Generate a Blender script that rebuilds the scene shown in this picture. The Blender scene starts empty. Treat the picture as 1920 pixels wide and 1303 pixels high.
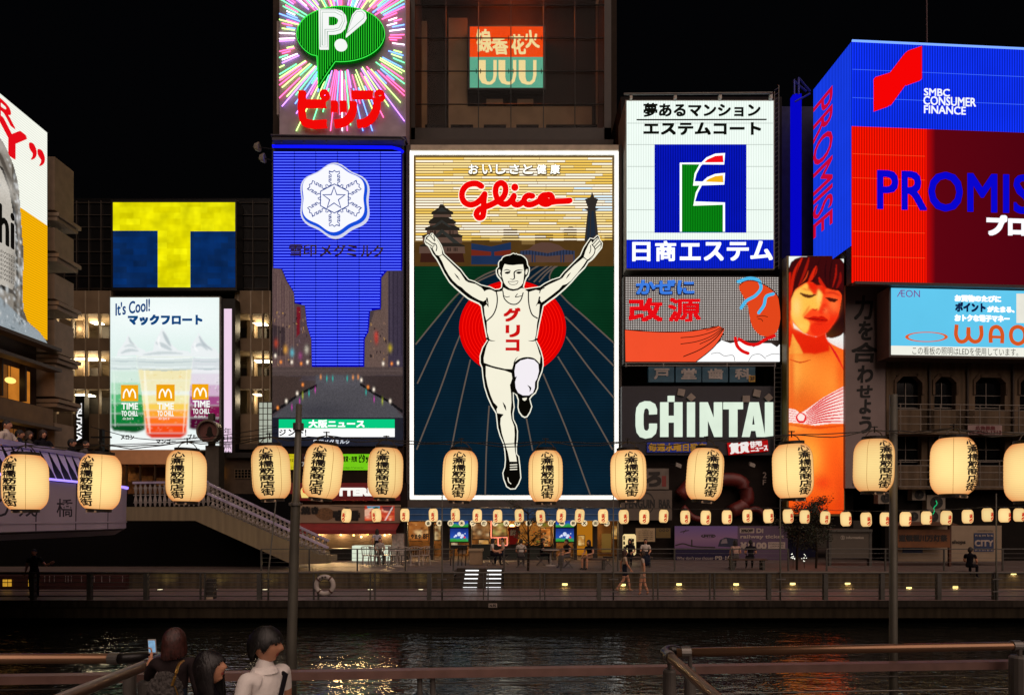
import bpy, bmesh, math, random
from mathutils import Vector, Matrix, Euler
from mathutils.geometry import tessellate_polygon
rnd = random.Random(11)
scene = bpy.context.scene
COL = scene.collection

# ---------------------------------------------------------------- camera, night sky, added warm fill sun, exposure
F, CX, HY, CZ = 1185.0, 960.0, 972.0, 2.8          # focal length in photo pixels, principal column, horizon row, eye height
cam = bpy.data.objects.new("camera", bpy.data.cameras.new("camera")); COL.objects.link(cam)
cam.location = (0, 0, CZ); cam.rotation_euler = (math.pi/2, 0, 0)
cam.data.sensor_width = 36; cam.data.lens = 36*F/1920; cam.data.shift_y = (HY-651.5)/1920
cam.data.clip_start = .05; cam.data.clip_end = 3000
scene.camera = cam
w = bpy.data.worlds.new("World"); scene.world = w; w.use_nodes = True
wn = w.node_tree.nodes; bg = wn["Background"]
sky = wn.new("ShaderNodeTexSky"); sky.sky_type = 'NISHITA'; sky.sun_disc = False
sky.sun_elevation = math.radians(-4); sky.sun_rotation = math.radians(200)
w.node_tree.links.new(sky.outputs[0], bg.inputs[0]); bg.inputs[1].default_value = .06
sun = bpy.data.objects.new("night_glow", bpy.data.lights.new("night_glow", 'SUN')); COL.objects.link(sun)  # broad sun lamp added as fill for unseen city light
sun.data.energy = 1.75; sun.data.angle = math.radians(70); sun.data.color = (1, .74, .62)
sun.rotation_euler = (math.radians(46), 0, math.radians(24))
scene.view_settings.view_transform = 'Standard'; scene.view_settings.look = 'None'
scene.view_settings.exposure = 0; scene.view_settings.gamma = 1
cy = scene.cycles
cy.use_denoising = True; cy.max_bounces = 6; cy.diffuse_bounces = 3; cy.glossy_bounces = 3
cy.sample_clamp_indirect = 3; cy.caustics_reflective = False; cy.caustics_refractive = False

# ---------------------------------------------------------------- helpers
def hx(s):
    s = s.lstrip('#'); c = [int(s[i:i+2], 16)/255 for i in (0, 2, 4)]
    return tuple(v/12.92 if v <= .04045 else ((v+.055)/1.055)**2.4 for v in c)
MATS = {}
def nt_of(name):
    m = bpy.data.materials.new(name); m.use_nodes = True; nt = m.node_tree; nt.nodes.clear()
    out = nt.nodes.new("ShaderNodeOutputMaterial"); return m, nt, out
def math_node(nt, op, a, b=None):
    n = nt.nodes.new("ShaderNodeMath"); n.operation = op
    for i, v in enumerate((a, b)):
        if v is None: continue
        if isinstance(v, (int, float)): n.inputs[i].default_value = v
        else: nt.links.new(v, n.inputs[i])
    return n.outputs[0]
def S(name, col, rough=.6, metal=0, var=.2, scale=2.0, bump=0, streak=False, emit=0):
    """Plain surface: principled, colour mottled by noise; streak = vertical run-off stains."""
    if name in MATS: return MATS[name]
    c = hx(col) if isinstance(col, str) else col
    m, nt, out = nt_of(name); b = nt.nodes.new("ShaderNodeBsdfPrincipled"); nt.links.new(b.outputs[0], out.inputs[0])
    tc = nt.nodes.new("ShaderNodeTexCoord"); n = nt.nodes.new("ShaderNodeTexNoise"); n.inputs["Scale"].default_value = scale; n.inputs["Detail"].default_value = 6
    src = tc.outputs["Object"]
    if streak:
        mp = nt.nodes.new("ShaderNodeMapping"); mp.inputs["Scale"].default_value = (4, 4, .35); nt.links.new(src, mp.inputs[0]); src = mp.outputs[0]
    nt.links.new(src, n.inputs["Vector"])
    r = nt.nodes.new("ShaderNodeValToRGB"); r.color_ramp.elements[0].position = .3; r.color_ramp.elements[1].position = .7
    r.color_ramp.elements[0].color = tuple(v*(1-var) for v in c)+(1,); r.color_ramp.elements[1].color = tuple(min(1, v*(1+var)) for v in c)+(1,)
    nt.links.new(n.outputs[0], r.inputs[0]); nt.links.new(r.outputs[0], b.inputs["Base Color"])
    b.inputs["Roughness"].default_value = rough; b.inputs["Metallic"].default_value = metal
    if rough >= .75: b.inputs["Specular IOR Level"].default_value = .12
    if bump:
        bp = nt.nodes.new("ShaderNodeBump"); bp.inputs["Strength"].default_value = bump; bp.inputs["Distance"].default_value = .02
        nt.links.new(n.outputs[0], bp.inputs["Height"]); nt.links.new(bp.outputs[0], b.inputs["Normal"])
    MATS[name] = m; return m
def E(name, col, k=1.0, var=0, scale=1.0, sx=0, sy=0, sz=0, dark=.45, duty=.5):
    """Emission for lamps, and for dim panels with received light put in, mottled by noise, ruled by tubes or LED rows every sx / sy / sz metres."""
    if name in MATS: return MATS[name]
    c = hx(col) if isinstance(col, str) else col
    m, nt, out = nt_of(name); e = nt.nodes.new("ShaderNodeEmission"); nt.links.new(e.outputs[0], out.inputs[0])
    e.inputs[0].default_value = tuple(c)+(1,); fac = None
    if var or sx or sy or sz: tc = nt.nodes.new("ShaderNodeTexCoord"); src = tc.outputs["Object"]
    if var:
        n = nt.nodes.new("ShaderNodeTexNoise"); n.inputs["Scale"].default_value = scale; n.inputs["Detail"].default_value = 3
        nt.links.new(src, n.inputs["Vector"])
        fac = math_node(nt, 'ADD', math_node(nt, 'MULTIPLY', n.outputs[0], 2*var), 1-var)
    if sx or sy or sz:
        sp = nt.nodes.new("ShaderNodeSeparateXYZ"); nt.links.new(src, sp.inputs[0])
        for i, p in enumerate((sx, sy, sz)):
            if not p: continue
            f = math_node(nt, 'FRACT', math_node(nt, 'MULTIPLY', sp.outputs[i], 1/p))
            f = math_node(nt, 'ABSOLUTE', math_node(nt, 'SUBTRACT', f, .5))           # 0 mid tube .. .5 gap
            mr = nt.nodes.new("ShaderNodeMapRange"); nt.links.new(f, mr.inputs[0])
            mr.inputs[1].default_value = duty*.35; mr.inputs[2].default_value = min(.5, duty*.7)
            mr.inputs[3].default_value = 1; mr.inputs[4].default_value = dark
            fac = mr.outputs[0] if fac is None else math_node(nt, 'MULTIPLY', fac, mr.outputs[0])
    if fac is None: e.inputs[1].default_value = k
    else: nt.links.new(math_node(nt, 'MULTIPLY', fac, k), e.inputs[1])
    MATS[name] = m; return m
def glass(name, col, rough=.08, alpha=.25):
    if name in MATS: return MATS[name]
    m, nt, out = nt_of(name); b = nt.nodes.new("ShaderNodeBsdfPrincipled"); nt.links.new(b.outputs[0], out.inputs[0])
    b.inputs["Base Color"].default_value = hx(col)+(1,); b.inputs["Roughness"].default_value = rough; b.inputs["Alpha"].default_value = alpha
    MATS[name] = m; return m

def P(px, py, Y): return Vector(((px-CX)/F*Y, Y, CZ+(HY-py)/F*Y))
def root_loc(o):
    while o.parent: o = o.parent
    return o.location
def tag(o, label=None, cat=None, group=None, kind=None):
    if label: o["label"] = label
    if cat: o["category"] = cat
    if group: o["group"] = group
    if kind: o["kind"] = kind
    return o
def thing(name, label, cat, loc=(0, 0, 0), group=None):
    o = bpy.data.objects.new(name, None); o.empty_display_size = .2; COL.objects.link(o); o.location = Vector(loc)
    return tag(o, label, cat, group)
def dup(o, loc=None, label=None, rotz=None):
    def cp(a, par):
        c = a.copy(); COL.objects.link(c)
        if par: c.parent = par
        for k in a.children: cp(k, c)
        return c
    c = cp(o, None)
    if loc is not None: c.location = loc
    if label: c["label"] = label
    if rotz is not None: c.rotation_euler.z = rotz
    return c

class MB:
    def __init__(s): s.v = []; s.f = []; s.mi = []; s.m = 0
    def add(s, vs, fs):
        b = len(s.v); s.v += [Vector(x) for x in vs]; s.f += [tuple(b+i for i in f) for f in fs]; s.mi += [s.m]*len(fs); return s
    def box(s, x0, x1, y0, y1, z0, z1):
        vs = [(x, y, z) for z in (z0, z1) for y in (y0, y1) for x in (x0, x1)]
        return s.add(vs, [(0, 2, 3, 1), (4, 5, 7, 6), (0, 1, 5, 4), (2, 6, 7, 3), (0, 4, 6, 2), (1, 3, 7, 5)])
    def pbox(s, x0, y0, x1, y1, Y, d):
        a = P(x0, y1, Y); b = P(x1, y0, Y); return s.box(a.x, b.x, Y, Y+d, a.z, b.z)
    def obox(s, c, ax, ay, az):
        c, ax, ay, az = map(Vector, (c, ax, ay, az))
        vs = [c+ax*i+ay*j+az*k for k in (-1, 1) for j in (-1, 1) for i in (-1, 1)]
        return s.add(vs, [(0, 2, 3, 1), (4, 5, 7, 6), (0, 1, 5, 4), (2, 6, 7, 3), (0, 4, 6, 2), (1, 3, 7, 5)])
    def bar(s, p0, p1, wx, wz=None, up=(0, 0, 1)):
        p0, p1 = Vector(p0), Vector(p1); d = p1-p0; u = Vector(up)
        if abs(d.normalized().dot(u)) > .98: u = Vector((0, 1, 0))
        sd = d.cross(u).normalized()*wx/2; n = sd.cross(d).normalized()*(wz or wx)/2
        return s.obox((p0+p1)/2, d/2, sd, n)
    def tube(s, pts, r, n=8, cap=True):
        pts = [Vector(p) for p in pts]; rs = r if isinstance(r, (list, tuple)) else [r]*len(pts); ring = []; b = len(s.v)
        for i, p in enumerate(pts):
            d = (pts[min(i+1, len(pts)-1)]-pts[max(i-1, 0)]).normalized()
            a = d.cross(Vector((0, 0, 1)) if abs(d.z) < .9 else Vector((0, 1, 0))).normalized(); c = d.cross(a)
            ring += [p+(a*math.cos(2*math.pi*k/n)+c*math.sin(2*math.pi*k/n))*rs[i] for k in range(n)]
        fs = [(i*n+k, i*n+(k+1) % n, (i+1)*n+(k+1) % n, (i+1)*n+k) for i in range(len(pts)-1) for k in range(n)]
        if cap: fs += [tuple(range(n))[::-1], tuple((len(pts)-1)*n+k for k in range(n))]
        return s.add(ring, fs)
    def lathe(s, c, prof, n=24, axis='z'):
        c = Vector(c); vs = []
        for r, h in prof:
            for k in range(n):
                a = 2*math.pi*k/n; q = (r*math.cos(a), r*math.sin(a), h)
                vs.append(c+Vector(q if axis == 'z' else (q[0], -q[2], q[1]) if axis == 'y' else (q[2], q[0], q[1])))
        m = len(prof)
        return s.add(vs, [(i*n+k, i*n+(k+1) % n, (i+1)*n+(k+1) % n, (i+1)*n+k) for i in range(m-1) for k in range(n)])
    def quad(s, a, b, c, d): return s.add([a, b, c, d], [(0, 1, 2, 3)])
    def ell(s, c, rx, ry, rz, nu=12, nv=8):
        c = Vector(c); vs = []
        for i in range(nv+1):
            t = math.pi*i/nv
            for k in range(nu):
                a = 2*math.pi*k/nu; vs.append(c+Vector((rx*math.sin(t)*math.cos(a), ry*math.sin(t)*math.sin(a), rz*math.cos(t))))
        return s.add(vs, [(i*nu+k, (i+1)*nu+k, (i+1)*nu+(k+1) % nu, i*nu+(k+1) % nu) for i in range(nv) for k in range(nu)])
    def build(s, name, mats, parent=None, smooth=False, kind=None, label=None, local=False):
        if not isinstance(mats, (list, tuple)): mats = [mats]
        me = bpy.data.meshes.new(name); o = bpy.data.objects.new(name, me); COL.objects.link(o)
        if parent is not None: L = Vector() if local else root_loc(parent); o.parent = parent
        else:
            xs = [v.x for v in s.v]; ys = [v.y for v in s.v]; zs = [v.z for v in s.v]
            L = Vector(((min(xs)+max(xs))/2, (min(ys)+max(ys))/2, min(zs))); o.location = L
        me.from_pydata([v-L for v in s.v], [], s.f)
        for m in mats: me.materials.append(m)
        if len(mats) > 1: me.polygons.foreach_set("material_index", s.mi)
        if smooth: me.polygons.foreach_set("use_smooth", [True]*len(s.f))
        me.update()
        if kind: o["kind"] = kind
        if label: o["label"] = label
        return o

class Pl:
    """A sign face: a plane in the scene. Photo pixels are carried onto it once, then everything is in its own metres (u across, v up, h proud of it)."""
    def __init__(s, o, u, v=(0, 0, 1)):
        s.o, s.u, s.vv = Vector(o), Vector(u).normalized(), Vector(v); s.n = s.u.cross(s.vv).normalized()
    def uv(s, px, py):
        d = Vector(((px-CX)/F, 1, (HY-py)/F)); e = Vector((0, 0, CZ)); t = (s.o-e).dot(s.n)/d.dot(s.n); q = e+d*t-s.o
        return Vector((q.dot(s.u), q.dot(s.vv)))
    def W(s, u, v, h=0): return s.o+s.u*u+s.vv*v+s.n*h
    def at(s, px, py, h=0): q = s.uv(px, py); return s.W(q.x, q.y, h)
    def k(s, px=None, py=None):
        a = s.uv(px or 960, py or 600); return (s.uv((px or 960), (py or 600)+1)-a).length
def front(Y): return Pl((0, Y, 0), (1, 0, 0))

def cr(pts, closed=False, n=5):
    """Smooth curve through the points (chord-length Catmull-Rom: even where long and short steps meet)."""
    pts = [Vector(p) for p in pts]; out = []; N = len(pts)
    if N < 3: return pts
    L = [max(1e-6, (pts[(i+1) % N]-pts[i]).length) for i in range(N)]
    def tan(i):
        if not closed and i == 0: return (pts[1]-pts[0])/L[0]
        if not closed and i == N-1: return (pts[i]-pts[i-1])/L[i-1]
        return ((pts[(i+1) % N]-pts[i])/L[i]*L[i-1]+(pts[i]-pts[i-1])/L[i-1]*L[i])/(L[i]+L[i-1])
    for i in range(N if closed else N-1):
        p1, p2, d = pts[i], pts[(i+1) % N], L[i]; m1, m2 = tan(i)*d, tan((i+1) % N)*d
        for k in range(n):
            t = k/n; out.append(p1*(2*t**3-3*t*t+1)+m1*(t**3-2*t*t+t)+p2*(3*t*t-2*t**3)+m2*(t**3-t*t))
    if not closed: out.append(pts[-1])
    return out
def area2(q): return sum(q[i].x*q[(i+1) % len(q)].y-q[(i+1) % len(q)].x*q[i].y for i in range(len(q)))/2
def inset(q, d):
    if area2(q) < 0: q = q[::-1]
    out = []; N = len(q)
    for i in range(N):
        t = (q[(i+1) % N]-q[i-1])
        if t.length < 1e-9: out.append(q[i]); continue
        t.normalize(); out.append(q[i]+Vector((-t.y, t.x))*d)
    return out
def fill_uv(mb, pl, loops, h=.02, th=.02):
    vs3 = [[Vector((p.x, p.y, 0)) for p in l] for l in loops]
    tri = tessellate_polygon(vs3); flat = [p for l in loops for p in l]
    mb.add([pl.W(p.x, p.y, h) for p in flat], [t for t in tri])
    if th:
        for l in loops:
            n = len(l); mb.add([pl.W(p.x, p.y, h) for p in l]+[pl.W(p.x, p.y, h-th) for p in l], [(i, (i+1) % n, n+(i+1) % n, n+i) for i in range(n)])
    return mb
def fill(mb, pl, pts, h=.02, th=.02, holes=(), smooth=0):
    ls = [[pl.uv(*p) for p in pts]]+[[pl.uv(*p) for p in q] for q in holes]
    if smooth: ls = [cr(l, True, smooth) for l in ls]
    return fill_uv(mb, pl, ls, h, th)
def rect(mb, pl, x0, y0, x1, y1, h=.02, th=.02): return fill(mb, pl, [(x0, y0), (x1, y0), (x1, y1), (x0, y1)], h, th)
def disc(mb, pl, cx, cy, rx, ry=None, h=.02, th=.02, n=32, hole=0):
    ry = ry or rx; q = [(cx+rx*math.cos(2*math.pi*i/n), cy+ry*math.sin(2*math.pi*i/n)) for i in range(n)]
    hs = [[(cx+hole*math.cos(2*math.pi*i/n), cy+hole*ry/rx*math.sin(2*math.pi*i/n)) for i in range(n)]] if hole else []
    return fill(mb, pl, q, h, th, hs)
def stroke(mb, pl, pts, w, h=.03, th=.01, closed=False, smooth=4, cap=True):
    """A line of even width (w in photo pixels at that place; a list tapers it)."""
    q = [pl.uv(*p) for p in pts]; kk = pl.k(*pts[0])
    ws = w if isinstance(w, (list, tuple)) else None
    if smooth:
        q = cr(q, closed, smooth)
    N = len(q)
    if N < 2: return mb
    L = []; Rr = []
    for i in range(N):
        a = q[(i-1) % N] if closed else q[max(0, i-1)]; b = q[(i+1) % N] if closed else q[min(N-1, i+1)]
        t = b-a
        if t.length < 1e-9: t = Vector((1, 0))
        t.normalize(); n = Vector((-t.y, t.x))
        if ws:
            f = i/(N-1)*(len(ws)-1); j = min(int(f), len(ws)-2); hw = (ws[j]+(ws[j+1]-ws[j])*(f-j))*kk/2
        else: hw = w*kk/2
        if 0 < i < N-1 or closed:                        # mitre
            d1 = (q[i]-a).normalized() if (q[i]-a).length > 1e-9 else t; c = max(.45, abs(n.dot(Vector((-d1.y, d1.x))))); m = hw/c
        else: m = hw
        L.append(q[i]+n*m); Rr.append(q[i]-n*m)
    vs = [pl.W(p.x, p.y, h) for p in L+Rr]+[pl.W(p.x, p.y, h-th) for p in L+Rr]; fs = []
    for i in range(N if closed else N-1):
        j = (i+1) % N; fs += [(i, j, N+j, N+i), (i, j, 2*N+j, 2*N+i), (N+i, N+j, 3*N+j, 3*N+i)]
    mb.add(vs, fs)
    if cap and not closed:
        for e, o in ((0, 1), (N-1, N-2)):
            r = (L[e]-q[e]); r0 = r.length
            if r0 < 1e-4: continue
            d = (q[e]-q[o]).normalized(); nn = r.normalized(); fan = [q[e]+(nn*math.cos(a)+d*math.sin(a))*r0 for a in [math.pi*k/8 for k in range(9)]]
            mb.add([pl.W(p.x, p.y, h) for p in fan], [tuple(range(9))])
    return mb

TXT = {}
def glyphs(s, off=0, spacing=1.0):
    key = (s, off, spacing)
    if key not in TXT:
        c = bpy.data.curves.new("t", 'FONT'); c.body = s; c.offset = off; c.space_character = spacing; c.resolution_u = 3; c.align_x = 'LEFT'
        o = bpy.data.objects.new("t", c); COL.objects.link(o); dg = bpy.context.evaluated_depsgraph_get(); dg.update()
        me = bpy.data.meshes.new_from_object(o.evaluated_get(dg))
        TXT[key] = ([Vector((v.co.x, v.co.y)) for v in me.vertices], [tuple(p.vertices) for p in me.polygons])
        bpy.data.objects.remove(o); bpy.data.meshes.remove(me); bpy.data.curves.remove(c)
    return TXT[key]
def fitted(s, off=0, spacing=1.0, shear=0, rot=0):
    vs, fs = glyphs(s, off, spacing); vs = [Vector((v.x+shear*v.y, v.y)) for v in vs]
    if rot: vs = [Vector((v.y, -v.x)) for v in vs]
    x0 = min(v.x for v in vs); x1 = max(v.x for v in vs); y0 = min(v.y for v in vs); y1 = max(v.y for v in vs)
    return [Vector(((v.x-x0)/max(1e-6, x1-x0), (v.y-y0)/max(1e-6, y1-y0))) for v in vs], fs
def text(mb, pl, s, x0, y0, x1, y1, h=.03, off=0, bold=0, shear=0, rot=0, spacing=1.0, tilt=0):
    """Writing fitted into a photo rectangle of the sign; bold (photo px) thickens the strokes, tilt turns it (radians)."""
    vs, fs = fitted(s, off, spacing, shear, rot); a = pl.uv(x0, y1); b = pl.uv(x1, y0); kk = pl.k(x0, y1)
    sh = [(0, 0)]
    if bold: sh = [(bold*i*kk, bold*j*kk) for i in (-1, 0, 1) for j in (-1, 0, 1)]
    c = (a+b)/2; ct, st = math.cos(tilt), math.sin(tilt)
    if bold: a = a+Vector((bold*kk, bold*kk)); b = b-Vector((bold*kk, bold*kk))
    for i, (dx, dy) in enumerate(sh):
        q = []
        for v in vs:
            p = Vector((a.x+(b.x-a.x)*v.x+dx, a.y+(b.y-a.y)*v.y+dy))-c
            q.append(Vector((p.x*ct-p.y*st, p.x*st+p.y*ct))+c)
        mb.add([pl.W(p.x, p.y, h+.0015*i) for p in q], fs)
    return mb
def column(mb, pl, s, cells, **k):
    for ch, (x0, y0, x1, y1) in zip(s, cells): text(mb, pl, ch, x0, y0, x1, y1, **k)
    return mb
import numpy as np
def led_picture(name, pl, x0, y0, x1, y1, step, base, layers, par, h=.01, k=1.0, grain=.05, mask=None, raw=False):
    """A picture shown dot by dot on a lit face: soft-edged shapes laid over one another, one small quad per dot. layers = (photo points, colour, edge softness in dots, opacity)."""
    nx, ny = int((x1-x0)/step), int((y1-y0)/step); X, Y = np.meshgrid(x0+(np.arange(nx)+.5)*step, y0+(np.arange(ny)+.5)*step)
    img = np.zeros((ny, nx, 3)); img[:] = hx(base)
    for pts, col, soft, op in layers:
        if isinstance(pts, tuple):                           # (cx, cy, rx, ry): a soft spot
            cx_, cy_, rx_, ry_ = pts; al = np.exp(-((X-cx_)/rx_)**2-((Y-cy_)/ry_)**2)
        else:
            al = np.zeros((ny, nx), bool); n = len(pts)
            for i in range(n):
                (ax, ay), (bx, by) = pts[i], pts[(i+1) % n]
                if ay != by: al ^= ((ay > Y) != (by > Y)) & (X < (bx-ax)*(Y-ay)/(by-ay)+ax)
            al = al.astype(float)
            if soft:
                r = int(soft*2)+1; g_ = np.exp(-(np.arange(-r, r+1)/soft)**2); g_ /= g_.sum()
                al = np.pad(al, r, mode='edge'); al = np.apply_along_axis(lambda v: np.convolve(v, g_, 'valid'), 0, al); al = np.apply_along_axis(lambda v: np.convolve(v, g_, 'valid'), 1, al)
        al = (al*op)[..., None]; img = img*(1-al)+np.array(hx(col))*al
    img *= 1+grain*np.random.RandomState(3).randn(ny, nx, 1)
    a, b = (Vector((x0, -y1)), Vector((x1, -y0))) if raw else (pl.uv(x0, y1), pl.uv(x1, y0)); L = root_loc(par); vs = []
    for j in range(ny+1):
        for i in range(nx+1): vs.append(pl.W(a.x+(b.x-a.x)*i/nx, b.y+(a.y-b.y)*j/ny, h)-L)
    fs = [(j*(nx+1)+i, j*(nx+1)+i+1, (j+1)*(nx+1)+i+1, (j+1)*(nx+1)+i) for j in range(ny) for i in range(nx)]
    c3 = np.clip(img, 0, 4).reshape(-1, 3)
    if mask:
        al = np.zeros((ny, nx), bool); n = len(mask)
        for i in range(n):
            (ax, ay), (bx, by) = mask[i], mask[(i+1) % n]
            if ay != by: al ^= ((ay > Y) != (by > Y)) & (X < (bx-ax)*(Y-ay)/(by-ay)+ax)
        keep = np.nonzero(al.ravel())[0]; fs = [fs[i] for i in keep]; c3 = c3[keep]
    me = bpy.data.meshes.new(name); me.from_pydata(vs, [], fs); at_ = me.color_attributes.new("dots", 'FLOAT_COLOR', 'CORNER')
    c4 = np.ones((len(fs), 4)); c4[:, :3] = c3; at_.data.foreach_set("color", np.repeat(c4, 4, axis=0).ravel().astype(np.float32))
    m, nt, out = nt_of(name); e = nt.nodes.new("ShaderNodeEmission"); nt.links.new(e.outputs[0], out.inputs[0]); v = nt.nodes.new("ShaderNodeVertexColor"); v.layer_name = "dots"; nt.links.new(v.outputs[0], e.inputs[0]); e.inputs[1].default_value = k
    me.materials.append(m); o = bpy.data.objects.new(name, me); COL.objects.link(o); o.parent = par; return o
def Z(ox, oy, sc): return lambda pts: [(ox+x/sc, oy+y/sc) for x, y in pts]     # zoomed tracing -> photo pixels
# ---------------------------------------------------------------- the setting: water, quays, terrace
C_DARK = S('dark_concrete', '#3d3832', .85, var=.35, scale=1.5, bump=.4)
C_STAIN = S('stained_concrete', '#29241e', .85, var=.5, scale=2.2, bump=.5, streak=True)
C_PAVE = S('pink_paving', '#7d6a66', .5, var=.18, scale=6, bump=.2)
C_BLACK = S('black_metal', '#15130f', .45, .3, var=.1)
C_STEEL = S('grey_steel', '#6d6a66', .4, .7, var=.15)
C_POST = S('post_steel', '#4b4944', .5, .5, var=.2)

def water_mat():
    m, nt, out = nt_of('canal_water'); b = nt.nodes.new("ShaderNodeBsdfPrincipled"); nt.links.new(b.outputs[0], out.inputs[0])
    b.inputs["Base Color"].default_value = (.004, .005, .004, 1); b.inputs["Roughness"].default_value = .05; b.inputs["IOR"].default_value = 2.3
    tc = nt.nodes.new("ShaderNodeTexCoord"); h = None
    for rot, sc_, w_, det in ((.45, (.9, 1.9, 1), .9, 2), (-.5, (1.7, 3.6, 1), .42, 3), (.5, (6, 10, 1), .28, 2)):
        mp = nt.nodes.new("ShaderNodeMapping"); nt.links.new(tc.outputs["Object"], mp.inputs[0]); mp.inputs["Rotation"].default_value = (0, 0, rot); mp.inputs["Scale"].default_value = sc_
        n1 = nt.nodes.new("ShaderNodeTexNoise"); n1.inputs["Scale"].default_value = 1; n1.inputs["Detail"].default_value = det; n1.inputs["Distortion"].default_value = .8; nt.links.new(mp.outputs[0], n1.inputs["Vector"])
        v = math_node(nt, 'MULTIPLY', n1.outputs[0], w_); h = v if h is None else math_node(nt, 'ADD', h, v)
    bp = nt.nodes.new("ShaderNodeBump"); bp.inputs["Strength"].default_value = 1; bp.inputs["Distance"].default_value = .038
    nt.links.new(h, bp.inputs["Height"]); nt.links.new(bp.outputs[0], b.inputs["Normal"]); return m
WATER_Z, QY, TY, TZ = -.82, 21.7, 25.3, .68
MB().add([(-150, -40, WATER_Z), (150, -40, WATER_Z), (150, 60, WATER_Z), (-150, 60, WATER_Z)], [(0, 1, 2, 3)]).build("canal_water", water_mat(), kind='structure')
MB().add([(-1500, -300, -3), (1500, -300, -3), (1500, 2000, -3), (-1500, 2000, -3)], [(0, 1, 2, 3)]).build("ground", C_DARK, kind='structure')
# far quay: coping, stained face, recessed foot with a dark gap above the water
mb = MB(); mb.box(-60, 60, QY, 60, -.24, -.005); mb.build("quay_edge", C_STAIN, kind='structure')
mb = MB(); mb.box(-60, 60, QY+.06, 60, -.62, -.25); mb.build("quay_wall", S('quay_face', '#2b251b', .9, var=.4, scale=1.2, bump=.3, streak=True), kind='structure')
mb = MB(); mb.box(-60, 60, QY+1.2, 60, -2.9, -.63); mb.build("quay_foundation_wall", S('foot_black', '#0a0907', .8), kind='structure')  # near-black recessed foot wall
def paving():
    m, nt, out = nt_of('promenade_paving'); b = nt.nodes.new("ShaderNodeBsdfPrincipled"); nt.links.new(b.outputs[0], out.inputs[0])
    tc = nt.nodes.new("ShaderNodeTexCoord"); br = nt.nodes.new("ShaderNodeTexBrick"); nt.links.new(tc.outputs["Object"], br.inputs["Vector"])
    br.inputs["Color1"].default_value = hx('#7a6866')+(1,); br.inputs["Color2"].default_value = hx('#6c5b58')+(1,); br.inputs["Mortar"].default_value = hx('#2e2826')+(1,)
    br.inputs["Scale"].default_value = 1; br.inputs["Brick Width"].default_value = .6; br.inputs["Row Height"].default_value = .3; br.inputs["Mortar Size"].default_value = .012; br.inputs["Mortar Smooth"].default_value = .3
    nt.links.new(br.outputs[0], b.inputs["Base Color"]); b.inputs["Roughness"].default_value = .42; return m
PAVE = paving()
MB().box(-60, 60, QY+.005, TY+.3, -.05, 0).build("promenade_path", PAVE, kind='structure')
TWALL = S('terrace_wall', '#4a4133', .9, var=.45, scale=1.4, bump=.5, streak=True)
sx0, sx1 = P(850, 1090, TY).x, P(945, 1090, TY).x
mb = MB(); mb.box(-60, sx0, TY, TY+.5, 0, TZ-.06); mb.box(sx1, 60, TY, TY+.5, 0, TZ-.06); mb.box(sx0, sx1, TY+1.9, TY+2.2, 0, TZ-.06)
mb.build("terrace_retaining_wall", TWALL, kind='structure')
mb = MB(); mb.box(-60, sx0, TY-.04, TY+.5, TZ-.06, TZ+.004); mb.box(sx1, 60, TY-.04, TY+.5, TZ-.06, TZ+.004); mb.build("terrace_edge_kerb", S('coping', '#5d4f48', .7, var=.3, scale=3), kind='structure')
mb = MB(); mb.box(-60, sx0, TY+.5, 45, TZ-.2, TZ); mb.box(sx1, 60, TY+.5, 45, TZ-.2, TZ); mb.box(sx0, sx1, TY+1.9, 45, TZ-.2, TZ); mb.build("terrace_pavement", S('terrace_paving', '#5c4f49', .55, var=.25, scale=4, bump=.2), kind='structure')
# near quay under the spectators
mb = MB(); mb.box(-60, 60, -12, 7.75, -2.9, .3); mb.build("near_quay_pavement", S('near_paving', '#57504b', .7, var=.25, scale=3, bump=.2), kind='structure')

# stair with white light strips set in the terrace wall
st = thing("lit_stair", "concrete stair with glowing white strips under its treads, cut into the terrace wall", "stairs", ((sx0+sx1)/2, TY, 0))
mb = MB(); ys = [1106, 1099, 1092, 1084.5, 1078]
for i in range(5): mb.box(sx0, sx1, TY+.05+.36*i, TY+1.89, .136*i if i else 0.003, .136*(i+1)-.002)
mb.build("tread", S('stair', '#3b342e', .8, var=.3), st)
for i in range(5):
    for a, b in ((868, 894), (911, 939)):
        mb = MB(); x0, x1 = P(a, 1090, TY).x, P(b, 1090, TY).x; mb.box(x0, x1, TY+.03+.36*i, TY+.048+.36*i, .136*i+.04, .136*i+.085); mb.build("light_strip", E('stair_led', '#ffffff', 1.6), st)

# ---------------------------------------------------------------- the running-man sign
GY = 33.0; g = front(GY)
gl = thing("runner_billboard", "tall neon billboard of a runner with raised arms, framed in white tubes", "billboard", P(964, 938, GY))
mb = MB(); mb.pbox(762, 272, 1166, 941, GY+.02, .9); mb.build("casing", S('sign_casing', '#3a2f28', .7, var=.2), gl)
mb = MB()
for q in ((768, 283, 1160, 293), (768, 928, 1160, 937), (768, 293, 776, 928), (1151, 293, 1160, 928)): rect(mb, g, *q, h=.05, th=.06)
mb.build("light_frame", S('frame_white', '#d8d8d0', .4), gl)
mb = MB()
for a, b in (((770, 286), (1158, 286)), ((770, 290.5), (1158, 290.5)), ((770, 930.5), (1158, 930.5)), ((770, 934.5), (1158, 934.5)), ((770.5, 287), (770.5, 934)), ((774.5, 287), (774.5, 934)), ((1153.5, 287), (1153.5, 934)), ((1157.5, 287), (1157.5, 934))):
    mb.tube([g.at(*a, .1), g.at(*b, .1)], .04, 6)
mb.build("neon_edging", E('neon_white', (1, .98, .92), 1.5), gl)
mb = MB(); mb.pbox(770, 272, 1160, 281, GY-.25, .25); mb.build("top_trim", S('cream_trim', '#b9a992', .6, var=.2), gl)
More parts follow.
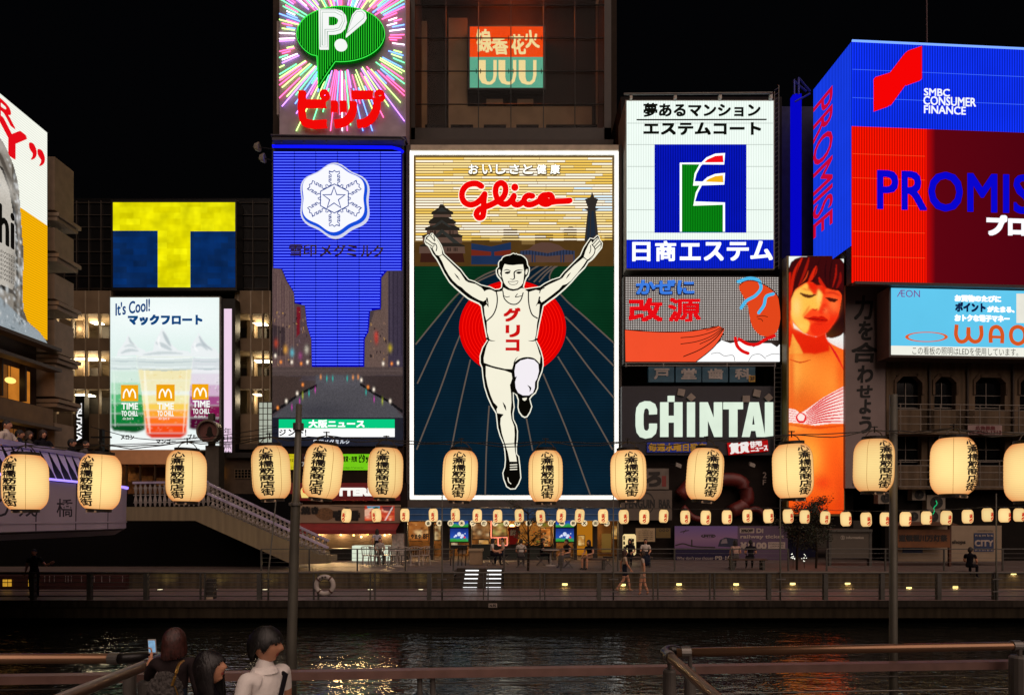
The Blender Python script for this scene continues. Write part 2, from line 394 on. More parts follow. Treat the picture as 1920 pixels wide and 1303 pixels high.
# sky: rows of tubes on an ochre panel
mb = MB(); rect(mb, g, 777, 294, 1150, 500, .01, .01); mb.build("sky_panel", E('ochre_panel', '#8a6c3c', .8, var=.2, scale=.6), gl)
tubes = [MB(), MB(), MB(), MB()]; y = 299.0; i = 0
while y < 452:
    t = (y-299)/153; x = 780
    while x < 1148:
        L = min(1148, x+rnd.choice([34, 52, 70, 90])); r = rnd.random()
        wy = .75 if (335 < y < 352 or 365 < y < 392) else .25 if y < 420 else .7
        k = 1 if r < wy*.7 else 2 if r < .75 else 0
        if x > 1075 and 350 < y < 400: k = 3 if r < .6 else 1
        tubes[k].tube([g.at(x, y, .06), g.at(L-.7, y, .06)], .042, 5); x = L
    y += 5.05
for k, c in enumerate(('#f2c85c', '#fff4dc', '#fbdf96', '#dcf0fa')): tubes[k].build("sky_neon_stripe", E('sky_tube_%d' % k, c, 1.12), gl)
# skyline silhouettes: dim painted panels, light falling on them put in as weak emission
mb = MB()
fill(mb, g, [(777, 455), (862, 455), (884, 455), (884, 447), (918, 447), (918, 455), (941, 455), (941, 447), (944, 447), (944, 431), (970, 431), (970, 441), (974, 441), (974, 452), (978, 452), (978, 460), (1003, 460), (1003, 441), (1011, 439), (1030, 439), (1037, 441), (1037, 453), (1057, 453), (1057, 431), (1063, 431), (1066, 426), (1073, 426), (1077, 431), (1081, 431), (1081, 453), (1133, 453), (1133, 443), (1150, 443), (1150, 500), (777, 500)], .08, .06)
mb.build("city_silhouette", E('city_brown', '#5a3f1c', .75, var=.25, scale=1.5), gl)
# castle, weak emission again in place of light on its paint
cz = Z(780, 340, 7.239)
mb = MB()
for q in (((330, 330), (375, 330), (400, 370), (510, 440), (500, 465), (215, 465), (212, 440), (310, 375)), ((240, 505), (350, 500), (440, 505), (545, 560), (540, 590), (180, 590), (175, 560)), ((180, 625), (350, 590), (540, 620), (595, 655), (590, 680), (130, 680), (125, 655)), ((130, 735), (580, 730), (635, 750), (630, 775), (90, 775), (85, 755)), ((60, 880), (150, 850), (580, 850), (670, 890), (650, 900), (60, 900))):
    fill(mb, g, cz(q), .12, .03)
mb.build("castle_roof", E('castle_roof', '#2c2620', .8), gl)
mb = MB()
for q in (((235, 465), (480, 465), (485, 505), (235, 505)), ((195, 590), (525, 590), (535, 625), (190, 625)), ((150, 680), (570, 680), (580, 735), (150, 735)), ((95, 775), (625, 775), (630, 850), (95, 850)), ((50, 900), (660, 900), (670, 990), (45, 990))): fill(mb, g, cz(q), .11, .02)
mb.build("castle_wall", E('castle_wall', '#6d5347', .7), gl)
mb = MB()
for q in (((355, 665), (600, 860), (510, 855), (360, 720), (220, 855), (150, 850)), ((355, 540), (490, 640), (450, 640), (355, 575), (260, 640), (215, 640)), ((355, 370), (430, 430), (285, 430))): fill(mb, g, cz(q), .14, .02)
mb.build("castle_gable", E('castle_gable', '#3a3a36', .7), gl)
mb = MB(); fill(mb, g, cz([(70, 990), (640, 990), (660, 1110), (60, 1110)]), .115, .02); mb.build("castle_base", E('castle_base', '#3d1f17', .8), gl)
mb = MB()
for x in (205, 225, 255, 270, 455, 475, 505, 520, 430, 450, 470, 520, 540, 560): mb.obox(g.at(*cz([(x, 710 if x in (205, 225, 255, 270, 455, 475, 505) else 940)])[0], .125), (.02, 0, 0), (0, .004, 0), (0, 0, .09))
mb.build("castle_window_print", E('castle_dark', '#1a1410', .8), gl)
# blue-roofed hall, dome stadium, tower: their glow stands for light on the paint
mb = MB(); fill(mb, g, [(884, 458), (921, 464), (958, 456), (958, 497), (884, 497)], .1, .03); mb.build("hall_wall", E('hall_blue', '#20355a', .8, var=.2), gl)
mb = MB(); fill(mb, g, [(884, 470), (921, 474), (921, 481), (884, 481)], .11, .01); fill(mb, g, [(927, 474), (958, 470), (958, 481), (927, 481)], .11, .01); mb.build("hall_band", E('hall_red', '#7a2b1c', .8), gl)
z2 = Z(960, 340, 7.24)
mb = MB(); fill(mb, g, z2([(110, 960), (230, 930), (300, 870), (400, 840), (520, 845), (640, 880), (720, 940), (850, 960), (840, 1000), (840, 1110), (110, 1110)]), .1, .03); mb.build("dome_print", E('dome', '#6a4c40', .7), gl)
mb = MB(); fill(mb, g, z2([(110, 960), (240, 950), (480, 990), (700, 945), (850, 960), (845, 1005), (700, 1010), (480, 1030), (280, 1010), (110, 1010)]), .115, .015)
for x in (265, 300, 655, 690, 830): fill(mb, g, z2([(x, 1010), (x+18, 1010), (x+18, 1110), (x, 1110)]), .115, .015)
mb.build("dome_rim", E('dome_rim', '#3a4666', .7, sx=.16, dark=.5), gl)
mb = MB(); fill(mb, g, z2([(1068, 215), (1075, 185), (1082, 165), (1092, 185), (1105, 215), (1110, 240), (1165, 260), (1140, 330), (1130, 375), (1170, 395), (1130, 410), (1165, 740), (1150, 830), (980, 830), (1025, 410), (985, 395), (1030, 375), (1010, 320), (990, 260), (1050, 240)]), .12, .05)
mb.build("tower_print", E('tower_grey', '#39332f', .75, var=.2), gl)
mb = MB(); fill(mb, g, z2([(1040, 420), (1060, 420), (1050, 800), (1010, 800)]), .135, .01); fill(mb, g, z2([(1075, 420), (1105, 420), (1130, 740), (1060, 790)]), .135, .01); mb.build("tower_stripe", E('tower_blue', '#24303f', .8), gl)
# field and track: painted panels, surrounding neon light put in as weak emission
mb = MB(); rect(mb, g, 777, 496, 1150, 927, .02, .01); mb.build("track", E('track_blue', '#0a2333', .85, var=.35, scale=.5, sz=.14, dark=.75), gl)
zA = Z(760, 440, 2.556)
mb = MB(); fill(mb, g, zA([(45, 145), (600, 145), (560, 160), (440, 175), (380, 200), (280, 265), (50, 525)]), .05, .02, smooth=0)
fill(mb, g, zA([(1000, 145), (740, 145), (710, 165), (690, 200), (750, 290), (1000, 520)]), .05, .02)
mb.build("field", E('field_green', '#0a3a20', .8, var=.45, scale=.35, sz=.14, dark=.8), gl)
mb = MB()
for l in ([(50, 528), (150, 405), (280, 262), (380, 195), (470, 160)], [(58, 715), (170, 480), (265, 320), (330, 240), (450, 180)], [(55, 1030), (165, 750), (260, 490), (330, 350)], [(215, 1060), (260, 830), (312, 600)], [(383, 1245), (390, 1000), (402, 820)], [(610, 1035), (580, 880)], [(885, 1245), (770, 930), (660, 668)], [(992, 1030), (850, 780), (730, 585)], [(1000, 785), (880, 640), (770, 490)], [(1000, 632), (880, 510), (765, 395)], [(1000, 522), (870, 405), (750, 295), (690, 205), (710, 165), (745, 143)], [(590, 220), (640, 180), (690, 145)], [(615, 230), (660, 185), (712, 145)], [(640, 230), (680, 185), (730, 145)], [(560, 210), (600, 175), (650, 145)]):
    stroke(mb, g, zA(l), 2.6, .075, .02, cap=False)
mb.build("lane_marking", E('lane_line', '#6f6258', .7), gl)
# red disc of concentric tubes
mb = MB(); disc(mb, g, 961, 616, 100, 89, .1, .05, 48); mb.build("red_disc", E('disc_red', '#e80000', .9), gl)
mb = MB()
for k in range(1, 12): disc(mb, g, 961, 616, 100-k*6, 89-k*5.4, .13, .02, 48, hole=100-k*6-1.3)
mb.build("disc_neon_stripe", E('disc_tube', '#fa1208', 1.05), gl)
# the runner
z1, z2r, z3, z4 = Z(770, 430, 4.826), Z(960, 430, 4.826), Z(880, 640, 4.493), Z(900, 460, 13.03)
out = z1([(128, 125), (135, 85), (160, 65), (180, 70), (185, 52), (205, 50), (222, 75), (255, 110), (285, 160), (300, 200), (310, 235), (345, 268), (400, 320), (460, 375), (500, 430), (530, 465), (580, 480), (640, 512), (680, 522), (720, 530), (765, 552), (800, 550)]) \
 + z4([(515, 1060), (525, 940), (480, 860), (420, 790), (390, 720), (385, 640), (410, 590), (440, 570), (440, 470), (470, 410), (510, 390), (540, 330), (600, 290), (680, 270), (740, 260), (780, 235), (820, 220), (860, 245), (890, 230), (920, 255), (1000, 265), (1080, 310), (1140, 370), (1165, 440), (1175, 520), (1215, 580), (1215, 680), (1190, 770), (1140, 830), (1110, 910), (1070, 1050), (1090, 1090)]) \
 + z2r([(170, 540), (250, 528), (290, 500), (360, 465), (425, 445), (460, 400), (540, 320), (610, 250), (640, 180), (680, 120), (700, 92), (720, 95), (730, 100), (765, 68), (785, 75), (795, 110), (818, 140), (812, 180), (780, 220), (745, 265), (720, 290), (690, 310), (660, 360), (600, 420), (540, 490), (480, 550), (400, 620), (330, 670), (285, 705), (270, 780), (250, 870), (235, 950), (222, 1015), (245, 1060), (265, 1110)]) \
 + z3([(622, 150), (625, 210), (615, 260), (595, 310), (580, 350), (578, 400), (560, 440), (530, 465), (512, 490), (520, 520), (530, 555), (515, 600), (490, 640), (465, 648), (440, 635), (415, 600), (405, 560), (408, 500), (395, 460), (374, 437), (376, 500), (382, 560), (372, 610), (375, 660), (400, 710), (410, 760), (408, 830), (400, 900), (402, 950), (420, 970), (430, 1050), (438, 1150), (420, 1200), (390, 1245), (345, 1248), (310, 1225), (285, 1160), (278, 1110), (295, 1060), (300, 1000), (295, 930), (285, 870), (255, 800), (235, 730), (228, 660), (222, 610), (185, 550), (150, 470), (125, 390), (112, 310), (105, 230), (88, 190), (88, 130), (110, 60)]) \
 + z1([(690, 1015), (675, 940), (660, 860), (645, 770), (635, 705), (615, 685), (560, 660), (520, 640), (470, 600), (400, 540), (350, 490), (300, 410), (265, 340), (235, 285), (200, 240), (175, 190), (160, 165), (135, 145)])
o_uv = [g.uv(*p) for p in out]
mb = MB(); fill_uv(mb, g, [o_uv], .2, .1); mb.build("runner_outline", E('cream_outline', '#f4f2df', 1.0), gl)
mb = MB(); fill_uv(mb, g, [inset(o_uv, 2.0*g.k())], .215, .012); mb.build("runner_body", E('ink', '#100e08', .5), gl)
SKIN = E('runner_cream', '#f6f1db', 1.0, var=.05, scale=.5); mb = MB(); H = .23
fill(mb, g, z1([(140, 130), (150, 100), (165, 85), (188, 80), (200, 62), (212, 70), (240, 110), (268, 155), (286, 200), (290, 245), (262, 256), (235, 248), (210, 205), (190, 180), (160, 160)]), H, .01)
fill(mb, g, z1([(262, 262), (292, 248), (330, 285), (390, 345), (450, 405), (498, 478), (525, 495), (590, 510), (640, 540), (668, 572), (690, 600), (690, 645), (660, 666), (620, 653), (560, 620), (500, 575), (465, 540), (430, 520), (385, 478), (350, 430), (315, 370), (290, 310)]), H, .01)
fill(mb, g, z2r([(245, 590), (260, 555), (330, 515), (430, 470), (455, 455), (480, 420), (560, 340), (640, 275), (672, 295), (640, 345), (590, 410), (530, 480), (490, 510), (455, 520), (420, 560), (350, 615), (290, 660), (265, 675), (250, 650)]), H, .01)
fill(mb, g, z2r([(645, 265), (660, 215), (690, 150), (712, 120), (722, 142), (745, 112), (770, 95), (785, 120), (800, 150), (795, 180), (770, 215), (745, 255), (705, 285), (675, 290)]), H, .01)
# face, neck, vest and shorts as one light field
fill(mb, g, z4([(600, 500), (680, 520), (800, 530), (930, 515), (1050, 510), (1070, 640), (1080, 700), (1065, 850), (1050, 960), (1000, 1030), (920, 1090), (820, 1110), (720, 1090), (640, 1030), (590, 960), (560, 860), (540, 800), (540, 700), (560, 600)]), H, .01)
fill(mb, g, z4([(450, 640), (490, 630), (508, 690), (488, 720), (515, 790), (530, 830), (490, 800), (455, 740)]), H, .01); fill(mb, g, z4([(1120, 640), (1155, 620), (1165, 680), (1140, 750), (1110, 760), (1105, 700)]), H, .01)
body = z1([(668, 572), (690, 558), (730, 562), (770, 582), (832, 572)]) + z4([(575, 1070), (680, 1130), (800, 1155), (920, 1135), (1000, 1090), (1045, 1085)]) \
 + z2r([(150, 582), (215, 562), (248, 570), (252, 620), (225, 690), (250, 690), (242, 790), (226, 860), (218, 950), (205, 1010), (225, 1060), (245, 1130)]) \
 + z3([(598, 130), (592, 200), (580, 185), (540, 157), (490, 147), (430, 157), (388, 187), (368, 235), (355, 243), (300, 240), (220, 222), (150, 203), (125, 190), (122, 150), (140, 70)]) + z1([(690, 1060), (715, 1010), (693, 940), (690, 850), (672, 790), (665, 715), (690, 690), (688, 640)])
fill(mb, g, body, H, .01)
fill(mb, g, z3([(140, 215), (220, 238), (300, 255), (355, 275), (362, 320), (345, 370), (352, 440), (355, 520), (348, 600), (355, 660), (378, 720), (382, 790), (378, 860), (385, 930), (395, 980), (400, 1015), (340, 1015), (325, 940), (300, 860), (275, 780), (262, 700), (265, 650), (290, 620), (235, 610), (230, 580), (240, 555), (205, 520), (180, 460), (155, 380), (140, 300)]), H, .01)
fill(mb, g, z3([(445, 485), (485, 480), (480, 498), (465, 508), (450, 500)]), H, .01)
for y in (1042, 1062, 1082): stroke(mb, g, z3([(345, y), (400, y-3)]), 1.8, H, .005, smooth=0)
stroke(mb, g, z3([(325, 1150), (333, 1185), (350, 1200)]), 1.6, H, .005)
mb.build("runner_skin_and_vest", SKIN, gl)
mb = MB(); fill(mb, g, z3([(380, 260), (390, 205), (430, 170), (490, 155), (545, 165), (580, 200), (585, 260), (570, 320), (552, 350), (550, 400), (535, 440), (500, 462), (450, 462), (410, 440), (390, 400), (385, 350), (400, 300), (385, 310)]), H, .01)
mb.build("runner_raised_thigh", E('thigh_white', '#f4eef4', 1.0), gl)
INK = E('ink_line', '#141008', .5); mb = MB(); H2 = .24
def ink(pts, w=2.0): stroke(mb, g, pts, w, H2, .004)
for l in ([(140, 132), (200, 172)], [(152, 105), (212, 153)], [(185, 80), (222, 125)], [(214, 74), (226, 120)]): ink(z1(l), 1.5)
ink(z1([(215, 145), (232, 155), (242, 180), (236, 212)]), 1.7); ink(z1([(203, 200), (205, 180), (222, 160)]), 1.2)
ink(z1([(262, 262), (285, 250)]), 1.0); ink(z1([(400, 415), (425, 445), (448, 475)]), [.6, 2.4, .6])
ink(z1([(775, 572), (785, 640), (776, 720), (745, 790), (690, 842)]), 2.2); ink(z2r([(148, 575), (148, 650), (160, 730), (185, 790), (228, 818)]), 2.2)
ink(z1([(835, 575), (848, 640), (880, 675), (915, 692)]) + z2r([(40, 690), (75, 660), (100, 590)]), 2.0)
ink(z1([(845, 618), (870, 628), (895, 622)]), 1.2); ink(z2r([(48, 600), (30, 625), (85, 618)]), 1.4)
ink(z1([(690, 1000), (725, 1018), (765, 1020)]), [3.5, 1.8, .5]); ink(z2r([(148, 1020), (190, 1020), (225, 1005)]), [.5, 1.8, 3.5])
ink(z2r([(248, 630), (235, 675), (215, 707)]), [3, 2.2, .6]); ink(z1([(665, 680), (690, 690), (705, 718)]), [3, 2.4, .6]); ink(z1([(692, 640), (700, 675), (705, 715)]), [3, 1.8, .6])
ink(z1([(668, 572), (690, 560), (720, 556)]), 1.6); ink(z2r([(248, 590), (258, 562), (290, 545)]), 1.6)
ink(z3([(125, 195), (220, 230), (300, 249), (360, 264)]), 2.2); ink(z3([(363, 250), (385, 190), (430, 158), (490, 147), (540, 156), (592, 205)]), 2.2); ink(z3([(375, 195), (390, 160), (408, 140)]), [1.8, 1.2, .4])
ink(z3([(283, 520), (300, 555), (310, 588)]), [.6, 3.6, .6]); ink(z3([(490, 378), (513, 402), (508, 432)]), [.6, 3.4, .6]); ink(z3([(343, 370), (350, 400), (352, 440)]), [.6, 2, .6])
ink(z2r([(690, 290), (735, 245), (745, 195), (718, 155)]), 1.7); ink(z2r([(705, 165), (708, 200), (697, 235)]), 1.4)
for l in ([(722, 160), (768, 108)], [(738, 178), (785, 128)], [(746, 200), (797, 152)]): ink(z2r(l), 1.5)
ink(z2r([(488, 462), (505, 435), (527, 410)]), [.6, 2.4, .6])
ink(z4([(580, 668), (640, 640), (745, 668)]), [.7, 1.6, 1.2]); ink(z4([(1035, 652), (940, 652), (880, 668), (838, 705), (838, 780), (838, 850), (800, 880), (738, 858)]), [1.0, 1.8, 2.0, 2.4, 2.4, 2.2, 1.4, .6])
fill(mb, g, z4([(600, 710), (650, 690), (740, 680), (735, 720), (680, 745), (620, 735)]), H2, .004); fill(mb, g, z4([(888, 700), (950, 685), (1022, 690), (1010, 722), (950, 745), (890, 728)]), H2, .004)
ink(z4([(685, 925), (800, 932), (930, 922), (900, 980), (800, 1005), (725, 985), (688, 930)]), .9)
mb.build("runner_ink_print", INK, gl)
mb = MB(); column(mb, g, "グリコ", [(944, 580, 976, 606), (948, 612, 975, 635), (948, 639, 974, 661)], h=.245, bold=1.5); mb.build("vest_lettering", E('vest_red', '#d01212', .95), gl)
# script logo and slogan
zl = Z(840, 320, 7.68)
sc = [[(485, 250), (430, 215), (350, 210), (270, 240), (215, 310), (205, 400), (235, 470), (310, 510), (400, 495), (470, 440), (510, 390), (530, 360)], [(530, 365), (520, 430), (515, 520), (515, 620), (490, 690), (440, 695), (410, 650), (440, 590), (510, 555), (600, 520), (700, 470), (790, 410), (830, 310), (815, 230), (765, 200), (710, 230), (685, 310), (700, 400), (730, 460), (790, 500), (850, 500), (910, 450), (950, 385)], [(950, 390), (930, 460), (960, 505), (1020, 510), (1080, 470)], [(1215, 390), (1160, 380), (1110, 410), (1095, 460), (1130, 505), (1190, 510), (1250, 490), (1320, 450)], [(1440, 375), (1370, 380), (1325, 430), (1340, 480), (1400, 505), (1470, 480), (1500, 425), (1470, 375), (1410, 380), (1400, 430), (1450, 470), (1560, 465), (1680, 460), (1750, 455)]]
for nm, ww, h, m in (("logo_outline", 13.8, .12, E('logo_cream', '#fff3dc', 1.1)), ("script_logo", 10.6, .16, E('logo_red', '#f00404', 1.0))):
    mb = MB()
    for i, l in enumerate(sc): stroke(mb, g, zl(l), ww, h+.002*i, .05)
    r = ww/2+1.3; disc(mb, g, *zl([(962, 262)])[0], r, h=h, th=.05); mb.build(nm, m, gl)
mb = MB()
for i, ch in enumerate("おいしさと健康"): x = 879+i*25.4; text(mb, g, ch, x, 312, x+18, 330, h=.17, bold=.5)
mb.build("slogan_lettering", E('slogan', '#fffdf0', 1.25), gl)
mb = MB()
for i, ch in enumerate("おいしさと健康"): x = 879+i*25.4; text(mb, g, ch, x-1, 311, x+19.6, 332, h=.13, bold=1.5)
mb.build("slogan_shadow_print", E('slogan_edge', '#5c4418', .8), gl)
def EG(name, stops, axis=2, k=1.0, var=0, scale=1.0):
    """Emission running through several colours, for backlit prints, screens and painted neon spill; stops = (metres along the object's axis, colour)."""
    m, nt, out = nt_of(name); e = nt.nodes.new("ShaderNodeEmission"); nt.links.new(e.outputs[0], out.inputs[0])
    tc = nt.nodes.new("ShaderNodeTexCoord"); sp = nt.nodes.new("ShaderNodeSeparateXYZ"); nt.links.new(tc.outputs["Object"], sp.inputs[0])
    a, b = min(s[0] for s in stops), max(s[0] for s in stops); mr = nt.nodes.new("ShaderNodeMapRange"); mr.inputs[1].default_value = a; mr.inputs[2].default_value = b
    src = sp.outputs[axis]
    if var:
        n = nt.nodes.new("ShaderNodeTexNoise"); n.inputs["Scale"].default_value = scale; nt.links.new(tc.outputs["Object"], n.inputs["Vector"])
        src = math_node(nt, 'ADD', src, math_node(nt, 'MULTIPLY', math_node(nt, 'SUBTRACT', n.outputs[0], .5), var))
    nt.links.new(src, mr.inputs[0]); r = nt.nodes.new("ShaderNodeValToRGB"); nt.links.new(mr.outputs[0], r.inputs[0])
    ss = sorted(stops); el = r.color_ramp.elements
    while len(el) < len(ss): el.new(.5)
    for s, x in zip(ss, el): x.position = (s[0]-a)/(b-a); x.color = hx(s[1])+(1,)
    nt.links.new(r.outputs[0], e.inputs[0]); e.inputs[1].default_value = k; return m
def block(name, label, x0, y0, x1, Y, d, mat, cat="building", z0=TZ, extra=None):
    """A plain building mass behind its signs."""
    t = thing(name, label, cat, Vector(((P(x0, 900, Y).x+P(x1, 900, Y).x)/2, Y+d/2, z0)))
    mb = MB(); a, b = P(x0, y0, Y), P(x1, y0, Y); mb.box(a.x, b.x, Y, Y+d, z0, a.z); mb.build("wall", mat, t); return t
BROWNWALL = S('brown_wall', '#3b322b', .8, var=.25, scale=1, bump=.2)

# ---------------------------------------------------------------- burst sign with the green speech balloon
PY = 32.6; p = front(PY)
b1 = block("sign_tower", "slim dark tower carrying the burst sign above the blue snowflake sign", 512, -60, 757, 34.0, 9, BROWNWALL)
mb = MB(); mb.pbox(757.5, -60, 764, 945, 33.7, .5); mb.build("downpipe", C_BLACK, b1)
t = thing("burst_billboard", "grey billboard with coloured neon rays bursting from a green speech balloon", "billboard", P(642, 258, PY))
mb = MB(); mb.pbox(524, -40, 761, 256, PY, 1.2); mb.build("panel", S('burst_panel', '#9a8a96', .6, var=.25, scale=1.2), t)
cols = [MB() for _ in range(6)]; cxp, cyp = 642, 72
for i in range(150):
    a = 2*math.pi*(i+.5*rnd.random())/150; s_, c_ = math.sin(a), math.cos(a)
    r0 = 1/math.sqrt((c_/84)**2+(s_/53)**2)
    if s_ > .1: r0 += 6
    r0 += rnd.choice([4, 6, 6, 14, 22, 40]); r1 = r0+rnd.uniform(22, 110)*(1.25 if s_ > 0 else 1)
    lim = min((118-rnd.choice([1, 1, 6, 15]))/abs(c_) if abs(c_) > .01 else 1e9, (176 if s_ > 0 else 108)/abs(s_) if abs(s_) > .01 else 1e9); r1 = min(r1, lim)
    if r1-r0 < 10: continue
    cols[rnd.choice([0, 0, 1, 2, 2, 3, 4, 5, 0, 3])].tube([p.at(cxp+c_*r0, cyp+s_*r0, .1), p.at(cxp+c_*r1, cyp+s_*r1, .1)], .026, 5)
for m_, c in zip(cols, ((1, .1, .3), (.95, .75, .95), (.13, .3, 1), (.12, .85, .3), (.45, .95, .2), (.5, .2, 1))): m_.build("neon_ray_print", E('ray%.2f%.2f' % c[:2], c, 3.4), t)
zp = Z(460, 0, 4.653)
bal = [(845+380*math.cos(a), 335+240*math.sin(a)) for a in [math.radians(100-i*7) for i in range(0, 49)]]
tail = [(800, 572), (740, 650), (650, 795), (640, 525)]
bl = [q for q in zp([(845+380*math.cos(math.radians(a)), 337+240*math.sin(math.radians(a))) for a in range(96, -233, -6)])]+zp([(640, 527), (645, 660), (650, 798), (720, 690), (800, 573)])
mb = MB(); fill(mb, p, bl, .28, .2); mb.build("balloon", E('balloon_green', '#00640a', .75, sx=.115, dark=.55), t)
mb = MB(); stroke(mb, p, bl, 1.2, .3, .02, closed=True, smooth=0); mb.build("balloon_edging", E('balloon_edge', '#35e045', 1.3), t)
mb = MB(); xs = 563
while xs < 722:
    yy0 = 72-50*math.sqrt(max(0, 1-((xs-641.5)/80)**2)); yy1 = 72+50*math.sqrt(max(0, 1-((xs-641.5)/80)**2))
    if 599 < xs < 630: yy1 = 120+max(0, 46-(xs-599)*1.5)
    mb.tube([p.at(xs, yy0, .3), p.at(xs, yy1, .3)], .016, 4); xs += 4.2
mb.build("balloon_neon_stripe", E('balloon_tube', '#2fd62f', 1.1), t)
mb = MB(); fill(mb, p, zp([(660, 135), (800, 135), (860, 150), (893, 190), (900, 240), (885, 295), (850, 330), (800, 345), (743, 347), (743, 475), (665, 475)]), .4, .1, holes=[zp([(743, 190), (790, 190), (822, 210), (828, 240), (818, 265), (790, 277), (743, 277)])])
disc(mb, p, *zp([(850, 442)])[0], 11.5, 10.5, .4, .1); fill(mb, p, zp([(893, 372), (950, 185), (985, 145), (1030, 140), (1065, 165), (1070, 205), (1050, 240)]), .4, .1)
mb.build("mark_lettering", E('p_white', '#f2f4f2', 1.05), t)
mb = MB()
for q in ([(672, 145), (810, 145), (875, 175), (885, 240), (850, 315), (790, 330), (735, 330), (735, 465), (675, 465), (675, 150)], [(690, 165), (800, 165), (860, 195), (865, 245), (835, 300), (790, 312), (715, 312), (715, 450), (692, 450), (692, 170)], [(905, 345), (960, 195), (990, 160), (1030, 155), (1055, 180), (1050, 215), (905, 345)]): stroke(mb, p, zp(q), .7, .41, .01, smooth=0)
mb.build("mark_line_print", E('p_line', '#a9c6b0', .8), t)
mb = MB(); RW = 12.5
stroke(mb, p, [(570, 178), (570, 225), (573, 234), (582, 238), (616, 238)], RW, .34, .2, smooth=3, cap=False); stroke(mb, p, [(574, 201), (615, 201)], RW, .342, .2, smooth=0, cap=False)
stroke(mb, p, [(629.5, 197), (629.5, 219)], 11.5, .34, .2, smooth=0, cap=False); stroke(mb, p, [(646, 197), (646, 219)], 11.5, .34, .2, smooth=0, cap=False)
stroke(mb, p, [(665, 198), (664, 212), (657, 228), (645, 236), (630, 238.5)], RW, .34, .2, smooth=3, cap=False)
stroke(mb, p, [(662, 184.5), (702, 184.5)], RW, .34, .2, smooth=0, cap=False); stroke(mb, p, [(709, 192), (708, 208), (700, 226), (687, 236), (672, 238.5)], RW, .342, .2, smooth=3, cap=False)
disc(mb, p, 611.5, 185, 9, 9, .34, .2, hole=3.2); disc(mb, p, 714, 186, 9.5, 9.5, .344, .2, hole=3.4)
mb.build("kana_lettering", E('kana_red', '#f20a08', 1.0), t)
mb = MB(); mb.pbox(510, 258, 757, 263, PY-.5, .5); mb.tube([P(508, 254, PY-.5), P(752, 258, PY-.5), P(760, 264, PY-.5)], .05); mb.build("maintenance_walkway", S('walkway', '#3c3640', .6, var=.2), t)
mb = MB()
for x in (528, 570, 612, 654, 696, 738): mb.tube([P(x, 256, PY-.4), P(x, 268, PY-.4)], .03, 6)
mb.build("walkway_post_trim", C_STEEL, t)
# pale cut-out edge of the sign facing the street behind
mb = MB(); mb.pbox(519, 40, 523, 215, PY+.4, .5); mb.build("side_edging", S('pale_edge', '#a8988f', .6), t)

# ---------------------------------------------------------------- blue snowflake sign
SY = 33.0; s = front(SY)
t = thing("snowflake_billboard", "tall blue neon billboard with a white snowflake badge over a canal picture", "billboard", P(634, 836, SY))
mb = MB(); mb.pbox(510, 268, 757, 834, SY+.02, .9); mb.build("casing", S('blue_casing', '#2a2735', .6), t)
mb = MB(); mb.pbox(510, 266, 752, 273, SY-.45, .45); mb.build("canopy", S('canopy_dark', '#2b2638', .6), t)
mb = MB(); mb.tube([P(511, 274.5, SY-.42), P(735, 277, SY-.42), P(750, 281, SY-.42), P(756, 286, SY-.3)], .075, 8); mb.build("canopy_neon", E('canopy_blue', '#0a10ff', 1.4), t)
poly = [(513, 285), (754, 285), (754, 508), (726, 508), (715, 521), (714, 580), (694, 583), (691, 623), (684, 635), (683, 688), (585, 688), (584, 637), (576, 611), (572, 573), (553, 569), (551, 548), (538, 527), (529, 505), (513, 503)]
mb = MB(); fill(mb, s, poly, .03, .012); mb.build("blue_panel", E('blue_panel', '#0000b4', .9, var=.25, scale=.7), t)
mb = MB(); y = 288.0; edges = list(zip(poly, poly[1:]+poly[:1]))
while y < 687:
    xs = sorted(a[0]+(b[0]-a[0])*(y-a[1])/(b[1]-a[1]) for a, b in edges if (a[1]-y)*(b[1]-y) < 0); x0, x1 = xs[0]+1, xs[-1]-1
    cuts = [x0]+[c for c in (553, 593, 633.5, 674, 714) if x0+3 < c < x1-3]+[x1]
    for a, b in zip(cuts, cuts[1:]):
        mb.tube([s.at(a+.6, y, .1), s.at(b-.6, y, .1)], .03, 4)
    y += 5.35
mb.build("neon_stripe", E('snow_tube', (.07, .11, 1), 1.5), t)
mb = MB()
for c in (553, 593, 633.5, 674, 714):
    b0 = 688 if 585 < c < 683 else 505 if c > 700 else 570 if c < 560 else 640; stroke(mb, s, [(c, 286), (c, b0)], 1.4, .045, .01, smooth=0, cap=False)
mb.build("panel_joint", E('joint_blue', '#00005a', .7), t)
zs = Z(480, 250, 4.203)
bd = []
for i in range(72):
    a = 2*math.pi*i/72; r = 276+17*math.cos(6*(a-math.pi/2)); bd.append((635+r*math.cos(a), 555+r*math.sin(a)*1.0))
mb = MB(); fill(mb, s, zs(bd), .35, .15); mb.build("badge_outline", E('badge_edge', '#d9dcf2', .95), t)
sc_ = lambda f, dx=0, dy=0: [(635+dx+(x-635)*f, 555+dy+(y-555)*f) for x, y in bd]
mb = MB(); fill(mb, s, zs(sc_(.955)), .37, .01); mb.build("badge_ring_print", E('badge_blue', '#1450e0', .95), t)
mb = MB(); fill(mb, s, zs(sc_(.90, -8, -12)), .39, .01); mb.build("badge", E('badge_white', '#f4f5ff', 1.05), t)
mb = MB()
hexa = [(635+125*math.sin(math.radians(60*i)), 546-125*math.cos(math.radians(60*i))*.9) for i in range(6)]
stroke(mb, s, zs(hexa), 1.5, .41, .01, closed=True, smooth=0)
star = [(632+(90 if i % 2 == 0 else 36)*math.sin(math.radians(36*i)), 545-(90 if i % 2 == 0 else 36)*math.cos(math.radians(36*i))) for i in range(10)]
stroke(mb, s, zs(star), 1.6, .412, .01, closed=True, smooth=0)
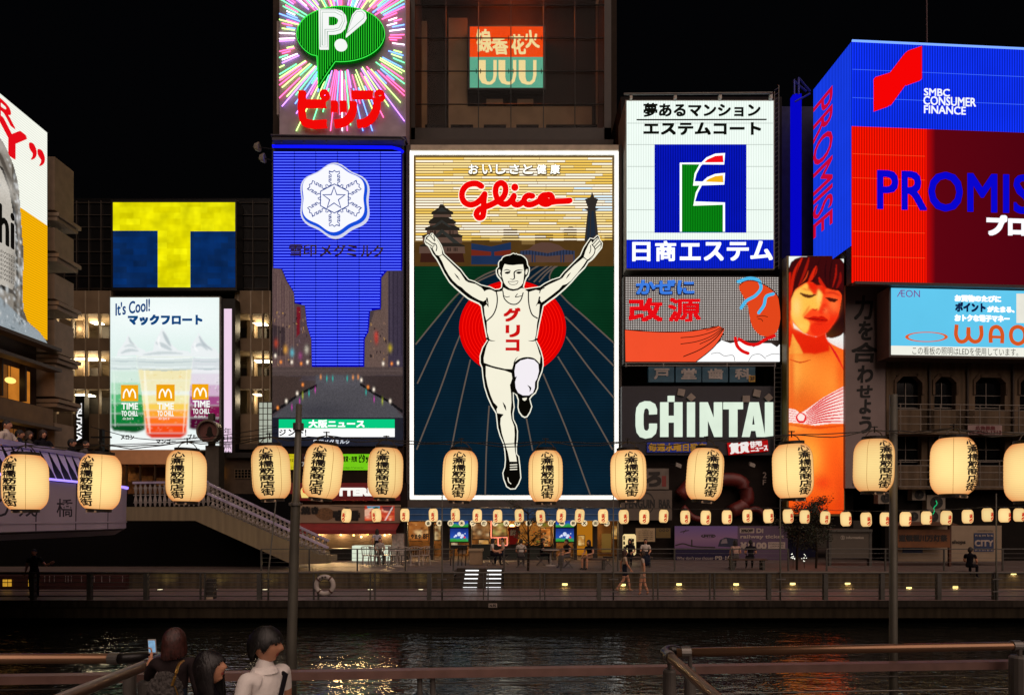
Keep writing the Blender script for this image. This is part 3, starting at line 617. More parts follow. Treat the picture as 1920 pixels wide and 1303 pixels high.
arm = [(-60, -112), (-42, -98), (-25, -112), (-25, -125), (-42, -135), (-42, -152), (-25, -142), (-25, -155), (-42, -166), (-42, -182), (-25, -172), (-25, -190), (-40, -200), (-40, -218), (-14, -212), (0, -225), (14, -212), (40, -218), (40, -200), (25, -190), (25, -172), (42, -182), (42, -166), (25, -155), (25, -142), (42, -152), (42, -135), (25, -125), (25, -112), (42, -98), (60, -112)]
for i in range(6):
    a = math.radians(60*i); stroke(mb, s, zs([(635+x*math.cos(a)-y*math.sin(a), 546+(x*math.sin(a)+y*math.cos(a))*.97) for x, y in arm]), 1.3, .414, .01, smooth=0)
mb.build("snowflake_logo", E('flake_blue', '#2a4a9c', .8), t)
mb = MB()
for i, ch in enumerate("雪印メグミルク"): text(mb, s, ch, (546, 572, 603, 628, 653, 679, 701)[i], 463+i*.3, (571, 597, 625, 651, 672, 700, 721)[i], 485+i*.3, .3, bold=.45)
mb.build("company_lettering", S('dull_maroon', '#3a2733', .6), t)
# printed canal scene below
z6 = Z(480, 480, 3.43)
r6 = random.Random(6); LP = [(z6([(108, 85), (160, 85), (195, 165), (245, 240), (248, 740), (100, 740)]), '#5c4745', .7, 1), (z6([(245, 305), (290, 320), (315, 330), (360, 540), (360, 740), (245, 740)]), '#4e3d3f', .7, 1), (z6([(950, 97), (845, 97), (845, 740), (950, 740)]), '#38303f', .5, 1), (z6([(845, 97), (808, 140), (803, 350), (760, 350), (700, 540), (700, 740), (845, 740)]), '#5e4b45', .7, 1), (z6([(108, 440), (190, 460), (190, 640), (108, 640)]), '#2a2126', .8, .9), (z6([(262, 325), (287, 330), (280, 500), (258, 520)]), '#6a1420', .8, 1)]
for i in range(16): x = 112+i*8.5; LP.append((z6([(x, 95+i*11), (x+3.5, 95+i*11), (x+3.5, 700), (x, 700)]), '#6b5750' if i % 2 else '#463639', .5, .6))
for i in range(7): x = 852+i*13; LP.append((z6([(x, 100), (x+4, 100), (x+4, 640), (x, 640)]), '#4c4250' if i % 2 else '#241e2c', .6, .7))
for i in range(60):
    x = r6.choice([r6.uniform(112, 245), r6.uniform(250, 345), r6.uniform(730, 840)]); y = r6.uniform(350 if x < 350 else 400, 690); LP.append((z6([(x, y), (x+r6.uniform(3, 12), y), (x+r6.uniform(3, 12), y+r6.uniform(4, 26)), (x, y+r6.uniform(4, 26))]), r6.choice(['#2a2024', '#332628', '#7a5f50', '#8a6a4c', '#6a5560', '#a07a48', '#1c1618']), .5, .8))
for (x, y, c_) in ((770, 510, '#c03a30'), (772, 540, '#a83028'), (860, 590, '#b8a020'), (190, 600, '#d89a3c'), (232, 620, '#58b0c0'), (130, 560, '#b0402c'), (325, 600, '#c0b8a8'), (285, 640, '#8a3a70')): LP.append((tuple(z6([(x, y)])[0])+(3.5, 7), c_, 0, .8))
LP += [(z6([(100, 712), (950, 712), (950, 764), (100, 772)]), '#4a3d3b', .6, 1), (z6([(100, 730), (950, 730), (950, 740), (100, 740)]), '#5a4b48', .6, .8), (z6([(100, 770), (300, 772), (275, 800), (390, 800), (390, 835), (100, 1010)]), '#3d302c', .7, 1), (z6([(950, 770), (680, 770), (668, 800), (668, 822), (850, 920), (950, 1010)]), '#352a29', .7, 1),
 (z6([(385, 765), (668, 765), (668, 820), (850, 930), (950, 1040), (100, 1040), (270, 900), (385, 835)]), '#48464b', .8, 1), ((600, 770, 60, 16), '#34333a', 0, .7), ((630, 715, 40, 14), '#55535a', 0, .6)]
for l in ([(95, 1012), (190, 950), (270, 890), (390, 828)], [(950, 1008), (840, 925), (755, 880), (665, 818)]): LP.append((z6([(l[0][0], l[0][1]-14)]+[(x, y-9) for x, y in l[1:]]+[(x, y+9) for x, y in l[::-1]]), '#141214', .5, 1))
for i in range(30): x = 112+i*9; LP.append((z6([(x, 960-i*4.2), (x+3, 958-i*4.2), (x+3, 985-i*5.6), (x, 985-i*5.6)]), '#241c1b', .4, .7))
for c_, pts, r1, r2 in (('#fff0dc', ((230, 680), (330, 680), (815, 690), (910, 685), (265, 880), (195, 930), (755, 855), (860, 930), (125, 640), (675, 795)), 2.0, 3.4), ('#ff9440', ((160, 680), (870, 690), (300, 825), (140, 972), (718, 840), (290, 690)), 2.0, 3), ('#18b8a8', ((455, 785), (492, 785), (585, 785), (340, 880), (705, 872)), 1.0, 5), ('#c838a8', ((380, 858), (230, 968), (757, 918), (280, 930)), 1.0, 5), ('#a0a838', ((810, 930), (300, 895)), 1.4, 6), ('#e09050', ((415, 775), (622, 778), (655, 775)), 1.6, 4)):
    for q in pts: LP.append((tuple(z6([q])[0])+(r1, r2), c_, 0, .95))
led_picture("canal_picture_print", s, 511, 500, 755, 783, 1.5, '#40363a', LP, t, h=.006, k=1.15, grain=.1)
# news ticker
mb = MB(); mb.pbox(510, 783, 755, 836, SY-.12, .12); mb.build("ticker_casing", S('navy_panel', '#14284a', .5, var=.15), t)
s2 = front(SY-.13)
mb = MB(); rect(mb, s2, 523, 786, 740, 803); mb.build("ticker_top", E('ticker_green', '#06c980', 1.0), t)
mb = MB(); rect(mb, s2, 523, 803, 740, 819); mb.build("ticker_bottom", E('ticker_white', '#ffffff', 1.1), t)
mb = MB(); text(mb, s2, "大阪ニュース", 579, 787, 684, 802, .04, bold=.7); mb.build("ticker_lettering", E('ticker_ltr', '#f4fff8', 1.2), t)
mb = MB(); text(mb, s2, "ント!", 541, 804, 575, 817, .04, bold=.4); text(mb, s2, "ジ", 524, 805, 537, 817, .04, bold=.4); mb.build("ticker_dark_lettering", E('ticker_blk', '#202020', .5), t)
mb = MB(); text(mb, s2, "雪印メグミルク", 588, 824, 656, 832, .02, bold=.3); mb.build("foot_lettering", E('foot_white', '#e6ebf5', .9), t)

# ---------------------------------------------------------------- glass tower with the small lit sign
TYY = 36.5
t = thing("glass_tower", "dark tower with a wide recessed glass front above the runner billboard", "building", Vector((P(955, 270, TYY).x, TYY+4, P(0, 281, 33).z)))
mb = MB()
for q in ((764, -60, 778, 262), (1133, -60, 1146, 262), (764, 240, 1146, 262)): mb.pbox(*q, TYY, 3)
mb.build("frame", S('tower_frame', '#2b2016', .6, var=.2), t)
mb = MB(); mb.pbox(764, 262, 1150, 281, TYY-2.4, 5); mb.build("ledge_trim", S('ledge', '#33281f', .7), t)
BW = S('tower_back', '#8a7256', .8, var=.15, scale=1)
mb = MB(); mb.box(P(770, 0, TYY).x-1, P(1140, 0, TYY).x+1, TYY+3, TYY+3.3, 24, 40); mb.build("wall", S('tower_back_dark', '#2a2018', .8), t)
mb = MB()
for q in ((841, 34, 876, 262), (876, 200, 1110, 262), (778, 40, 800, 262), (1118, 0, 1140, 262), (912, 186, 943, 197), (970, 186, 1000, 197)): mb.pbox(*q, TYY+2.7, .25)
mb.build("back_panel", BW, t)
mb = MB()
for x0, x1 in ((797, 835), (845, 887), (907, 949), (968, 1010), (1024, 1120)): mb.pbox(x0, 234, x1, 262, TYY+1.2, .6)
mb.build("planter_panel", S('planter_dark', '#1b140f', .8), t)
mb = MB()
for y in (10, 72, 134, 196): mb.tube([P(776, y, TYY+.1), P(1140, y, TYY+.1)], .03, 6)
for x in (836, 897, 958, 1019, 1078): mb.tube([P(x, -50, TYY+.1), P(x, 241, TYY+.1)], .028, 6)
for y in (10, 72, 134):
    for x in (897, 958, 1019):
        for dx in (-4, 4): mb.tube([P(x+dx, y-4, TYY+.05), P(x+dx, y+4, TYY+.05)], .025, 5)
mb.build("mullion", C_BLACK, t)
mb = MB(); mb.quad(P(776, -50, TYY+.2), P(1136, -50, TYY+.2), P(1136, 241, TYY+.2), P(776, 241, TYY+.2)); mb.build("glass", glass('tower_glass', '#0a0806', .06, .12), t)
mb = MB(); mb.box(P(776, 0, TYY).x, P(1136, 0, TYY).x, TYY+.3, TYY+3, P(0, -10, TYY+2.6).z+.0, P(0, -16, TYY+2.6).z); mb.build("soffit", S('soffit', '#6a4a2c', .8), t)
u = front(TYY+2.2)
t2 = thing("restaurant_sign", "lit orange and green sign reading UUU behind the tower glass", "sign", P(951, 168, TYY+2.2))
mb = MB(); mb.pbox(878, 48, 1023, 168, TYY+2.21, .4); mb.build("casing", C_BLACK, t2)
mb = MB(); rect(mb, u, 881, 51, 1020, 108); mb.build("top_panel", E('uuu_orange', '#f5480a', 1.0, var=.1, scale=.6), t2)
mb = MB(); rect(mb, u, 881, 108, 1020, 165); mb.build("bottom_panel", E('uuu_green', '#63b393', .95, var=.12, scale=.6), t2)
mb = MB(); zu = Z(740, 0, 4.3636)
for x in (690, 850, 1015):
    fill(mb, u, zu([(x, 498), (x+55, 498), (x+55, 640), (x+65, 672), (x+90, 676), (x+112, 655), (x+118, 620), (x+118, 498), (x+145, 498), (x+145, 620), (x+132, 670), (x+105, 695), (x+70, 698), (x+25, 685), (x+4, 650), (x, 620)]), .04, .02)
for c, q in zip("線香花火", ((892, 56, 924, 100), (922, 72, 953, 104), (956, 66, 986, 104), (984, 58, 1012, 92))): text(mb, u, c, *q, h=.04, bold=.9, shear=-.2)
mb.build("lettering", E('uuu_cream', '#f6dd9a', 1.05), t2)
t3 = thing("tower_lamp", "warm ceiling lamp glowing above the orange and green sign", "lamp", P(958, -6, TYY+2))
mb = MB(); c = P(958, -9, TYY+1.6); mb.box(c.x-1.4, c.x+1.4, c.y-.25, c.y+.25, c.z-.05, c.z+.1); mb.build("lamp_shade", E('warm_lamp', '#ff6a14', 40.0), t3)

# ---------------------------------------------------------------- white and blue housing sign
EY = 32.3; e = front(EY)
b2 = block("sign_block", "dark narrow building carrying three stacked billboards beside the runner sign", 1164, 182, 1466, 34.6, 8, S('block_wall', '#1f1b1a', .8))
t = thing("housing_billboard", "white billboard with a blue square, flag-shaped emblem and blue name band", "billboard", P(1312, 508, EY))
mb = MB(); mb.pbox(1173, 188, 1452, 506, EY+.02, 2.2); mb.build("casing", S('white_casing', '#8c8880', .6, var=.15), t)
mb = MB(); rect(mb, e, 1175, 190, 1450, 450, .02, .02); mb.build("face_panel", E('house_white', '#eefaf2', 1.08, var=.04, scale=.5, sx=.125, dark=.86), t)
mb = MB()
for y in (232, 272, 313, 354, 394, 436): stroke(mb, e, [(1176, y), (1449, y)], 1, .023, .002, smooth=0, cap=False)
mb.build("panel_joint", E('joint_pale', '#b9c4bd', .9), t)
mb = MB(); rect(mb, e, 1175, 450, 1450, 503, .02, .02); mb.build("name_panel", E('house_blue', '#0a22d8', .95, var=.1, sx=.125, dark=.6), t)
mb = MB(); rect(mb, e, 1227, 272, 1399, 437, .04, .02); mb.build("square_panel", E('house_blue2', '#0718c8', .9, var=.12, sx=.125, dark=.55), t)
ze = Z(1150, 150, 3.5216)
mb = MB(); fill(mb, e, ze([(448, 1008), (448, 563), (565, 563), (540, 620), (528, 690), (575, 690), (545, 750), (528, 824), (726, 824), (726, 1008)]), .06, .02); mb.build("green_panel", E('emblem_green', '#0a8a14', .95, sx=.125, dark=.6), t)
mb = MB(); fill(mb, e, ze([(590, 555), (625, 525), (670, 505), (722, 500), (722, 555)]), .06, .02); mb.build("red_panel", E('emblem_red', '#f2101c', 1.0), t)
mb = MB(); fill(mb, e, ze([(592, 685), (630, 655), (680, 638), (722, 632), (722, 685)]), .06, .02); mb.build("yellow_panel", E('emblem_yellow', '#f5b41a', 1.0), t)
mb = MB()
for q in ([(443, 1008), (443, 558), (727, 558), (727, 497), (670, 501), (615, 525), (570, 570), (540, 625), (529, 690), (727, 690), (727, 628), (670, 634), (620, 655), (580, 692), (548, 750), (531, 822), (727, 822), (727, 1008)],): stroke(mb, e, ze(q), 3.7, .09, .03, smooth=0, cap=False)
mb.build("emblem_edging", E('emblem_white', '#f4fff8', 1.2), t)
BLK = E('sign_black', '#14160f', .55)
mb = MB(); text(mb, e, "夢あるマンション", 1206, 195, 1425, 221, .05, bold=.9); text(mb, e, "エステムコート", 1206, 231, 1426, 255, .05, bold=1.2); stroke(mb, e, [(1194, 226), (1436, 225.5)], 2.2, .05, .02, smooth=0); mb.build("top_lettering", BLK, t)
mb = MB()
for i, ch in enumerate("日商エステム"): text(mb, e, ch, (1185, 1228, 1274, 1319, 1362, 1406)[i], (455, 453, 457, 455, 455, 453)[i], (1219, 1267, 1313, 1356, 1403, 1448)[i], (491, 491, 489, 490, 490, 489)[i], .06, bold=1.3)
mb.build("name_lettering", E('name_white', '#f2f8ff', 1.25), t)
mb = MB(); mb.tube([P(1170, 177, EY-.5), P(1448, 175, EY-.5)], .05); mb.build("lamp_rail", C_STEEL, t)
for x in (1184, 1267, 1351, 1446):
    mb = MB(); mb.tube([P(x, 177, EY-.5), P(x-2, 187, EY-.2)], .05, 6); mb.obox(P(x-1, 183, EY-.4), (.06, 0, 0), (0, .1, 0), (0, 0, .12)); mb.build("rail_bracket", S('bracket', '#b9b4a8', .5), t)
t = thing("access_ladder", "steel lattice ladder climbing the edge of the white and blue billboard", "ladder", P(1460, 506, EY+.6))
mb = MB()
for x in (1452, 1460): mb.tube([P(x, 172 if x < 1455 else 160, EY+.3), P(x, 505, EY+.3)], .03, 6)
mb.build("rail", C_POST, t); mb = MB(); y = 170
while y < 505: mb.tube([P(1452, y, EY+.3), P(1460, y-5, EY+.3)], .02, 5); y += 9
mb.build("rung_lattice", C_POST, t)

# ---------------------------------------------------------------- medicine sign (its figure left out), dentist, rental magazine
KY = 32.3; k_ = front(KY)
t = thing("medicine_billboard", "dotted grey billboard with blue and red characters over an orange sash and cloud", "billboard", P(1317, 682, KY))
mb = MB(); mb.pbox(1169, 518, 1464, 682, KY+.02, .8); mb.build("casing", C_BLACK, t)
mb = MB(); rect(mb, k_, 1172, 520, 1461, 678); mb.build("dotted_panel", S('dot_panel', '#4a4444', .6), t)
mb = MB(); y = 521.5
while y < 640:
    x = 1174.0
    while x < 1459: c = k_.at(x, y, .025); mb.add([c+Vector((-.022, 0, -.022)), c+Vector((.022, 0, -.022)), c+Vector((.022, 0, .022)), c+Vector((-.022, 0, .022))], [(0, 1, 2, 3)]); x += 3.3
    y += 3.3
mb.build("led_dot_print", E('led_dot', '#ded6d0', 1.2), t)
zk = Z(1150, 500, 5.486)
mb = MB(); fill(mb, k_, zk([(120, 650), (300, 665), (560, 675), (800, 665), (950, 640), (1075, 612), (1140, 640), (1110, 720), (1040, 820), (940, 910), (850, 978), (125, 978)]), .05, .02); mb.build("sash_print", E('sash_orange', '#f2502c', 1.0, var=.04), t)
mb = MB(); fill(mb, k_, zk([(850, 978), (940, 910), (1040, 820), (1110, 760), (1200, 790), (1290, 770), (1380, 800), (1440, 830), (1520, 790), (1620, 790), (1680, 830), (1708, 800), (1708, 978)]), .045, .02); mb.build("cloud_print", E('cloud_white', '#ffffff', 1.05), t)
mb = MB(); fill(mb, k_, zk([(1290, 200), (1340, 160), (1420, 150), (1520, 180), (1620, 240), (1690, 320), (1704, 400), (1704, 600), (1670, 680), (1600, 720), (1500, 700), (1430, 620), (1400, 520), (1380, 400), (1330, 300)]), .05, .02, smooth=3); mb.build("sack_print", E('sack_orange', '#e8481c', .95), t)
mb = MB(); stroke(mb, k_, zk([(1280, 160), (1400, 125), (1490, 150), (1515, 220), (1460, 300), (1360, 360), (1310, 430)]), 6, .07, .01); stroke(mb, k_, zk([(1640, 285), (1570, 310), (1545, 400), (1490, 480)]), 6, .07, .01); mb.build("ribbon_print", E('ribbon_blue', '#4cb8ea', 1.0), t)
mb = MB(); stroke(mb, k_, zk([(1650, 715), (1560, 750), (1480, 800), (1380, 800), (1290, 750)]), 6, .072, .01); stroke(mb, k_, zk([(1250, 740), (1270, 820), (1320, 870), (1380, 895)]), 6, .072, .01); mb.build("sash_tie_print", E('tie_red', '#e01010', 1.0), t)
mb = MB()
for l, ww in (([(120, 652), (300, 667), (560, 677), (800, 667), (950, 642), (1075, 614)], 1.6), ([(850, 978), (940, 910), (1040, 820), (1130, 690)], 1.6), ([(690, 735), (850, 720), (1000, 680), (1110, 630)], 1.3), ([(690, 800), (850, 775), (1000, 720), (1120, 635)], 1.3), ([(885, 800), (1020, 735), (1125, 640)], 1.3), ([(718, 928), (900, 850), (1040, 750), (1130, 645)], 1.6), ([(950, 660), (1060, 628)], 1), ([(1470, 520), (1530, 510), (1580, 522)], 1), ([(1480, 540), (1520, 550), (1530, 568)], 1), ([(1000, 900), (1080, 890), (1130, 920), (1230, 920), (1245, 975)], .8), ([(1385, 975), (1420, 920), (1500, 905), (1560, 950)], .8), ([(1560, 930), (1640, 900), (1700, 905)], .8), ([(1290, 200), (1340, 160), (1420, 150), (1520, 180), (1620, 240), (1690, 320), (1704, 400)], 1.2)): stroke(mb, k_, zk(l), ww, .085, .01)
mb.build("ink_print", E('ink_dark', '#2a0c08', .6), t)
mb = MB(); text(mb, k_, "かぜに", 1191, 527, 1302, 555, .05, off=.01, bold=1.8); mb.build("kana_shadow_print", S('navy_letter', '#0c1f5c', .5), t)
mb = MB(); text(mb, k_, "かぜに", 1192, 526, 1301, 553, .09, off=.01, bold=.9); mb.build("kana_lettering", E('kaze_blue', '#3f7fe6', .95), t)
mb = MB(); text(mb, k_, "改", 1178, 560, 1242, 604, .07, bold=1.7); text(mb, k_, "源", 1252, 560, 1313, 604, .07, bold=1.3); mb.build("name_lettering", E('kai_red', '#e60c14', 1.0), t)
t = thing("billboard_gantry", "thin grey pipe gantry under the orange-sash billboard", "gantry", P(1315, 690, KY-.6))
mb = MB()
for y in (681, 686): mb.tube([P(1172, y, KY-.5), P(1455, y, KY-.5)], .03, 6)
for x in (1174, 1244, 1363, 1453): mb.tube([P(x, 680, KY-.5), P(x, 688, KY-.5)], .03, 6)
mb.build("pipe_lattice", C_STEEL, t)
t = thing("dentist_sign", "row of four teal boards, one white character on each", "sign", P(1316, 717, KY))
for i, (ch, x0, x1) in enumerate(zip("戸堂歯科", (1216, 1267, 1317, 1368), (1264, 1315, 1365, 1416))):
    mb = MB(); mb.pbox(x0, 688, x1, 716.5, KY, .25); bo = mb.build("board", S('teal_board', '#155067', .5, var=.2), t)
    mb = MB(); text(mb, front(KY), ch, x0+10, 691, x1-9, 711, .01, bold=.8); mb.build("lettering", S('grey_white', '#b4aca6', .6), bo)
mb = MB(); mb.pbox(1404, 704, 1416, 716, KY-.03, .028); fl = mb.build("floor_tag", S('tag_yellow', '#b88a1e', .5), t)
mb = MB(); text(mb, front(KY-.03), "3F", 1406, 706, 1415, 714, .005, bold=.3); mb.build("lettering", S('tag_black', '#201a10', .6), fl)
CHY = 32.4; c_ = front(CHY)
t = thing("magazine_billboard", "black billboard with big pale condensed capitals and scattered grey squares", "billboard", P(1309, 853, CHY))
mb = MB(); mb.pbox(1166, 724, 1453, 853, CHY, .6); mb.build("panel", S('magazine_black', '#151322', .5, var=.2), t)
LB = E('lightbox_white', '#dfeedb', 1.0, var=.12, scale=1.1)
mb = MB()
H_ = lambda q, **k: fill(mb, c_, Z(1150, 670, 4.826)(q), .1, .09, **k)
zc = Z(1150, 670, 4.826)
H_([(392, 515), (392, 470), (375, 425), (330, 400), (280, 398), (235, 415), (208, 455), (200, 520), (200, 620), (210, 680), (240, 720), (290, 735), (345, 725), (382, 690), (392, 640), (392, 600), (322, 600), (322, 640), (310, 662), (290, 665), (275, 650), (270, 610), (270, 520), (278, 475), (295, 460), (315, 468), (322, 490), (322, 518)])
H_([(422, 408), (495, 408), (495, 530), (548, 530), (548, 408), (622, 408), (622, 720), (548, 720), (548, 590), (495, 590), (495, 720), (422, 720)])
H_([(665, 408), (735, 408), (735, 720), (665, 720)])
H_([(780, 408), (850, 408), (908, 560), (908, 408), (980, 408), (980, 720), (912, 720), (850, 560), (850, 720), (780, 720)])
H_([(993, 408), (1168, 408), (1168, 470), (1118, 470), (1118, 720), (1046, 720), (1046, 470), (993, 470)])
H_([(1230, 408), (1310, 408), (1368, 720), (1295, 720), (1285, 665), (1240, 665), (1228, 720), (1162, 720)], holes=[zc([(1250, 610), (1278, 610), (1264, 500)])])
H_([(1370, 408), (1440, 408), (1440, 720), (1370, 720)]); H_([(490, 350), (550, 350), (550, 403), (490, 403)])
mb.build("capital_lettering", LB, t)
mb = MB()
for q in ([(585, 285), (647, 295), (635, 355), (573, 342)], [(700, 325), (743, 365), (703, 402), (658, 365)], [(1165, 348), (1230, 348), (1230, 407), (1165, 407)], [(1270, 290), (1331, 303), (1318, 363), (1256, 350)], [(1402, 327), (1443, 367), (1402, 405), (1360, 365)]): H_(q)
mb.build("unlit_square_lettering", S('unlit_square', '#8d8278', .6), t)
mb = MB(); mb.pbox(1213, 829, 1325, 848, CHY-.1, .09); bn = mb.build("blue_banner", S('banner_blue', '#0f35b8', .5), t)
mb = MB(); text(mb, front(CHY-.1), "毎週水曜日発売", 1216, 831, 1324, 846, .01, bold=.6); mb.build("lettering", S('banner_yellow', '#e0b428', .5), bn)
mb = MB(); fill(mb, front(CHY-.12), [(1364, 830), (1439, 823), (1441, 845.5), (1367, 853)], .01, .08); bn = mb.build("red_banner", E('banner_red', '#c21414', .75), t)
mb = MB(); q = front(CHY-.12); text(mb, q, "賃貸", 1367, 829, 1404, 850, .03, bold=.9, tilt=.1); text(mb, q, "住宅", 1405, 826, 1428, 837, .03, bold=.6, tilt=.1); text(mb, q, "ニュース", 1407, 836, 1439, 846, .03, bold=.5, tilt=.1); mb.build("lettering", E('news_white', '#f6efe9', .95), bn)
t = thing("wall_ladder", "thin steel ladder beside the black billboard with pale capitals", "ladder", P(1458, 905, CHY-.2))
mb = MB()
for x in (1452, 1465): mb.tube([P(x, 684, CHY-.2), P(x, 905, CHY-.2)], .025, 6)
mb.build("rail", C_STEEL, t); mb = MB(); y = 690
while y < 903: mb.tube([P(1452, y, CHY-.2), P(1465, y, CHY-.2)], .018, 5); y += 9
mb.build("rung_lattice", C_STEEL, t)
# ---------------------------------------------------------------- woman on the tall LED screen, banner beside it
WY = 31.6; wq = front(WY)
t = thing("portrait_screen", "tall narrow LED screen showing a dark-haired woman in a striped swimsuit top", "screen", P(1531, 966, WY))
mb = MB(); mb.pbox(1475, 480, 1584, 967, WY+.02, .55); mb.build("casing", S('screen_casing', '#6b5a22', .5), t)
zw, zb = Z(1470, 475, 7.042), Z(1440, 460, 2.506)
def thick(l, w):                                             # a line as an outline, w dots wide in the middle
    l = [Vector((*q, 0)) for q in l]; l = cr(l, False, 4); n = len(l); a, b_ = [], []
    for i, q in enumerate(l):
        t_ = (l[min(n-1, i+1)]-l[max(0, i-1)]).normalized(); s_ = Vector((-t_.y, t_.x, 0))*w*.5*(.35+.65*math.sin(math.pi*min(1, max(0, i/(n-1))))); a.append((q.x+s_.x, q.y+s_.y)); b_.append((q.x-s_.x, q.y-s_.y))
    return a+b_[::-1]
sm = lambda pts, n=4: [(q.x, q.y) for q in cr([Vector((*p_, 0)) for p_ in pts], True, n)]
suit = zb([(98, 766), (130, 772), (150, 790), (180, 772), (260, 715), (358, 660), (358, 838), (300, 836), (220, 846), (150, 836), (98, 832)])
LY_ = [
 (zw([(62, 200), (95, 120), (150, 75), (230, 48), (500, 40), (700, 46), (760, 90), (790, 140), (790, 1045), (740, 1090), (640, 1122), (560, 1110), (545, 1050), (560, 900), (300, 800), (62, 700)]), '#22090c', .8, 1),
 (zw([(40, 560), (62, 560), (130, 1000), (300, 1075), (420, 1105), (545, 1050), (555, 1115), (580, 1165), (650, 1210), (720, 1245), (800, 1275), (800, 3600), (40, 3600)]), '#ff6a1a', .8, 1),
 ((1500, 700, 45, 60), '#ff9a38', 0, .9), ((1560, 720, 30, 45), '#ff9434', 0, .8), ((1498, 745, 22, 32), '#d94a14', 0, .55), ((1525, 770, 16, 30), '#e0501a', 0, .5), ((1490, 690, 12, 40), '#ffb24a', 0, .7),
 (zw([(62, 880), (110, 980), (180, 1010), (300, 1075), (420, 1105), (545, 1050), (560, 1120), (600, 1190), (600, 1290), (420, 1330), (240, 1320), (130, 1200), (62, 1250)]), '#e61a08', 2, .95),
 (zw([(70, 1330), (110, 1060), (145, 1130), (190, 1200), (250, 1320)]), '#ffb648', 1.2, .9), (zw([(62, 900), (100, 960), (95, 1080), (62, 1200)]), '#f02a0c', 1, .9),
 (sm(zw([(90, 600), (110, 520), (200, 440), (320, 380), (450, 400), (560, 450), (700, 480), (755, 540), (745, 680), (720, 800), (640, 950), (540, 1060), (420, 1100), (300, 1070), (180, 980), (110, 900), (85, 800)])), '#ff4a1c', .8, 1),
 (sm(zw([(98, 610), (130, 520), (230, 440), (300, 400), (340, 450), (400, 560), (440, 480), (490, 490), (490, 640), (455, 750), (370, 730), (300, 790), (250, 850), (330, 900), (325, 1000), (280, 1060), (180, 965), (110, 880), (90, 760)])), '#ffbf4c', 2, 1),
 ((1493, 575, 9, 20), '#ffe08a', 0, .6), ((1535, 553, 5, 16), '#ffd877', 0, .7), ((1502, 612, 12, 7), '#ffd060', 0, .6),
 (zw([(310, 380), (430, 385), (545, 450), (545, 560), (500, 530), (450, 470), (430, 560), (370, 510), (320, 470)]), '#e81c08', 2.2, .9),
 (sm(zw([(470, 720), (540, 660), (600, 690), (680, 760), (715, 800), (640, 950), (540, 1060), (420, 1095), (350, 1040), (345, 950), (440, 900), (590, 890), (600, 800), (470, 800)])), '#f02a10', 2.5, .9), ((1563, 572, 10, 14), '#ff7a3a', 0, .8), ((1548, 583, 5, 6), '#ff8040', 0, .6),
 (zw(thick([(340, 690), (290, 770), (240, 835)], 34)), '#f0641e', 2, .7), (zw(thick([(370, 735), (410, 752), (445, 730)], 22)), '#d8300c', 1, .9), (zw(thick([(505, 740), (545, 755)], 24)), '#c01a08', 1.2, .9), (zw(thick([(480, 640), (495, 700), (455, 755)], 18)), '#f25a20', 1.5, .6),
 (sm(zw([(250, 840), (300, 862), (400, 828), (450, 838), (490, 826), (560, 862), (584, 890), (500, 910), (380, 894), (310, 872)])), '#cc1206', .9, .95), (zw(thick([(260, 848), (400, 868), (580, 888)], 14)), '#7a0a08', .8, .9), (zw(thick([(380, 925), (470, 935), (540, 925)], 26)), '#c81a0a', 2, .5),
 (zw(thick([(210, 525), (270, 556), (340, 570), (420, 545)], 44)), '#4a0c0a', 1, .95), (zw([(540, 585), (600, 585), (690, 603), (720, 612), (665, 650), (600, 636)]), '#2a0608', .9, .95), (zw(thick([(540, 530), (640, 520), (740, 560)], 30)), '#b81a10', 2, .7), (zw(thick([(230, 470), (300, 480), (420, 500)], 20)), '#f0501a', 2, .6),
 (zw([(62, 200), (95, 120), (150, 75), (230, 48), (700, 44), (790, 130), (790, 490), (720, 492), (600, 470), (560, 465), (520, 420), (430, 425), (380, 385), (320, 365), (210, 425), (150, 470), (110, 560), (40, 700)]), '#3c0a0c', 1.1, .97),
 (zw([(62, 260), (90, 250), (95, 420), (85, 900), (40, 900)]), '#d01c0a', 1.5, .9)]
for l, w_, c_w in (([(330, 60), (290, 200), (190, 440)], 36, '#a8180c'), ([(240, 60), (140, 260), (90, 560)], 50, '#d8220c'), ([(430, 170), (390, 270), (320, 390)], 60, '#e8280e'), ([(460, 320), (490, 390), (560, 470)], 44, '#d8200c'), ([(690, 150), (680, 300), (640, 450)], 26, '#b0180c'), ([(745, 250), (740, 360), (690, 470)], 40, '#8a100c'), ([(560, 100), (540, 260), (560, 440)], 12, '#14050a'), ([(200, 120), (150, 300), (120, 480)], 14, '#2a080a'), ([(480, 70), (420, 220), (380, 380)], 12, '#1a0608'), ([(640, 80), (610, 240), (600, 440)], 16, '#1a0608'), ([(320, 230), (290, 320), (230, 400)], 14, '#f04a1c'), ([(600, 470), (680, 478), (760, 470)], 26, '#2a0608')): LY_.append((zw(thick(l, w_)), c_w, 1, .85))
LY_ += [(zb(thick([(100, 535), (150, 550), (200, 538)], 7)), '#c81a0a', .8, .8), ((1515, 860, 26, 40), '#ffb040', 0, .95), ((1545, 905, 22, 16), '#ee3a14', 0, .85), ((1565, 880, 18, 60), '#ff5a18', 0, .8), ((1490, 880, 10, 60), '#ff7a24', 0, .8), ((1530, 945, 60, 14), '#f2540e', 0, .7), ((1488, 802, 20, 8), '#ffa844', 0, .6), (suit, '#ffe2da', .6, 1), (zb(thick([(100, 842), (220, 856), (356, 846)], 12)), '#d8380c', 1.2, .7)]
for i in range(10): y0, y1 = 785+i*6.2, 670+i*17.5; LY_.append((zb(thick([(178, y0), (260, (y0+y1)/2-5), (358, y1)], 7)), '#e0141e', .5, .95))
for i in range(5): LY_.append((zb(thick([(98, 775+i*12), (132, 782+i*11)], 6)), '#e0141e', .5, .95))
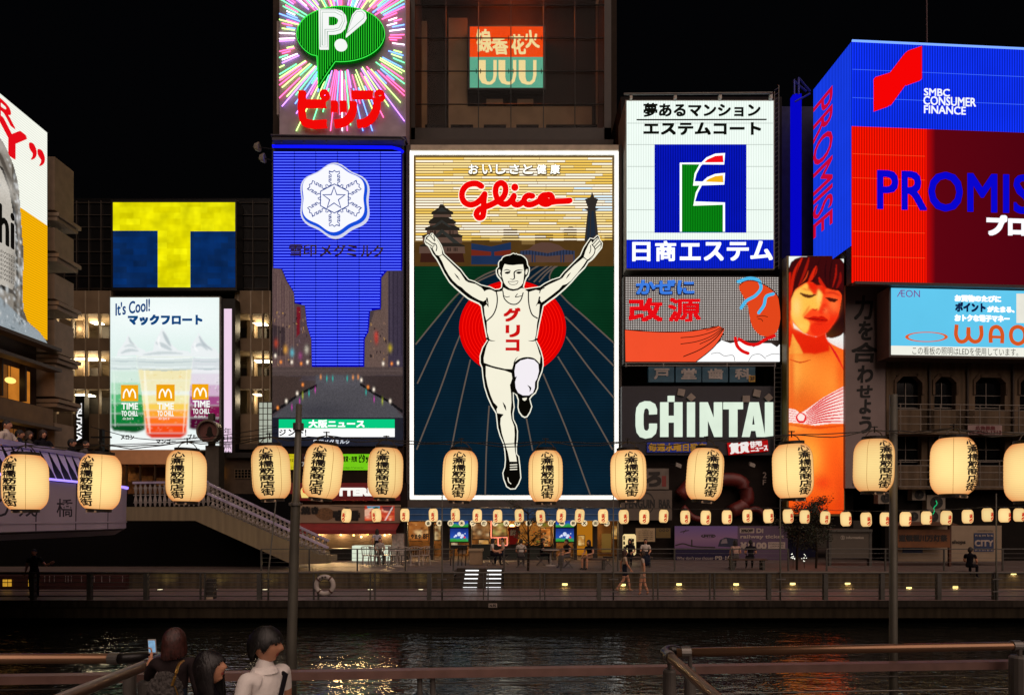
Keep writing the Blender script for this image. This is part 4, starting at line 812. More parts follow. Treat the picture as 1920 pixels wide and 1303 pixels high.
LY_ += [(zb(thick([(285, 460), (320, 515), (358, 590)], 11)), '#e01420', .6, 1), (zb(thick([(150, 784), (175, 800), (168, 828), (145, 828), (134, 806), (148, 786)], 10)), '#e8141e', .6, 1)]
LY_ += [((1530, 962, 70, 34), '#e8360a', 0, .75), ((1578, 930, 14, 60), '#d83210', 0, .6), ((1484, 700, 6, 60), '#e8380e', 0, .6), ((1576, 700, 9, 40), '#f04a14', 0, .6), ((1530, 655, 30, 14), '#d81c08', 0, .55)]
led_picture("portrait_print", wq, 1479, 481, 1582, 963, 1.0, '#f2f6f2', LY_, t, k=1.02)
t = thing("slogan_banner", "tall grey banner with brush characters running down it beside the portrait screen", "banner", P(1622, 916, 31.4))
mb = MB(); mb.pbox(1585, 535, 1662, 915, 31.4, .5); mb.build("panel", S('banner_mauve', '#80706d', .6, var=.08, scale=1), t)
mb = MB(); bq = front(31.4)
for i, (ch, q) in enumerate(zip("力を合わせよう日本", ((1601, 554, 1637, 600), (1609, 602, 1636, 638), (1596, 642, 1647, 680), (1607, 685, 1637, 718), (1606, 722, 1636, 746), (1611, 748, 1633, 776), (1611, 780, 1634, 812), (1612, 822, 1655, 862), (1600, 868, 1655, 906)))): text(mb, bq, ch, *q, h=.01, bold=1.1, shear=.06)
mb.build("brush_lettering", S('brush_black', '#0d0b0b', .7), t)
mb = MB(); text(mb, bq, "03-3261-1111", 1598, 905, 1625, 911, .01); mb.build("small_lettering", MATS['brush_black'], t)

# ---------------------------------------------------------------- corner block on the far right: blue and red neon, clinic-style flats below
uf = Vector((math.cos(.0594), math.sin(.0594), 0)); C0 = Vector((637/F*30, 30, 0))
fp = Pl(C0, uf); sp_ = Pl(C0, (uf.y, -uf.x, 0)); DEP = 3.36
wz_ = lambda py: CZ+(HY-py)/F*30
t = thing("neon_corner_billboard", "huge corner billboard, blue neon over red neon, on the roof beside the portrait screen", "billboard", C0+uf*4.5+Vector((0, 0, wz_(530))))
def slab(mb, u0, u1, d0, d1, z0, z1):       # a box aligned with the turned facade
    back = Vector((-uf.y, uf.x, 0)); return mb.obox(C0+uf*(u0+u1)/2+back*(d0+d1)/2+Vector((0, 0, (z0+z1)/2)), uf*(u1-u0)/2, back*(d1-d0)/2, (0, 0, (z1-z0)/2))
mb = MB(); slab(mb, .01, 11, .03, DEP, wz_(460), wz_(79)); slab(mb, .01, 11, .03, .45, wz_(530), wz_(460)-.002); mb.build("casing", S('neon_casing', '#15151c', .6), t)
PS = .135
mb = MB(); fill(mb, fp, [(1597.5, 79), (1960, 79), (1960, 241), (1597.5, 237)], .0, .02)
mb = MB(); fill_uv(mb, fp, [[Vector(q) for q in ((0, wz_(237)), (11, wz_(237)), (11, wz_(79)), (0, wz_(79)))]], .0, .03); mb.build("blue_neon_panel", E('smbc_blue', '#1034ff', 1.0, var=.22, scale=.35, sx=.125, dark=.45), t)
mb = MB(); ur = 3.7; fill_uv(mb, fp, [[Vector(q) for q in ((0, wz_(530)), (ur, wz_(530)), (ur, wz_(237)), (0, wz_(237)))]], .0, .03); mb.build("red_neon_panel", E('promise_red', '#ff1400', 1.05, sx=.125, dark=.5), t)
mb = MB(); fill_uv(mb, fp, [[Vector(q) for q in ((ur, wz_(530)), (11, wz_(530)), (11, wz_(237)), (ur, wz_(237)))]], .0, .03); mb.build("unlit_red_panel", EG('promise_dark', [(ur-4.5-1.2, '#ff1400'), (ur-4.5+.12, '#a8060a'), (ur-4.5+.45, '#5c0410'), (6, '#4a0310')], axis=0), t)  # unlit panel: neon spill fading from its lit edge put into emission
mb = MB()
for py in (131, 184): mb.tube([fp.W(.02, wz_(py), .02), fp.W(11, wz_(py), .02)], .014, 4)
mb.build("blue_joint_print", E('smbc_joint', '#3f6cff', 1.0), t)
mb = MB()
for py in (289, 334, 383, 434, 481): mb.tube([fp.W(.02, wz_(py), .02), fp.W(3.6, wz_(py), .02)], .012, 4)
mb.build("red_joint_print", E('promise_joint', '#ff4a20', 1.0), t)
mb = MB(); mb.tube([fp.W(0, wz_(79)+.03, .03), fp.W(11, wz_(79)+.03, .03)], .05, 5); mb.build("top_edging", E('smbc_top', '#7aa6ff', 1.2), t)
sz0, sz1 = CZ+(HY-460)/F*30, wz_(79)
mb = MB(); fill_uv(mb, sp_, [[Vector(q) for q in ((-DEP, sz0), (-.02, sz0), (-.02, sz1), (-DEP, sz1))]], .02, .03); mb.build("side_blue_panel", E('smbc_side', '#1a44ff', .95, var=.15, scale=.5, sy=.13, dark=.5), t)
mb = MB(); text(mb, sp_, "PROMISE", 1533.5, 160, 1571, 449, .25, rot=1, bold=.45)
for q in mb.v: pass
mb.build("side_lettering", E('side_red', '#d8083a', .85), t)
mb = MB(); zq = Z(1470, 0, 2.413)
for q in ([(402, 363), (467, 343), (467, 487), (402, 510)], [(475, 335), (540, 250), (540, 395), (475, 485)], [(547, 245), (611, 223), (611, 370), (547, 393)]): fill(mb, fp, zq(q), .2, .15)
mb.build("red_mark_logo", E('mark_red', '#f60404', 1.0), t)
mb = MB(); text(mb, fp, "SMBC", 1729, 171, 1777, 183, .12, bold=.3); text(mb, fp, "CONSUMER", 1728, 187.5, 1826, 200, .12, bold=.3); text(mb, fp, "FINANCE", 1729, 204, 1807, 216, .12, bold=.3); mb.build("white_lettering", E('smbc_white', '#eef2ff', 1.1), t)
mb = MB()
text(mb, fp, "PROMISE", 1637, 336, 1968, 399, .3, bold=1.7, spacing=1.05)
mb.build("front_lettering", E('promise_blue', '#0a06d2', .95), t)
mb = MB(); text(mb, fp, "プロミス", 1840, 413, 1993, 447, .3, off=.015, bold=2.0); mb.build("kana_lettering", E('promise_white', '#f2f2f8', 1.15), t)
mb = MB(); slab(mb, .02, 11, -.25, .02, wz_(536), wz_(531)); mb.build("bottom_trim", S('neon_trim', '#2a0f12', .5), t)
t = thing("roof_mast", "thin antenna mast above the blue and red corner billboard", "antenna", P(1738, 80, 31))
mb = MB(); mb.tube([P(1738, 92, 31), P(1737, -30, 31)], .03, 6)
for y in range(0, 80, 12): mb.tube([P(1735.5, y, 31), P(1739.5, y-4, 31)], .012, 4)
mb.build("mast_lattice", S('mast', '#4a2a30', .6), t)
t = thing("blue_side_pillar", "blue-lit steel pillar with a lattice top rising behind the portrait screen", "pillar", P(1497, 482, 33.2))
mb = MB(); mb.pbox(1488, 176, 1503, 486, 33.2, .4); mb.build("pillar_panel", E('pillar_blue', '#0606d8', .8), t)  # steel face emits blue in place of the neon light falling on it
mb = MB()
for a, b in (((1489, 178), (1489, 150)), ((1497, 178), (1497, 146)), ((1497, 146), (1519, 172)), ((1497, 160), (1512, 172)), ((1490, 192), (1519, 176)), ((1489, 152), (1497, 160))): mb.tube([P(*a, 33.2), P(*b, 33.2)], .05, 5)
mb.build("pillar_lattice", S('pillar_steel', '#26308a', .5), t)  # steel coloured blue for the neon light on it
b = block("side_building", "plain dark building wall lit blue between two neon billboards", 1462, 200, 1530, 34.8, 6, S('side_wall', '#353552', .8))  # dark wall, blue neon light put into its colour
mb = MB(); mb.pbox(1462, 484, 1600, 990, 32.6, 3); mb.build("lower_wall", S('side_lower', '#1a1613', .8), b)

# point-card sign and its building of old flats
AP = thing("old_flats", "weathered grey concrete flats with chamfered windows and balcony rails under the sky-blue sign", "building", C0+uf*6+Vector((0, 2, TZ)))
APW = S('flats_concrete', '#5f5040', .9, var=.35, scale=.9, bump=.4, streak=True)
AD = 1.2
BACK = Vector((-uf.y, uf.x, 0)); APL = Pl(C0+BACK*AD, uf)
def px_u(px): return APL.uv(px, 800).x
def px_f(px): return fp.uv(px, 800).x
def pz(px, py): return APL.uv(px, py).y
ux = [px_u(v) for v in (1662, 1675, 1732, 1752, 1803, 1822, 1890, 1905, 1975)]
u0 = px_u(1662)
mb = MB()
slab(mb, u0, 12, AD, AD+.3, pz(1700, 704), pz(1700, 668)); slab(mb, u0, 12, AD, AD+.3, pz(1700, 815), pz(1700, 768)); slab(mb, u0, 12, AD, AD+.3, pz(1700, 915), pz(1700, 872))
wins = ((1680, 1728), (1752, 1792), (1828, 1884), (1912, 1960))
prev = u0
for a, b_ in wins:
    slab(mb, prev, px_u(a), AD, AD+.3, pz(1700, 872), pz(1700, 704)); prev = px_u(b_)
slab(mb, prev, 12, AD, AD+.3, pz(1700, 872), pz(1700, 704)); mb.build("wall", APW, AP)
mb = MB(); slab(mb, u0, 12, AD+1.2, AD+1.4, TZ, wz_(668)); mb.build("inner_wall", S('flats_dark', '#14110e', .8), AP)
mb = MB()
for a, b_ in wins:                                   # angled lintels over the upper windows
    for x, d in ((a, 1), (b_, -1)):
        q = [(x-4*d, 740), (x-4*d, 712), (x+8*d, 700), (x+12*d, 700), (x+12*d, 706), (x, 718), (x, 740)]
        vs = [APL.at(*z, .06) for z in q]; mb.add(vs+[v+Vector((0, .3, 0)) for v in vs], [tuple(range(7))]+[(i, (i+1) % 7, 7+(i+1) % 7, 7+i) for i in range(7)])
    slab(mb, px_u(a+8), px_u(b_-8), AD-.06, AD, pz(1700, 706), pz(1700, 700))
mb.build("chamfer_trim", S('chamfer', '#5a4a3c', .9, var=.3), AP)
for a, b_ in wins:
    for y0, y1 in ((716, 764), (818, 866)):
        mb = MB(); ua, ub = px_u(a), px_u(b_); za, zb_ = pz(a, y1), pz(a, y0)
        slab(mb, ua, ub, AD+.28, AD+.3, za, zb_); wi = mb.build("window", glass('flats_glass', '#07090b', .1, 1), AP)
        mb = MB(); um = (ua+ub)/2
        slab(mb, um-.02, um+.02, AD+.24, AD+.279, za, zb_); slab(mb, ua, ub, AD+.235, AD+.279, (za+zb_)/2-.015, (za+zb_)/2+.015); slab(mb, ua, ub, AD+.23, AD+.279, za, za+.05); mb.build("frame", S('alu', '#6a625a', .5, .4), wi)
for y0, y1 in ((764, 814), (866, 914)):
    mb = MB(); z0_, z1_ = pz(1700, y1), pz(1700, y0)
    for f in (0, .28, .55, .8, 1): mb.tube([APL.W(u0, z0_+(z1_-z0_)*f, .9), APL.W(12, z0_+(z1_-z0_)*f, .9)], .022, 6)
    u_ = u0+.1
    while u_ < 12: mb.tube([APL.W(u_, z0_, .9), APL.W(u_, z1_, .9)], .025, 6); u_ += 1.0
    mb.build("balcony_rail", S('balcony_rail', '#6e665c', .5, .3), AP)
    mb = MB(); slab(mb, u0, 12, AD-.95, AD, z0_-.12, z0_-.02); mb.build("balcony_floor", APW, AP)
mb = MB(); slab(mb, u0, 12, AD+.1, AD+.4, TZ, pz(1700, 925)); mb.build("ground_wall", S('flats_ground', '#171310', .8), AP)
q = Pl(C0+BACK*(AD-.995), uf)
for x_ in (1741, 1812, 1897):
    t = thing("drainpipe", "thin drainpipe down the old flats' wall, %s" % {1741: "between its first and second windows", 1812: "between its second and third windows", 1897: "past its third window"}[x_], "pipe", APL.at(x_, 914, .1)); mb = MB(); mb.tube([APL.at(x_, 672, .08), APL.at(x_, 914, .08)], .05, 8); mb.build("pipe", S('drainpipe', '#3a3028', .6, .2), t)
    for y_ in (700, 790, 880): mb = MB(); c = APL.at(x_, y_, .08); mb.lathe(c, [(.05, -.03), (.07, -.03), (.07, .03), (.05, .03)], 10); mb.build("bracket", S('drainpipe', '#3a3028', .6, .2), t)
t = thing("advert_board", "small pink notice board with a phone number hanging on the balcony rail", "sign", q.at(1847, 815))
mb = MB(); slab(mb, q.uv(1815, 800).x, q.uv(1879, 800).x, AD-.99, AD-.95, q.uv(1847, 815).y, q.uv(1847, 797).y); mb.build("board", S('advert_pink', '#8c7470', .6), t)
mb = MB(); text(mb, q, "広告募集", 1829, 798.5, 1866, 806, .003, bold=.3); text(mb, q, "06-6262-1313", 1817, 807, 1877, 813.5, .003, bold=.3); mb.build("lettering", S('advert_red', '#5a1418', .6), t)
for i, (x, y, s_) in enumerate(((1637, 922, 28), (1700, 917, 26), (1727, 927, 36), (1722, 955, 32), (1690, 957, 26))):
    w_ = s_/F*30; c = APL.at(x+s_/2, y+s_*.8, .35)
    t = thing("air_conditioner", ("white fan unit hanging between the banner and the steel pole", "small white fan unit just past the steel pole, beneath the balcony", "big white fan unit high under the old flats' balcony", "big white fan unit sitting below another fan unit", "low white fan unit close beside the steel pole")[i], "air conditioner", c, "air conditioner units under the old flats")
    mb = MB(); h_ = w_*.8; mb.box(c.x-w_/2, c.x+w_/2, c.y-.02, c.y+.35, c.z, c.z+h_); mb.build("casing", S('ac_white', '#8b7f70', .6, var=.1), t)
    mb = MB(); cc = Vector((c.x+w_*.02, c.y-.03, c.z+h_*.5)); mb.lathe(cc, [(.001, 0), (h_*.42, 0), (h_*.42, .015), (h_*.36, .015)], 20, 'y'); mb.build("fan_grille", S('ac_dark', '#1c1814', .6), t)
    mb = MB(); mb.lathe(cc+Vector((0, -.02, 0)), [(h_*.1, 0), (h_*.1, .01), (.001, .01)], 12, 'y')
    for k in range(3): a = 2.1*k; mb.bar(cc+Vector((0, -.012, 0)), cc+Vector((math.cos(a)*h_*.36, -.012, math.sin(a)*h_*.36)), .05, .01)
    mb.build("fan_blade", S('ac_blade', '#4a443c', .5), t)
t = thing("card_billboard", "sky-blue lightbox billboard with orange rounded capitals and an orange ring", "billboard", fp.at(1830, 668, 0))
mb = MB(); slab(mb, px_f(1669), 12, .08, 1.0, fp.uv(1700, 669).y, fp.uv(1700, 538).y); mb.build("casing", S('card_casing', '#3a2f28', .6), t)
q = Pl(C0+BACK*.06, uf)
mb = MB(); za, zb_ = q.uv(1671, 648).y, q.uv(1671, 540).y; fill_uv(mb, q, [[Vector(v) for v in ((q.uv(1671, 600).x, za), (12, za), (12, zb_), (q.uv(1671, 600).x, zb_))]], .01, .02); mb.build("sky_panel", E('waon_sky', '#62c8ee', 1.0, var=.08, scale=.4), t)
mb = MB(); z0_ = q.uv(1671, 665).y; fill_uv(mb, q, [[Vector(v) for v in ((q.uv(1671, 600).x, z0_), (12, z0_), (12, za), (q.uv(1671, 600).x, za))]], .01, .02); mb.build("white_panel", E('waon_white', '#f2f2e6', 1.0), t)
mb = MB(); disc(mb, q, 1736.5, 632, 40, 9.5, .03, .01, 40, hole=34); mb.build("ring_print", E('waon_orange', '#e0622a', 1.0), t)
mb = MB(); ww = 7.2
stroke(mb, q, [(1793, 609), (1793, 633), (1798, 640), (1806, 640.5), (1812, 636), (1815, 629), (1815, 614)], ww, .03, .01, smooth=4, cap=False); stroke(mb, q, [(1815, 614), (1815, 629), (1819, 637), (1826, 641), (1834, 639), (1838.5, 632), (1838.5, 611)], ww, .034, .01, smooth=4, cap=False)
stroke(mb, q, [(1857, 643), (1857, 624), (1860, 616), (1867, 613), (1874, 616), (1878, 624), (1878, 644)], ww, .03, .01, smooth=4, cap=False); stroke(mb, q, [(1858, 632), (1877, 632.5)], ww*.7, .034, .01, smooth=0, cap=False)
stroke(mb, q, [(1894.5, 628), (1898, 617), (1908, 613), (1918, 618), (1921, 629), (1918, 640), (1908, 645), (1898, 640)], ww, .03, .01, closed=True)
stroke(mb, q, [(1938, 646), (1938, 626), (1943, 617), (1952, 615), (1960, 620), (1962, 628), (1962, 648)], ww, .03, .01, smooth=4, cap=False); mb.build("capital_lettering", E('waon_letter', '#dc5a20', .95), t)
mb = MB(); text(mb, q, "お買物のたびに", 1789, 555, 1876, 566, .03, bold=.9); text(mb, q, "がたまる、", 1850, 575, 1901, 586, .03, bold=.8); text(mb, q, "おトクな電子マネー", 1789, 592, 1892, 603, .03, bold=.9); mb.build("white_lettering", E('waon_wl', '#ffffff', 1.15), t)
mb = MB(); text(mb, q, "ポイント", 1790, 568, 1847, 585, .03, bold=1.0); mb.build("navy_lettering", E('waon_navy', '#12204e', .8), t)
mb = MB(); text(mb, q, "この看板の照明はLEDを使用しています。", 1710, 653.5, 1908, 665, .03); mb.build("small_lettering", E('waon_grey', '#4a463e', .7), t)
mb = MB(); text(mb, q, "ÆON", 1681, 545, 1724, 557, .03, off=-.006); mb.build("mark_lettering", E('aeon_purple', '#8a2a8e', .8), t)
mb = MB(); fill(mb, q, [(1905, 551), (1945, 551), (1945, 606), (1905, 606)], .03, .01); mb.build("card_print", E('waon_card', '#e8e6da', 1.0, var=.1, scale=2), t)

# ---------------------------------------------------------------- left: beer-glass billboard on the corner building
AX = -25.8; ap = Pl((AX, 0, 0), (0, 1, 0)); T = lambda px, py: ap.uv(px, py)
cb = thing("corner_building", "brown corner building with lit window bands beneath a curved beer billboard", "building", (AX-4, 31, 3.4))
mb = MB(); mb.box(AX-9, AX-1.0, 24, 35.6, 3.0, 25); mb.build("wall", S('corner_wall', '#3a2a1e', .7, var=.25, scale=1), cb)
t = thing("beer_billboard", "giant white and yellow lit billboard with a frosty beer can and red capitals", "billboard", (AX, 31, ap.uv(60, 635).y))
mb = MB(); mb.box(AX-.29, AX-.02, 25, 35.1, 12.7, 24.2); mb.build("casing", S('beer_casing', '#55504a', .6), t)
def au(nm, pts, h, mat, sm=0, th=.02):
    mb = MB(); l = [Vector(p_) for p_ in pts]; fill_uv(mb, ap, [cr(l, True, sm) if sm else l], h, th); return mb.build(nm, mat, t)
au("white_panel", [(25, 19.0), (35.08, 19.0), (35.08, 24.2), (25, 24.2)], .0, E('beer_white', '#f4f6ea', 1.1, var=.05, scale=.4, sz=.13, dark=.8))
au("yellow_panel", [(25, 12.7), (35.08, 12.7), (35.08, 19.03), (33.3, 19.1), (25, 19.1)], .012, E('beer_yellow', '#ffb806', 1.0, sz=.13, dark=.72))
N_ = lambda pts: [(x, -y) for x, y in pts]
can = [(q.x, q.y) for q in cr([Vector(q) for q in ((27, 22.3), (30.5, 22.2), (31.9, 21.9), (32.5, 21.3), (32.95, 20.3), (33.1, 19.2), (33.25, 17.5), (33.35, 16.8), (33.25, 15), (33.6, 13.3), (34.4, 13.0), (35.1, 12.5), (27, 12.5))], False, 3)]
r8 = random.Random(8); label = [(27, 20.6), (31.9, 20.4), (32.4, 19.6), (32.75, 18.0), (32.85, 15.2), (32.6, 14.6), (27, 14.4)]
BL = [(N_([(32.5, 23), (33.6, 23), (33.6, 12), (32.7, 12)]), '#5c544a', .0, .9), ((31.2, -21.6, 1.6, .35), '#b9b2a8', 0, .9), ((33.0, -16, .12, 5), '#a39a8e', 0, .7), (N_([(27, 21.4), (31.9, 21.2), (32.6, 20.2), (32.5, 19.9), (31.7, 20.95), (27, 21.1)]), '#4a423a', 1, .9), (N_([(27, 20.75), (32.0, 20.55), (32.55, 19.6), (32.9, 18), (33, 15.1), (32.7, 14.4), (27, 14.2)]), '#191511', .7, 1), (N_(label), '#c4bdb2', .6, 1), ((31.8, -19.6, 1.2, .5), '#e0dad0', 0, .7), ((32.6, -15.5, .3, 1.2), '#8a8278', 0, .7), (N_([(27, 14.0), (31.5, 14.1), (32.4, 13.7), (33.3, 13.3), (34.4, 13.0), (35.1, 12.5), (27, 12.4)]), '#9aa4aa', 1, 1)]
for i in range(420):
    x, y = (r8.uniform(32.7, 33.4), r8.uniform(13, 21.6)) if i % 3 else (r8.uniform(28, 32.8), r8.uniform(12.6, 14.6)) if i % 2 else (r8.uniform(29, 33), r8.uniform(14, 22)); s__ = r8.uniform(.03, .1)
    BL.append(((x, -y, s__, s__*r8.uniform(.8, 2)), r8.choice(['#e8ecec', '#5a5650', '#cfd3d2', '#3a3630', '#ffffff', '#8d959a']), 0, r8.uniform(.2, .75)))
for i in range(26): x, y = r8.uniform(29, 34.6), r8.uniform(12.5, 13.9); BL.append((N_([(x+r8.uniform(-.3, .3), y+r8.uniform(-.2, .2)) for _ in range(4)]), r8.choice(['#dfe8ec', '#3a4248', '#bcc8ce', '#68747a']), .6, .7))
led_picture("can_print", ap, 27, -22.3, 35.1, -12.5, .055, '#8d867c', BL, t, h=.03, k=.92, grain=.05, mask=N_(can), raw=True)
def at_uv(mb, s_, u0_, v0_, u1_, v1_, h, bold=0, **k):
    vs, fs = fitted(s_, **k)
    for i, (dx, dy) in enumerate([(bold*math.cos(a*.785), bold*math.sin(a*.785)) for a in range(8)] if bold else [(0, 0)]): mb.add([ap.W(u0_+(u1_-u0_)*v.x+dx, v0_+(v1_-v0_)*v.y+dy, h+.002*i) for v in vs], fs)
mb = MB(); at_uv(mb, "ER", 30.5, 23.0, 32.75, 23.9, .03, .05); at_uv(mb, "DRY", 27.6, 21.45, 33.5, 23.0, .04, .09)
for u0_ in (33.75, 34.35): fill_uv(mb, ap, [cr([Vector(v) for v in ((u0_, 22.85), (u0_+.3, 22.95), (u0_+.5, 22.7), (u0_+.45, 22.35), (u0_+.1, 22.0), (u0_+.25, 22.4), (u0_+.02, 22.55))], True, 3)], .04, .02)
mb.build("red_lettering", E('beer_red', '#e40c18', 1.0), t)
mb = MB(); at_uv(mb, "Asahi", 29.3, 16.7, 32.65, 18.6, .06, .06); mb.build("label_lettering", E('beer_black', '#14120f', .6), t)
mb = MB()
for i in range(7): at_uv(mb, "DRAFT BEER BREWED", 29.5, 16.2-.22*i, 32.7, 16.33-.22*i, .06)
mb.build("small_lettering", E('beer_ink', '#3a3630', .7), t)
# stacked ledges and balconies at the far corner of that building
mb = MB()
for zt, zb_ in ((23.2, 20.2), (19.2, 17.9), (16.6, 15.2), (14.0, 12.2), (11.5, 9.7), (8.2, 6.6)):
    mb.box(AX-6, AX+.0, 35.65, 37.2, zb_, zt); mb.box(AX-6, AX+.25, 35.62, 37.5, zb_-.35, zb_-.15); mb.box(AX-6, AX+.15, 35.64, 37.35, zb_-.6, zb_-.4)
mb.build("balcony", S('balcony_beige', '#83705c', .7, var=.15), cb)
for zt in (12.35, 11.2, 7.9): mb = MB(); mb.box(AX-.3, AX+.45, 24, 35.6, zt-.18, zt); mb.build("ledge_trim", S('ledge_grey', '#4b423a', .6, var=.15), cb)
mb = MB()
for zt, zb_ in ((8.9, 7.95), (5.7, 4.4)): mb.box(AX-.29, AX+.1, 24, 35.4, zb_, zt)
mb.build("spandrel_panel", S('spandrel', '#6b543a', .7, var=.2), cb)
WARM = E('warm_room', '#e08a30', .75, var=.55, scale=.9)
for zb_, zt in ((9.0, 10.9), (5.8, 7.6)):
    y_ = 24.2
    while y_ < 35:
        mb = MB(); mb.quad((AX-.9, y_, zb_), (AX-.9, y_+1.5, zb_), (AX-.9, y_+1.5, zt), (AX-.9, y_, zt)); wi = mb.build("window", E('corner_room%d' % rnd.randint(0, 2), rnd.choice(['#8a541e', '#b86f24', '#6a3f1a']), 1.0, var=.6, scale=1.1), cb)
        mb = MB(); mb.box(AX-.28, AX+.05, y_-.05, y_+.05, zb_, zt); mb.build("mullion", S('bronze', '#2b211a', .5, .5), wi)
        y_ += 1.55
mb = MB(); mb.box(AX-.95, AX-.25, 24, 35.4, 5.75, 5.8); mb.box(AX-.95, AX-.25, 24, 35.4, 8.95, 9.0); mb.build("sill", S('bronze', '#2b211a', .5, .5), cb)
for y_, z_ in ((31.9, 10.1), (33.2, 10.05), (32.0, 7.0), (33.4, 7.0)):
    t = thing("globe_lamp", "round yellow ceiling lamp %s" % {(31.9, 10.1): "in the upper window band, below the beer can", (33.2, 10.05): "in the upper window band by its end", (32.0, 7.0): "in the lower window band under the beer can", (33.4, 7.0): "in the lower window band by its end"}[(y_, z_)], "lamp", (AX-.6, y_, z_), "globe lamps in the corner building")
    mb = MB(); mb.ell((AX-.55, y_, z_), .22, .28, .16); mb.build("lamp_shade", E('globe', '#ffd070', 1.6), t)
    mb = MB(); mb.tube([(AX-.55, y_, z_+.1), (AX-.55, y_, z_+.8)], .015, 5); mb.build("cord", C_BLACK, t)

# ---------------------------------------------------------------- the glass office block with the mosaic T screen and the drinks advert
OY = 45.0
ob = thing("glass_office_block", "glass office block with beige floor bands behind the yellow T screen and drinks advert", "building", P(300, 920, OY)+Vector((0, 3, 0)))
mb = MB(); mb.pbox(100, 545, 512, 925, OY+4, .4); mb.build("back_wall", S('office_back', '#6a5c48', .8, var=.25, scale=.6), ob)
mb = MB(); mb.pbox(118, 372, 507, 545, OY+.6, 7); mb.build("upper_wall", S('office_glass', '#0b0a09', .25, var=.2), ob)
mb = MB()
for x in list(range(120, 212, 23))+[446, 474, 504]: mb.pbox(x-.5, 376, x+.5, 545, OY+.48, .1)
for y in range(380, 545, 23):
    mb.pbox(118, y-.4, 212, y+.4, OY+.5, .09); mb.pbox(444, y-.4, 505, y+.4, OY+.5, .09)
mb.build("upper_mullion", S('office_mullion', '#3c342b', .5), ob)
BEI = S('office_beige', '#7c6a54', .75, var=.18, scale=.8)
for y0, y1 in ((545, 588), (634, 658), (705, 729), (776, 832)):
    for x0, x1 in ((104, 208), (440, 507)): mb = MB(); mb.pbox(x0, y0, x1, y1, OY, .5); mb.build("floor_band", BEI, ob)
mb = MB()
for y0, y1 in ((588, 590), (634, 636), (658, 660), (705, 707)): mb.pbox(104, y0, 507, y1, OY+.3, 3.7)
mb.build("floor_slab", S('office_slab', '#8a7860', .8), ob)
mb = MB()
for x in (105, 135, 160, 185, 207, 446, 470, 492, 506): mb.pbox(x-1.2, 545, x+1.2, 830, OY-.02, .25)
mb.build("mullion", S('office_mullion2', '#9a8a72', .5), ob)
mb = MB()
for x in (150, 470): mb.pbox(x-7, 588, x+7, 830, OY+1.6, .6)
mb.build("column_trim", BEI, ob)
mb = MB()
for x0, x1, y in ((141, 158, 598), (186, 200, 606), (190, 204, 615), (455, 480, 600), (186, 204, 736), (452, 470, 738), (120, 132, 738)): c = P((x0+x1)/2, y-8, OY); mb.box(c.x-(x1-x0)/F*47/2, c.x+(x1-x0)/F*47/2, OY+1.6, OY+2.2, c.z-.06, c.z)
for x0, x1, y in ((108, 133, 668), (138, 158, 668), (455, 500, 672), (108, 150, 738)): c = P((x0+x1)/2, y-6, OY); mb.box(c.x-.6, c.x+.6, OY+1.4, OY+2, c.z-.06, c.z)
mb.build("ceiling_light_print", E('office_light', '#fff0c4', 9.0), ob)
mb = MB()
for q in ((108, 660, 133, 705), (137, 660, 160, 705)): mb.pbox(*q, OY+1.9, .06)
mb.build("lit_blind", E('lit_blind', '#d0a25c', .6, var=.25, scale=.8), ob)
mb = MB()
for q in ((163, 690, 184, 705), (186, 612, 206, 634), (108, 618, 132, 634), (452, 690, 500, 705), (452, 615, 500, 634), (164, 745, 206, 776)): mb.pbox(*q, OY+2.5, .5)
mb.build("furniture_panel", S('office_furniture', '#241d16', .7), ob)
for x, y, w_ in ((120, 600, 110), (147, 600, 110), (195, 600, 90), (122, 668, 170), (148, 668, 170), (195, 668, 40), (120, 738, 130), (195, 738, 100), (470, 600, 70), (480, 668, 80), (470, 738, 90)):
    l = bpy.data.objects.new("lamp_glow", bpy.data.lights.new("lamp_glow", 'POINT')); COL.objects.link(l); l.parent = ob; l.location = P(x, y+4, OY)+Vector((0, 1.6, 0))-ob.location; l.data.energy = w_; l.data.color = (1, .8, .5); l.data.shadow_soft_size = .3
mb = MB(); mb.pbox(100, 832, 512, 842, OY-.3, 4); mb.build("canopy", S('office_canopy', '#4a3c2e', .7), ob)
op = front(OY-.5)
t = thing("mosaic_screen", "wide LED screen showing a yellow letter T on dark blue mosaic", "screen", P(326, 545, OY-.5))
mb = MB(); mb.pbox(208, 375, 444, 545, OY-.48, 1); mb.build("casing", C_BLACK, t)
def mosaic(name, c0, c1):
    m, nt, out_ = nt_of(name); e_ = nt.nodes.new("ShaderNodeEmission"); nt.links.new(e_.outputs[0], out_.inputs[0]); tc = nt.nodes.new("ShaderNodeTexCoord")
    mp = nt.nodes.new("ShaderNodeMapping"); mp.inputs["Rotation"].default_value = (math.pi/2, 0, 0); nt.links.new(tc.outputs["Object"], mp.inputs[0])
    br = nt.nodes.new("ShaderNodeTexBrick"); nt.links.new(mp.outputs[0], br.inputs["Vector"]); br.inputs["Scale"].default_value = 1; br.inputs["Mortar Size"].default_value = .0; br.inputs["Brick Width"].default_value = .95; br.inputs["Row Height"].default_value = .42
    br.inputs["Color1"].default_value = hx(c0)+(1,); br.inputs["Color2"].default_value = hx(c1)+(1,); br.inputs["Mortar"].default_value = hx(c1)+(1,)
    n = nt.nodes.new("ShaderNodeTexNoise"); n.inputs["Scale"].default_value = .8; nt.links.new(tc.outputs["Object"], n.inputs["Vector"])
    nt.links.new(br.outputs[0], e_.inputs[0]); nt.links.new(math_node(nt, 'ADD', math_node(nt, 'MULTIPLY', n.outputs[0], 1.3), .36), e_.inputs[1]); return m
mb = MB(); rect(mb, op, 212, 380, 441, 539, .0, .01); mb.build("blue_panel", mosaic('mosaic_blue', '#062c66', '#0a2550'), t)
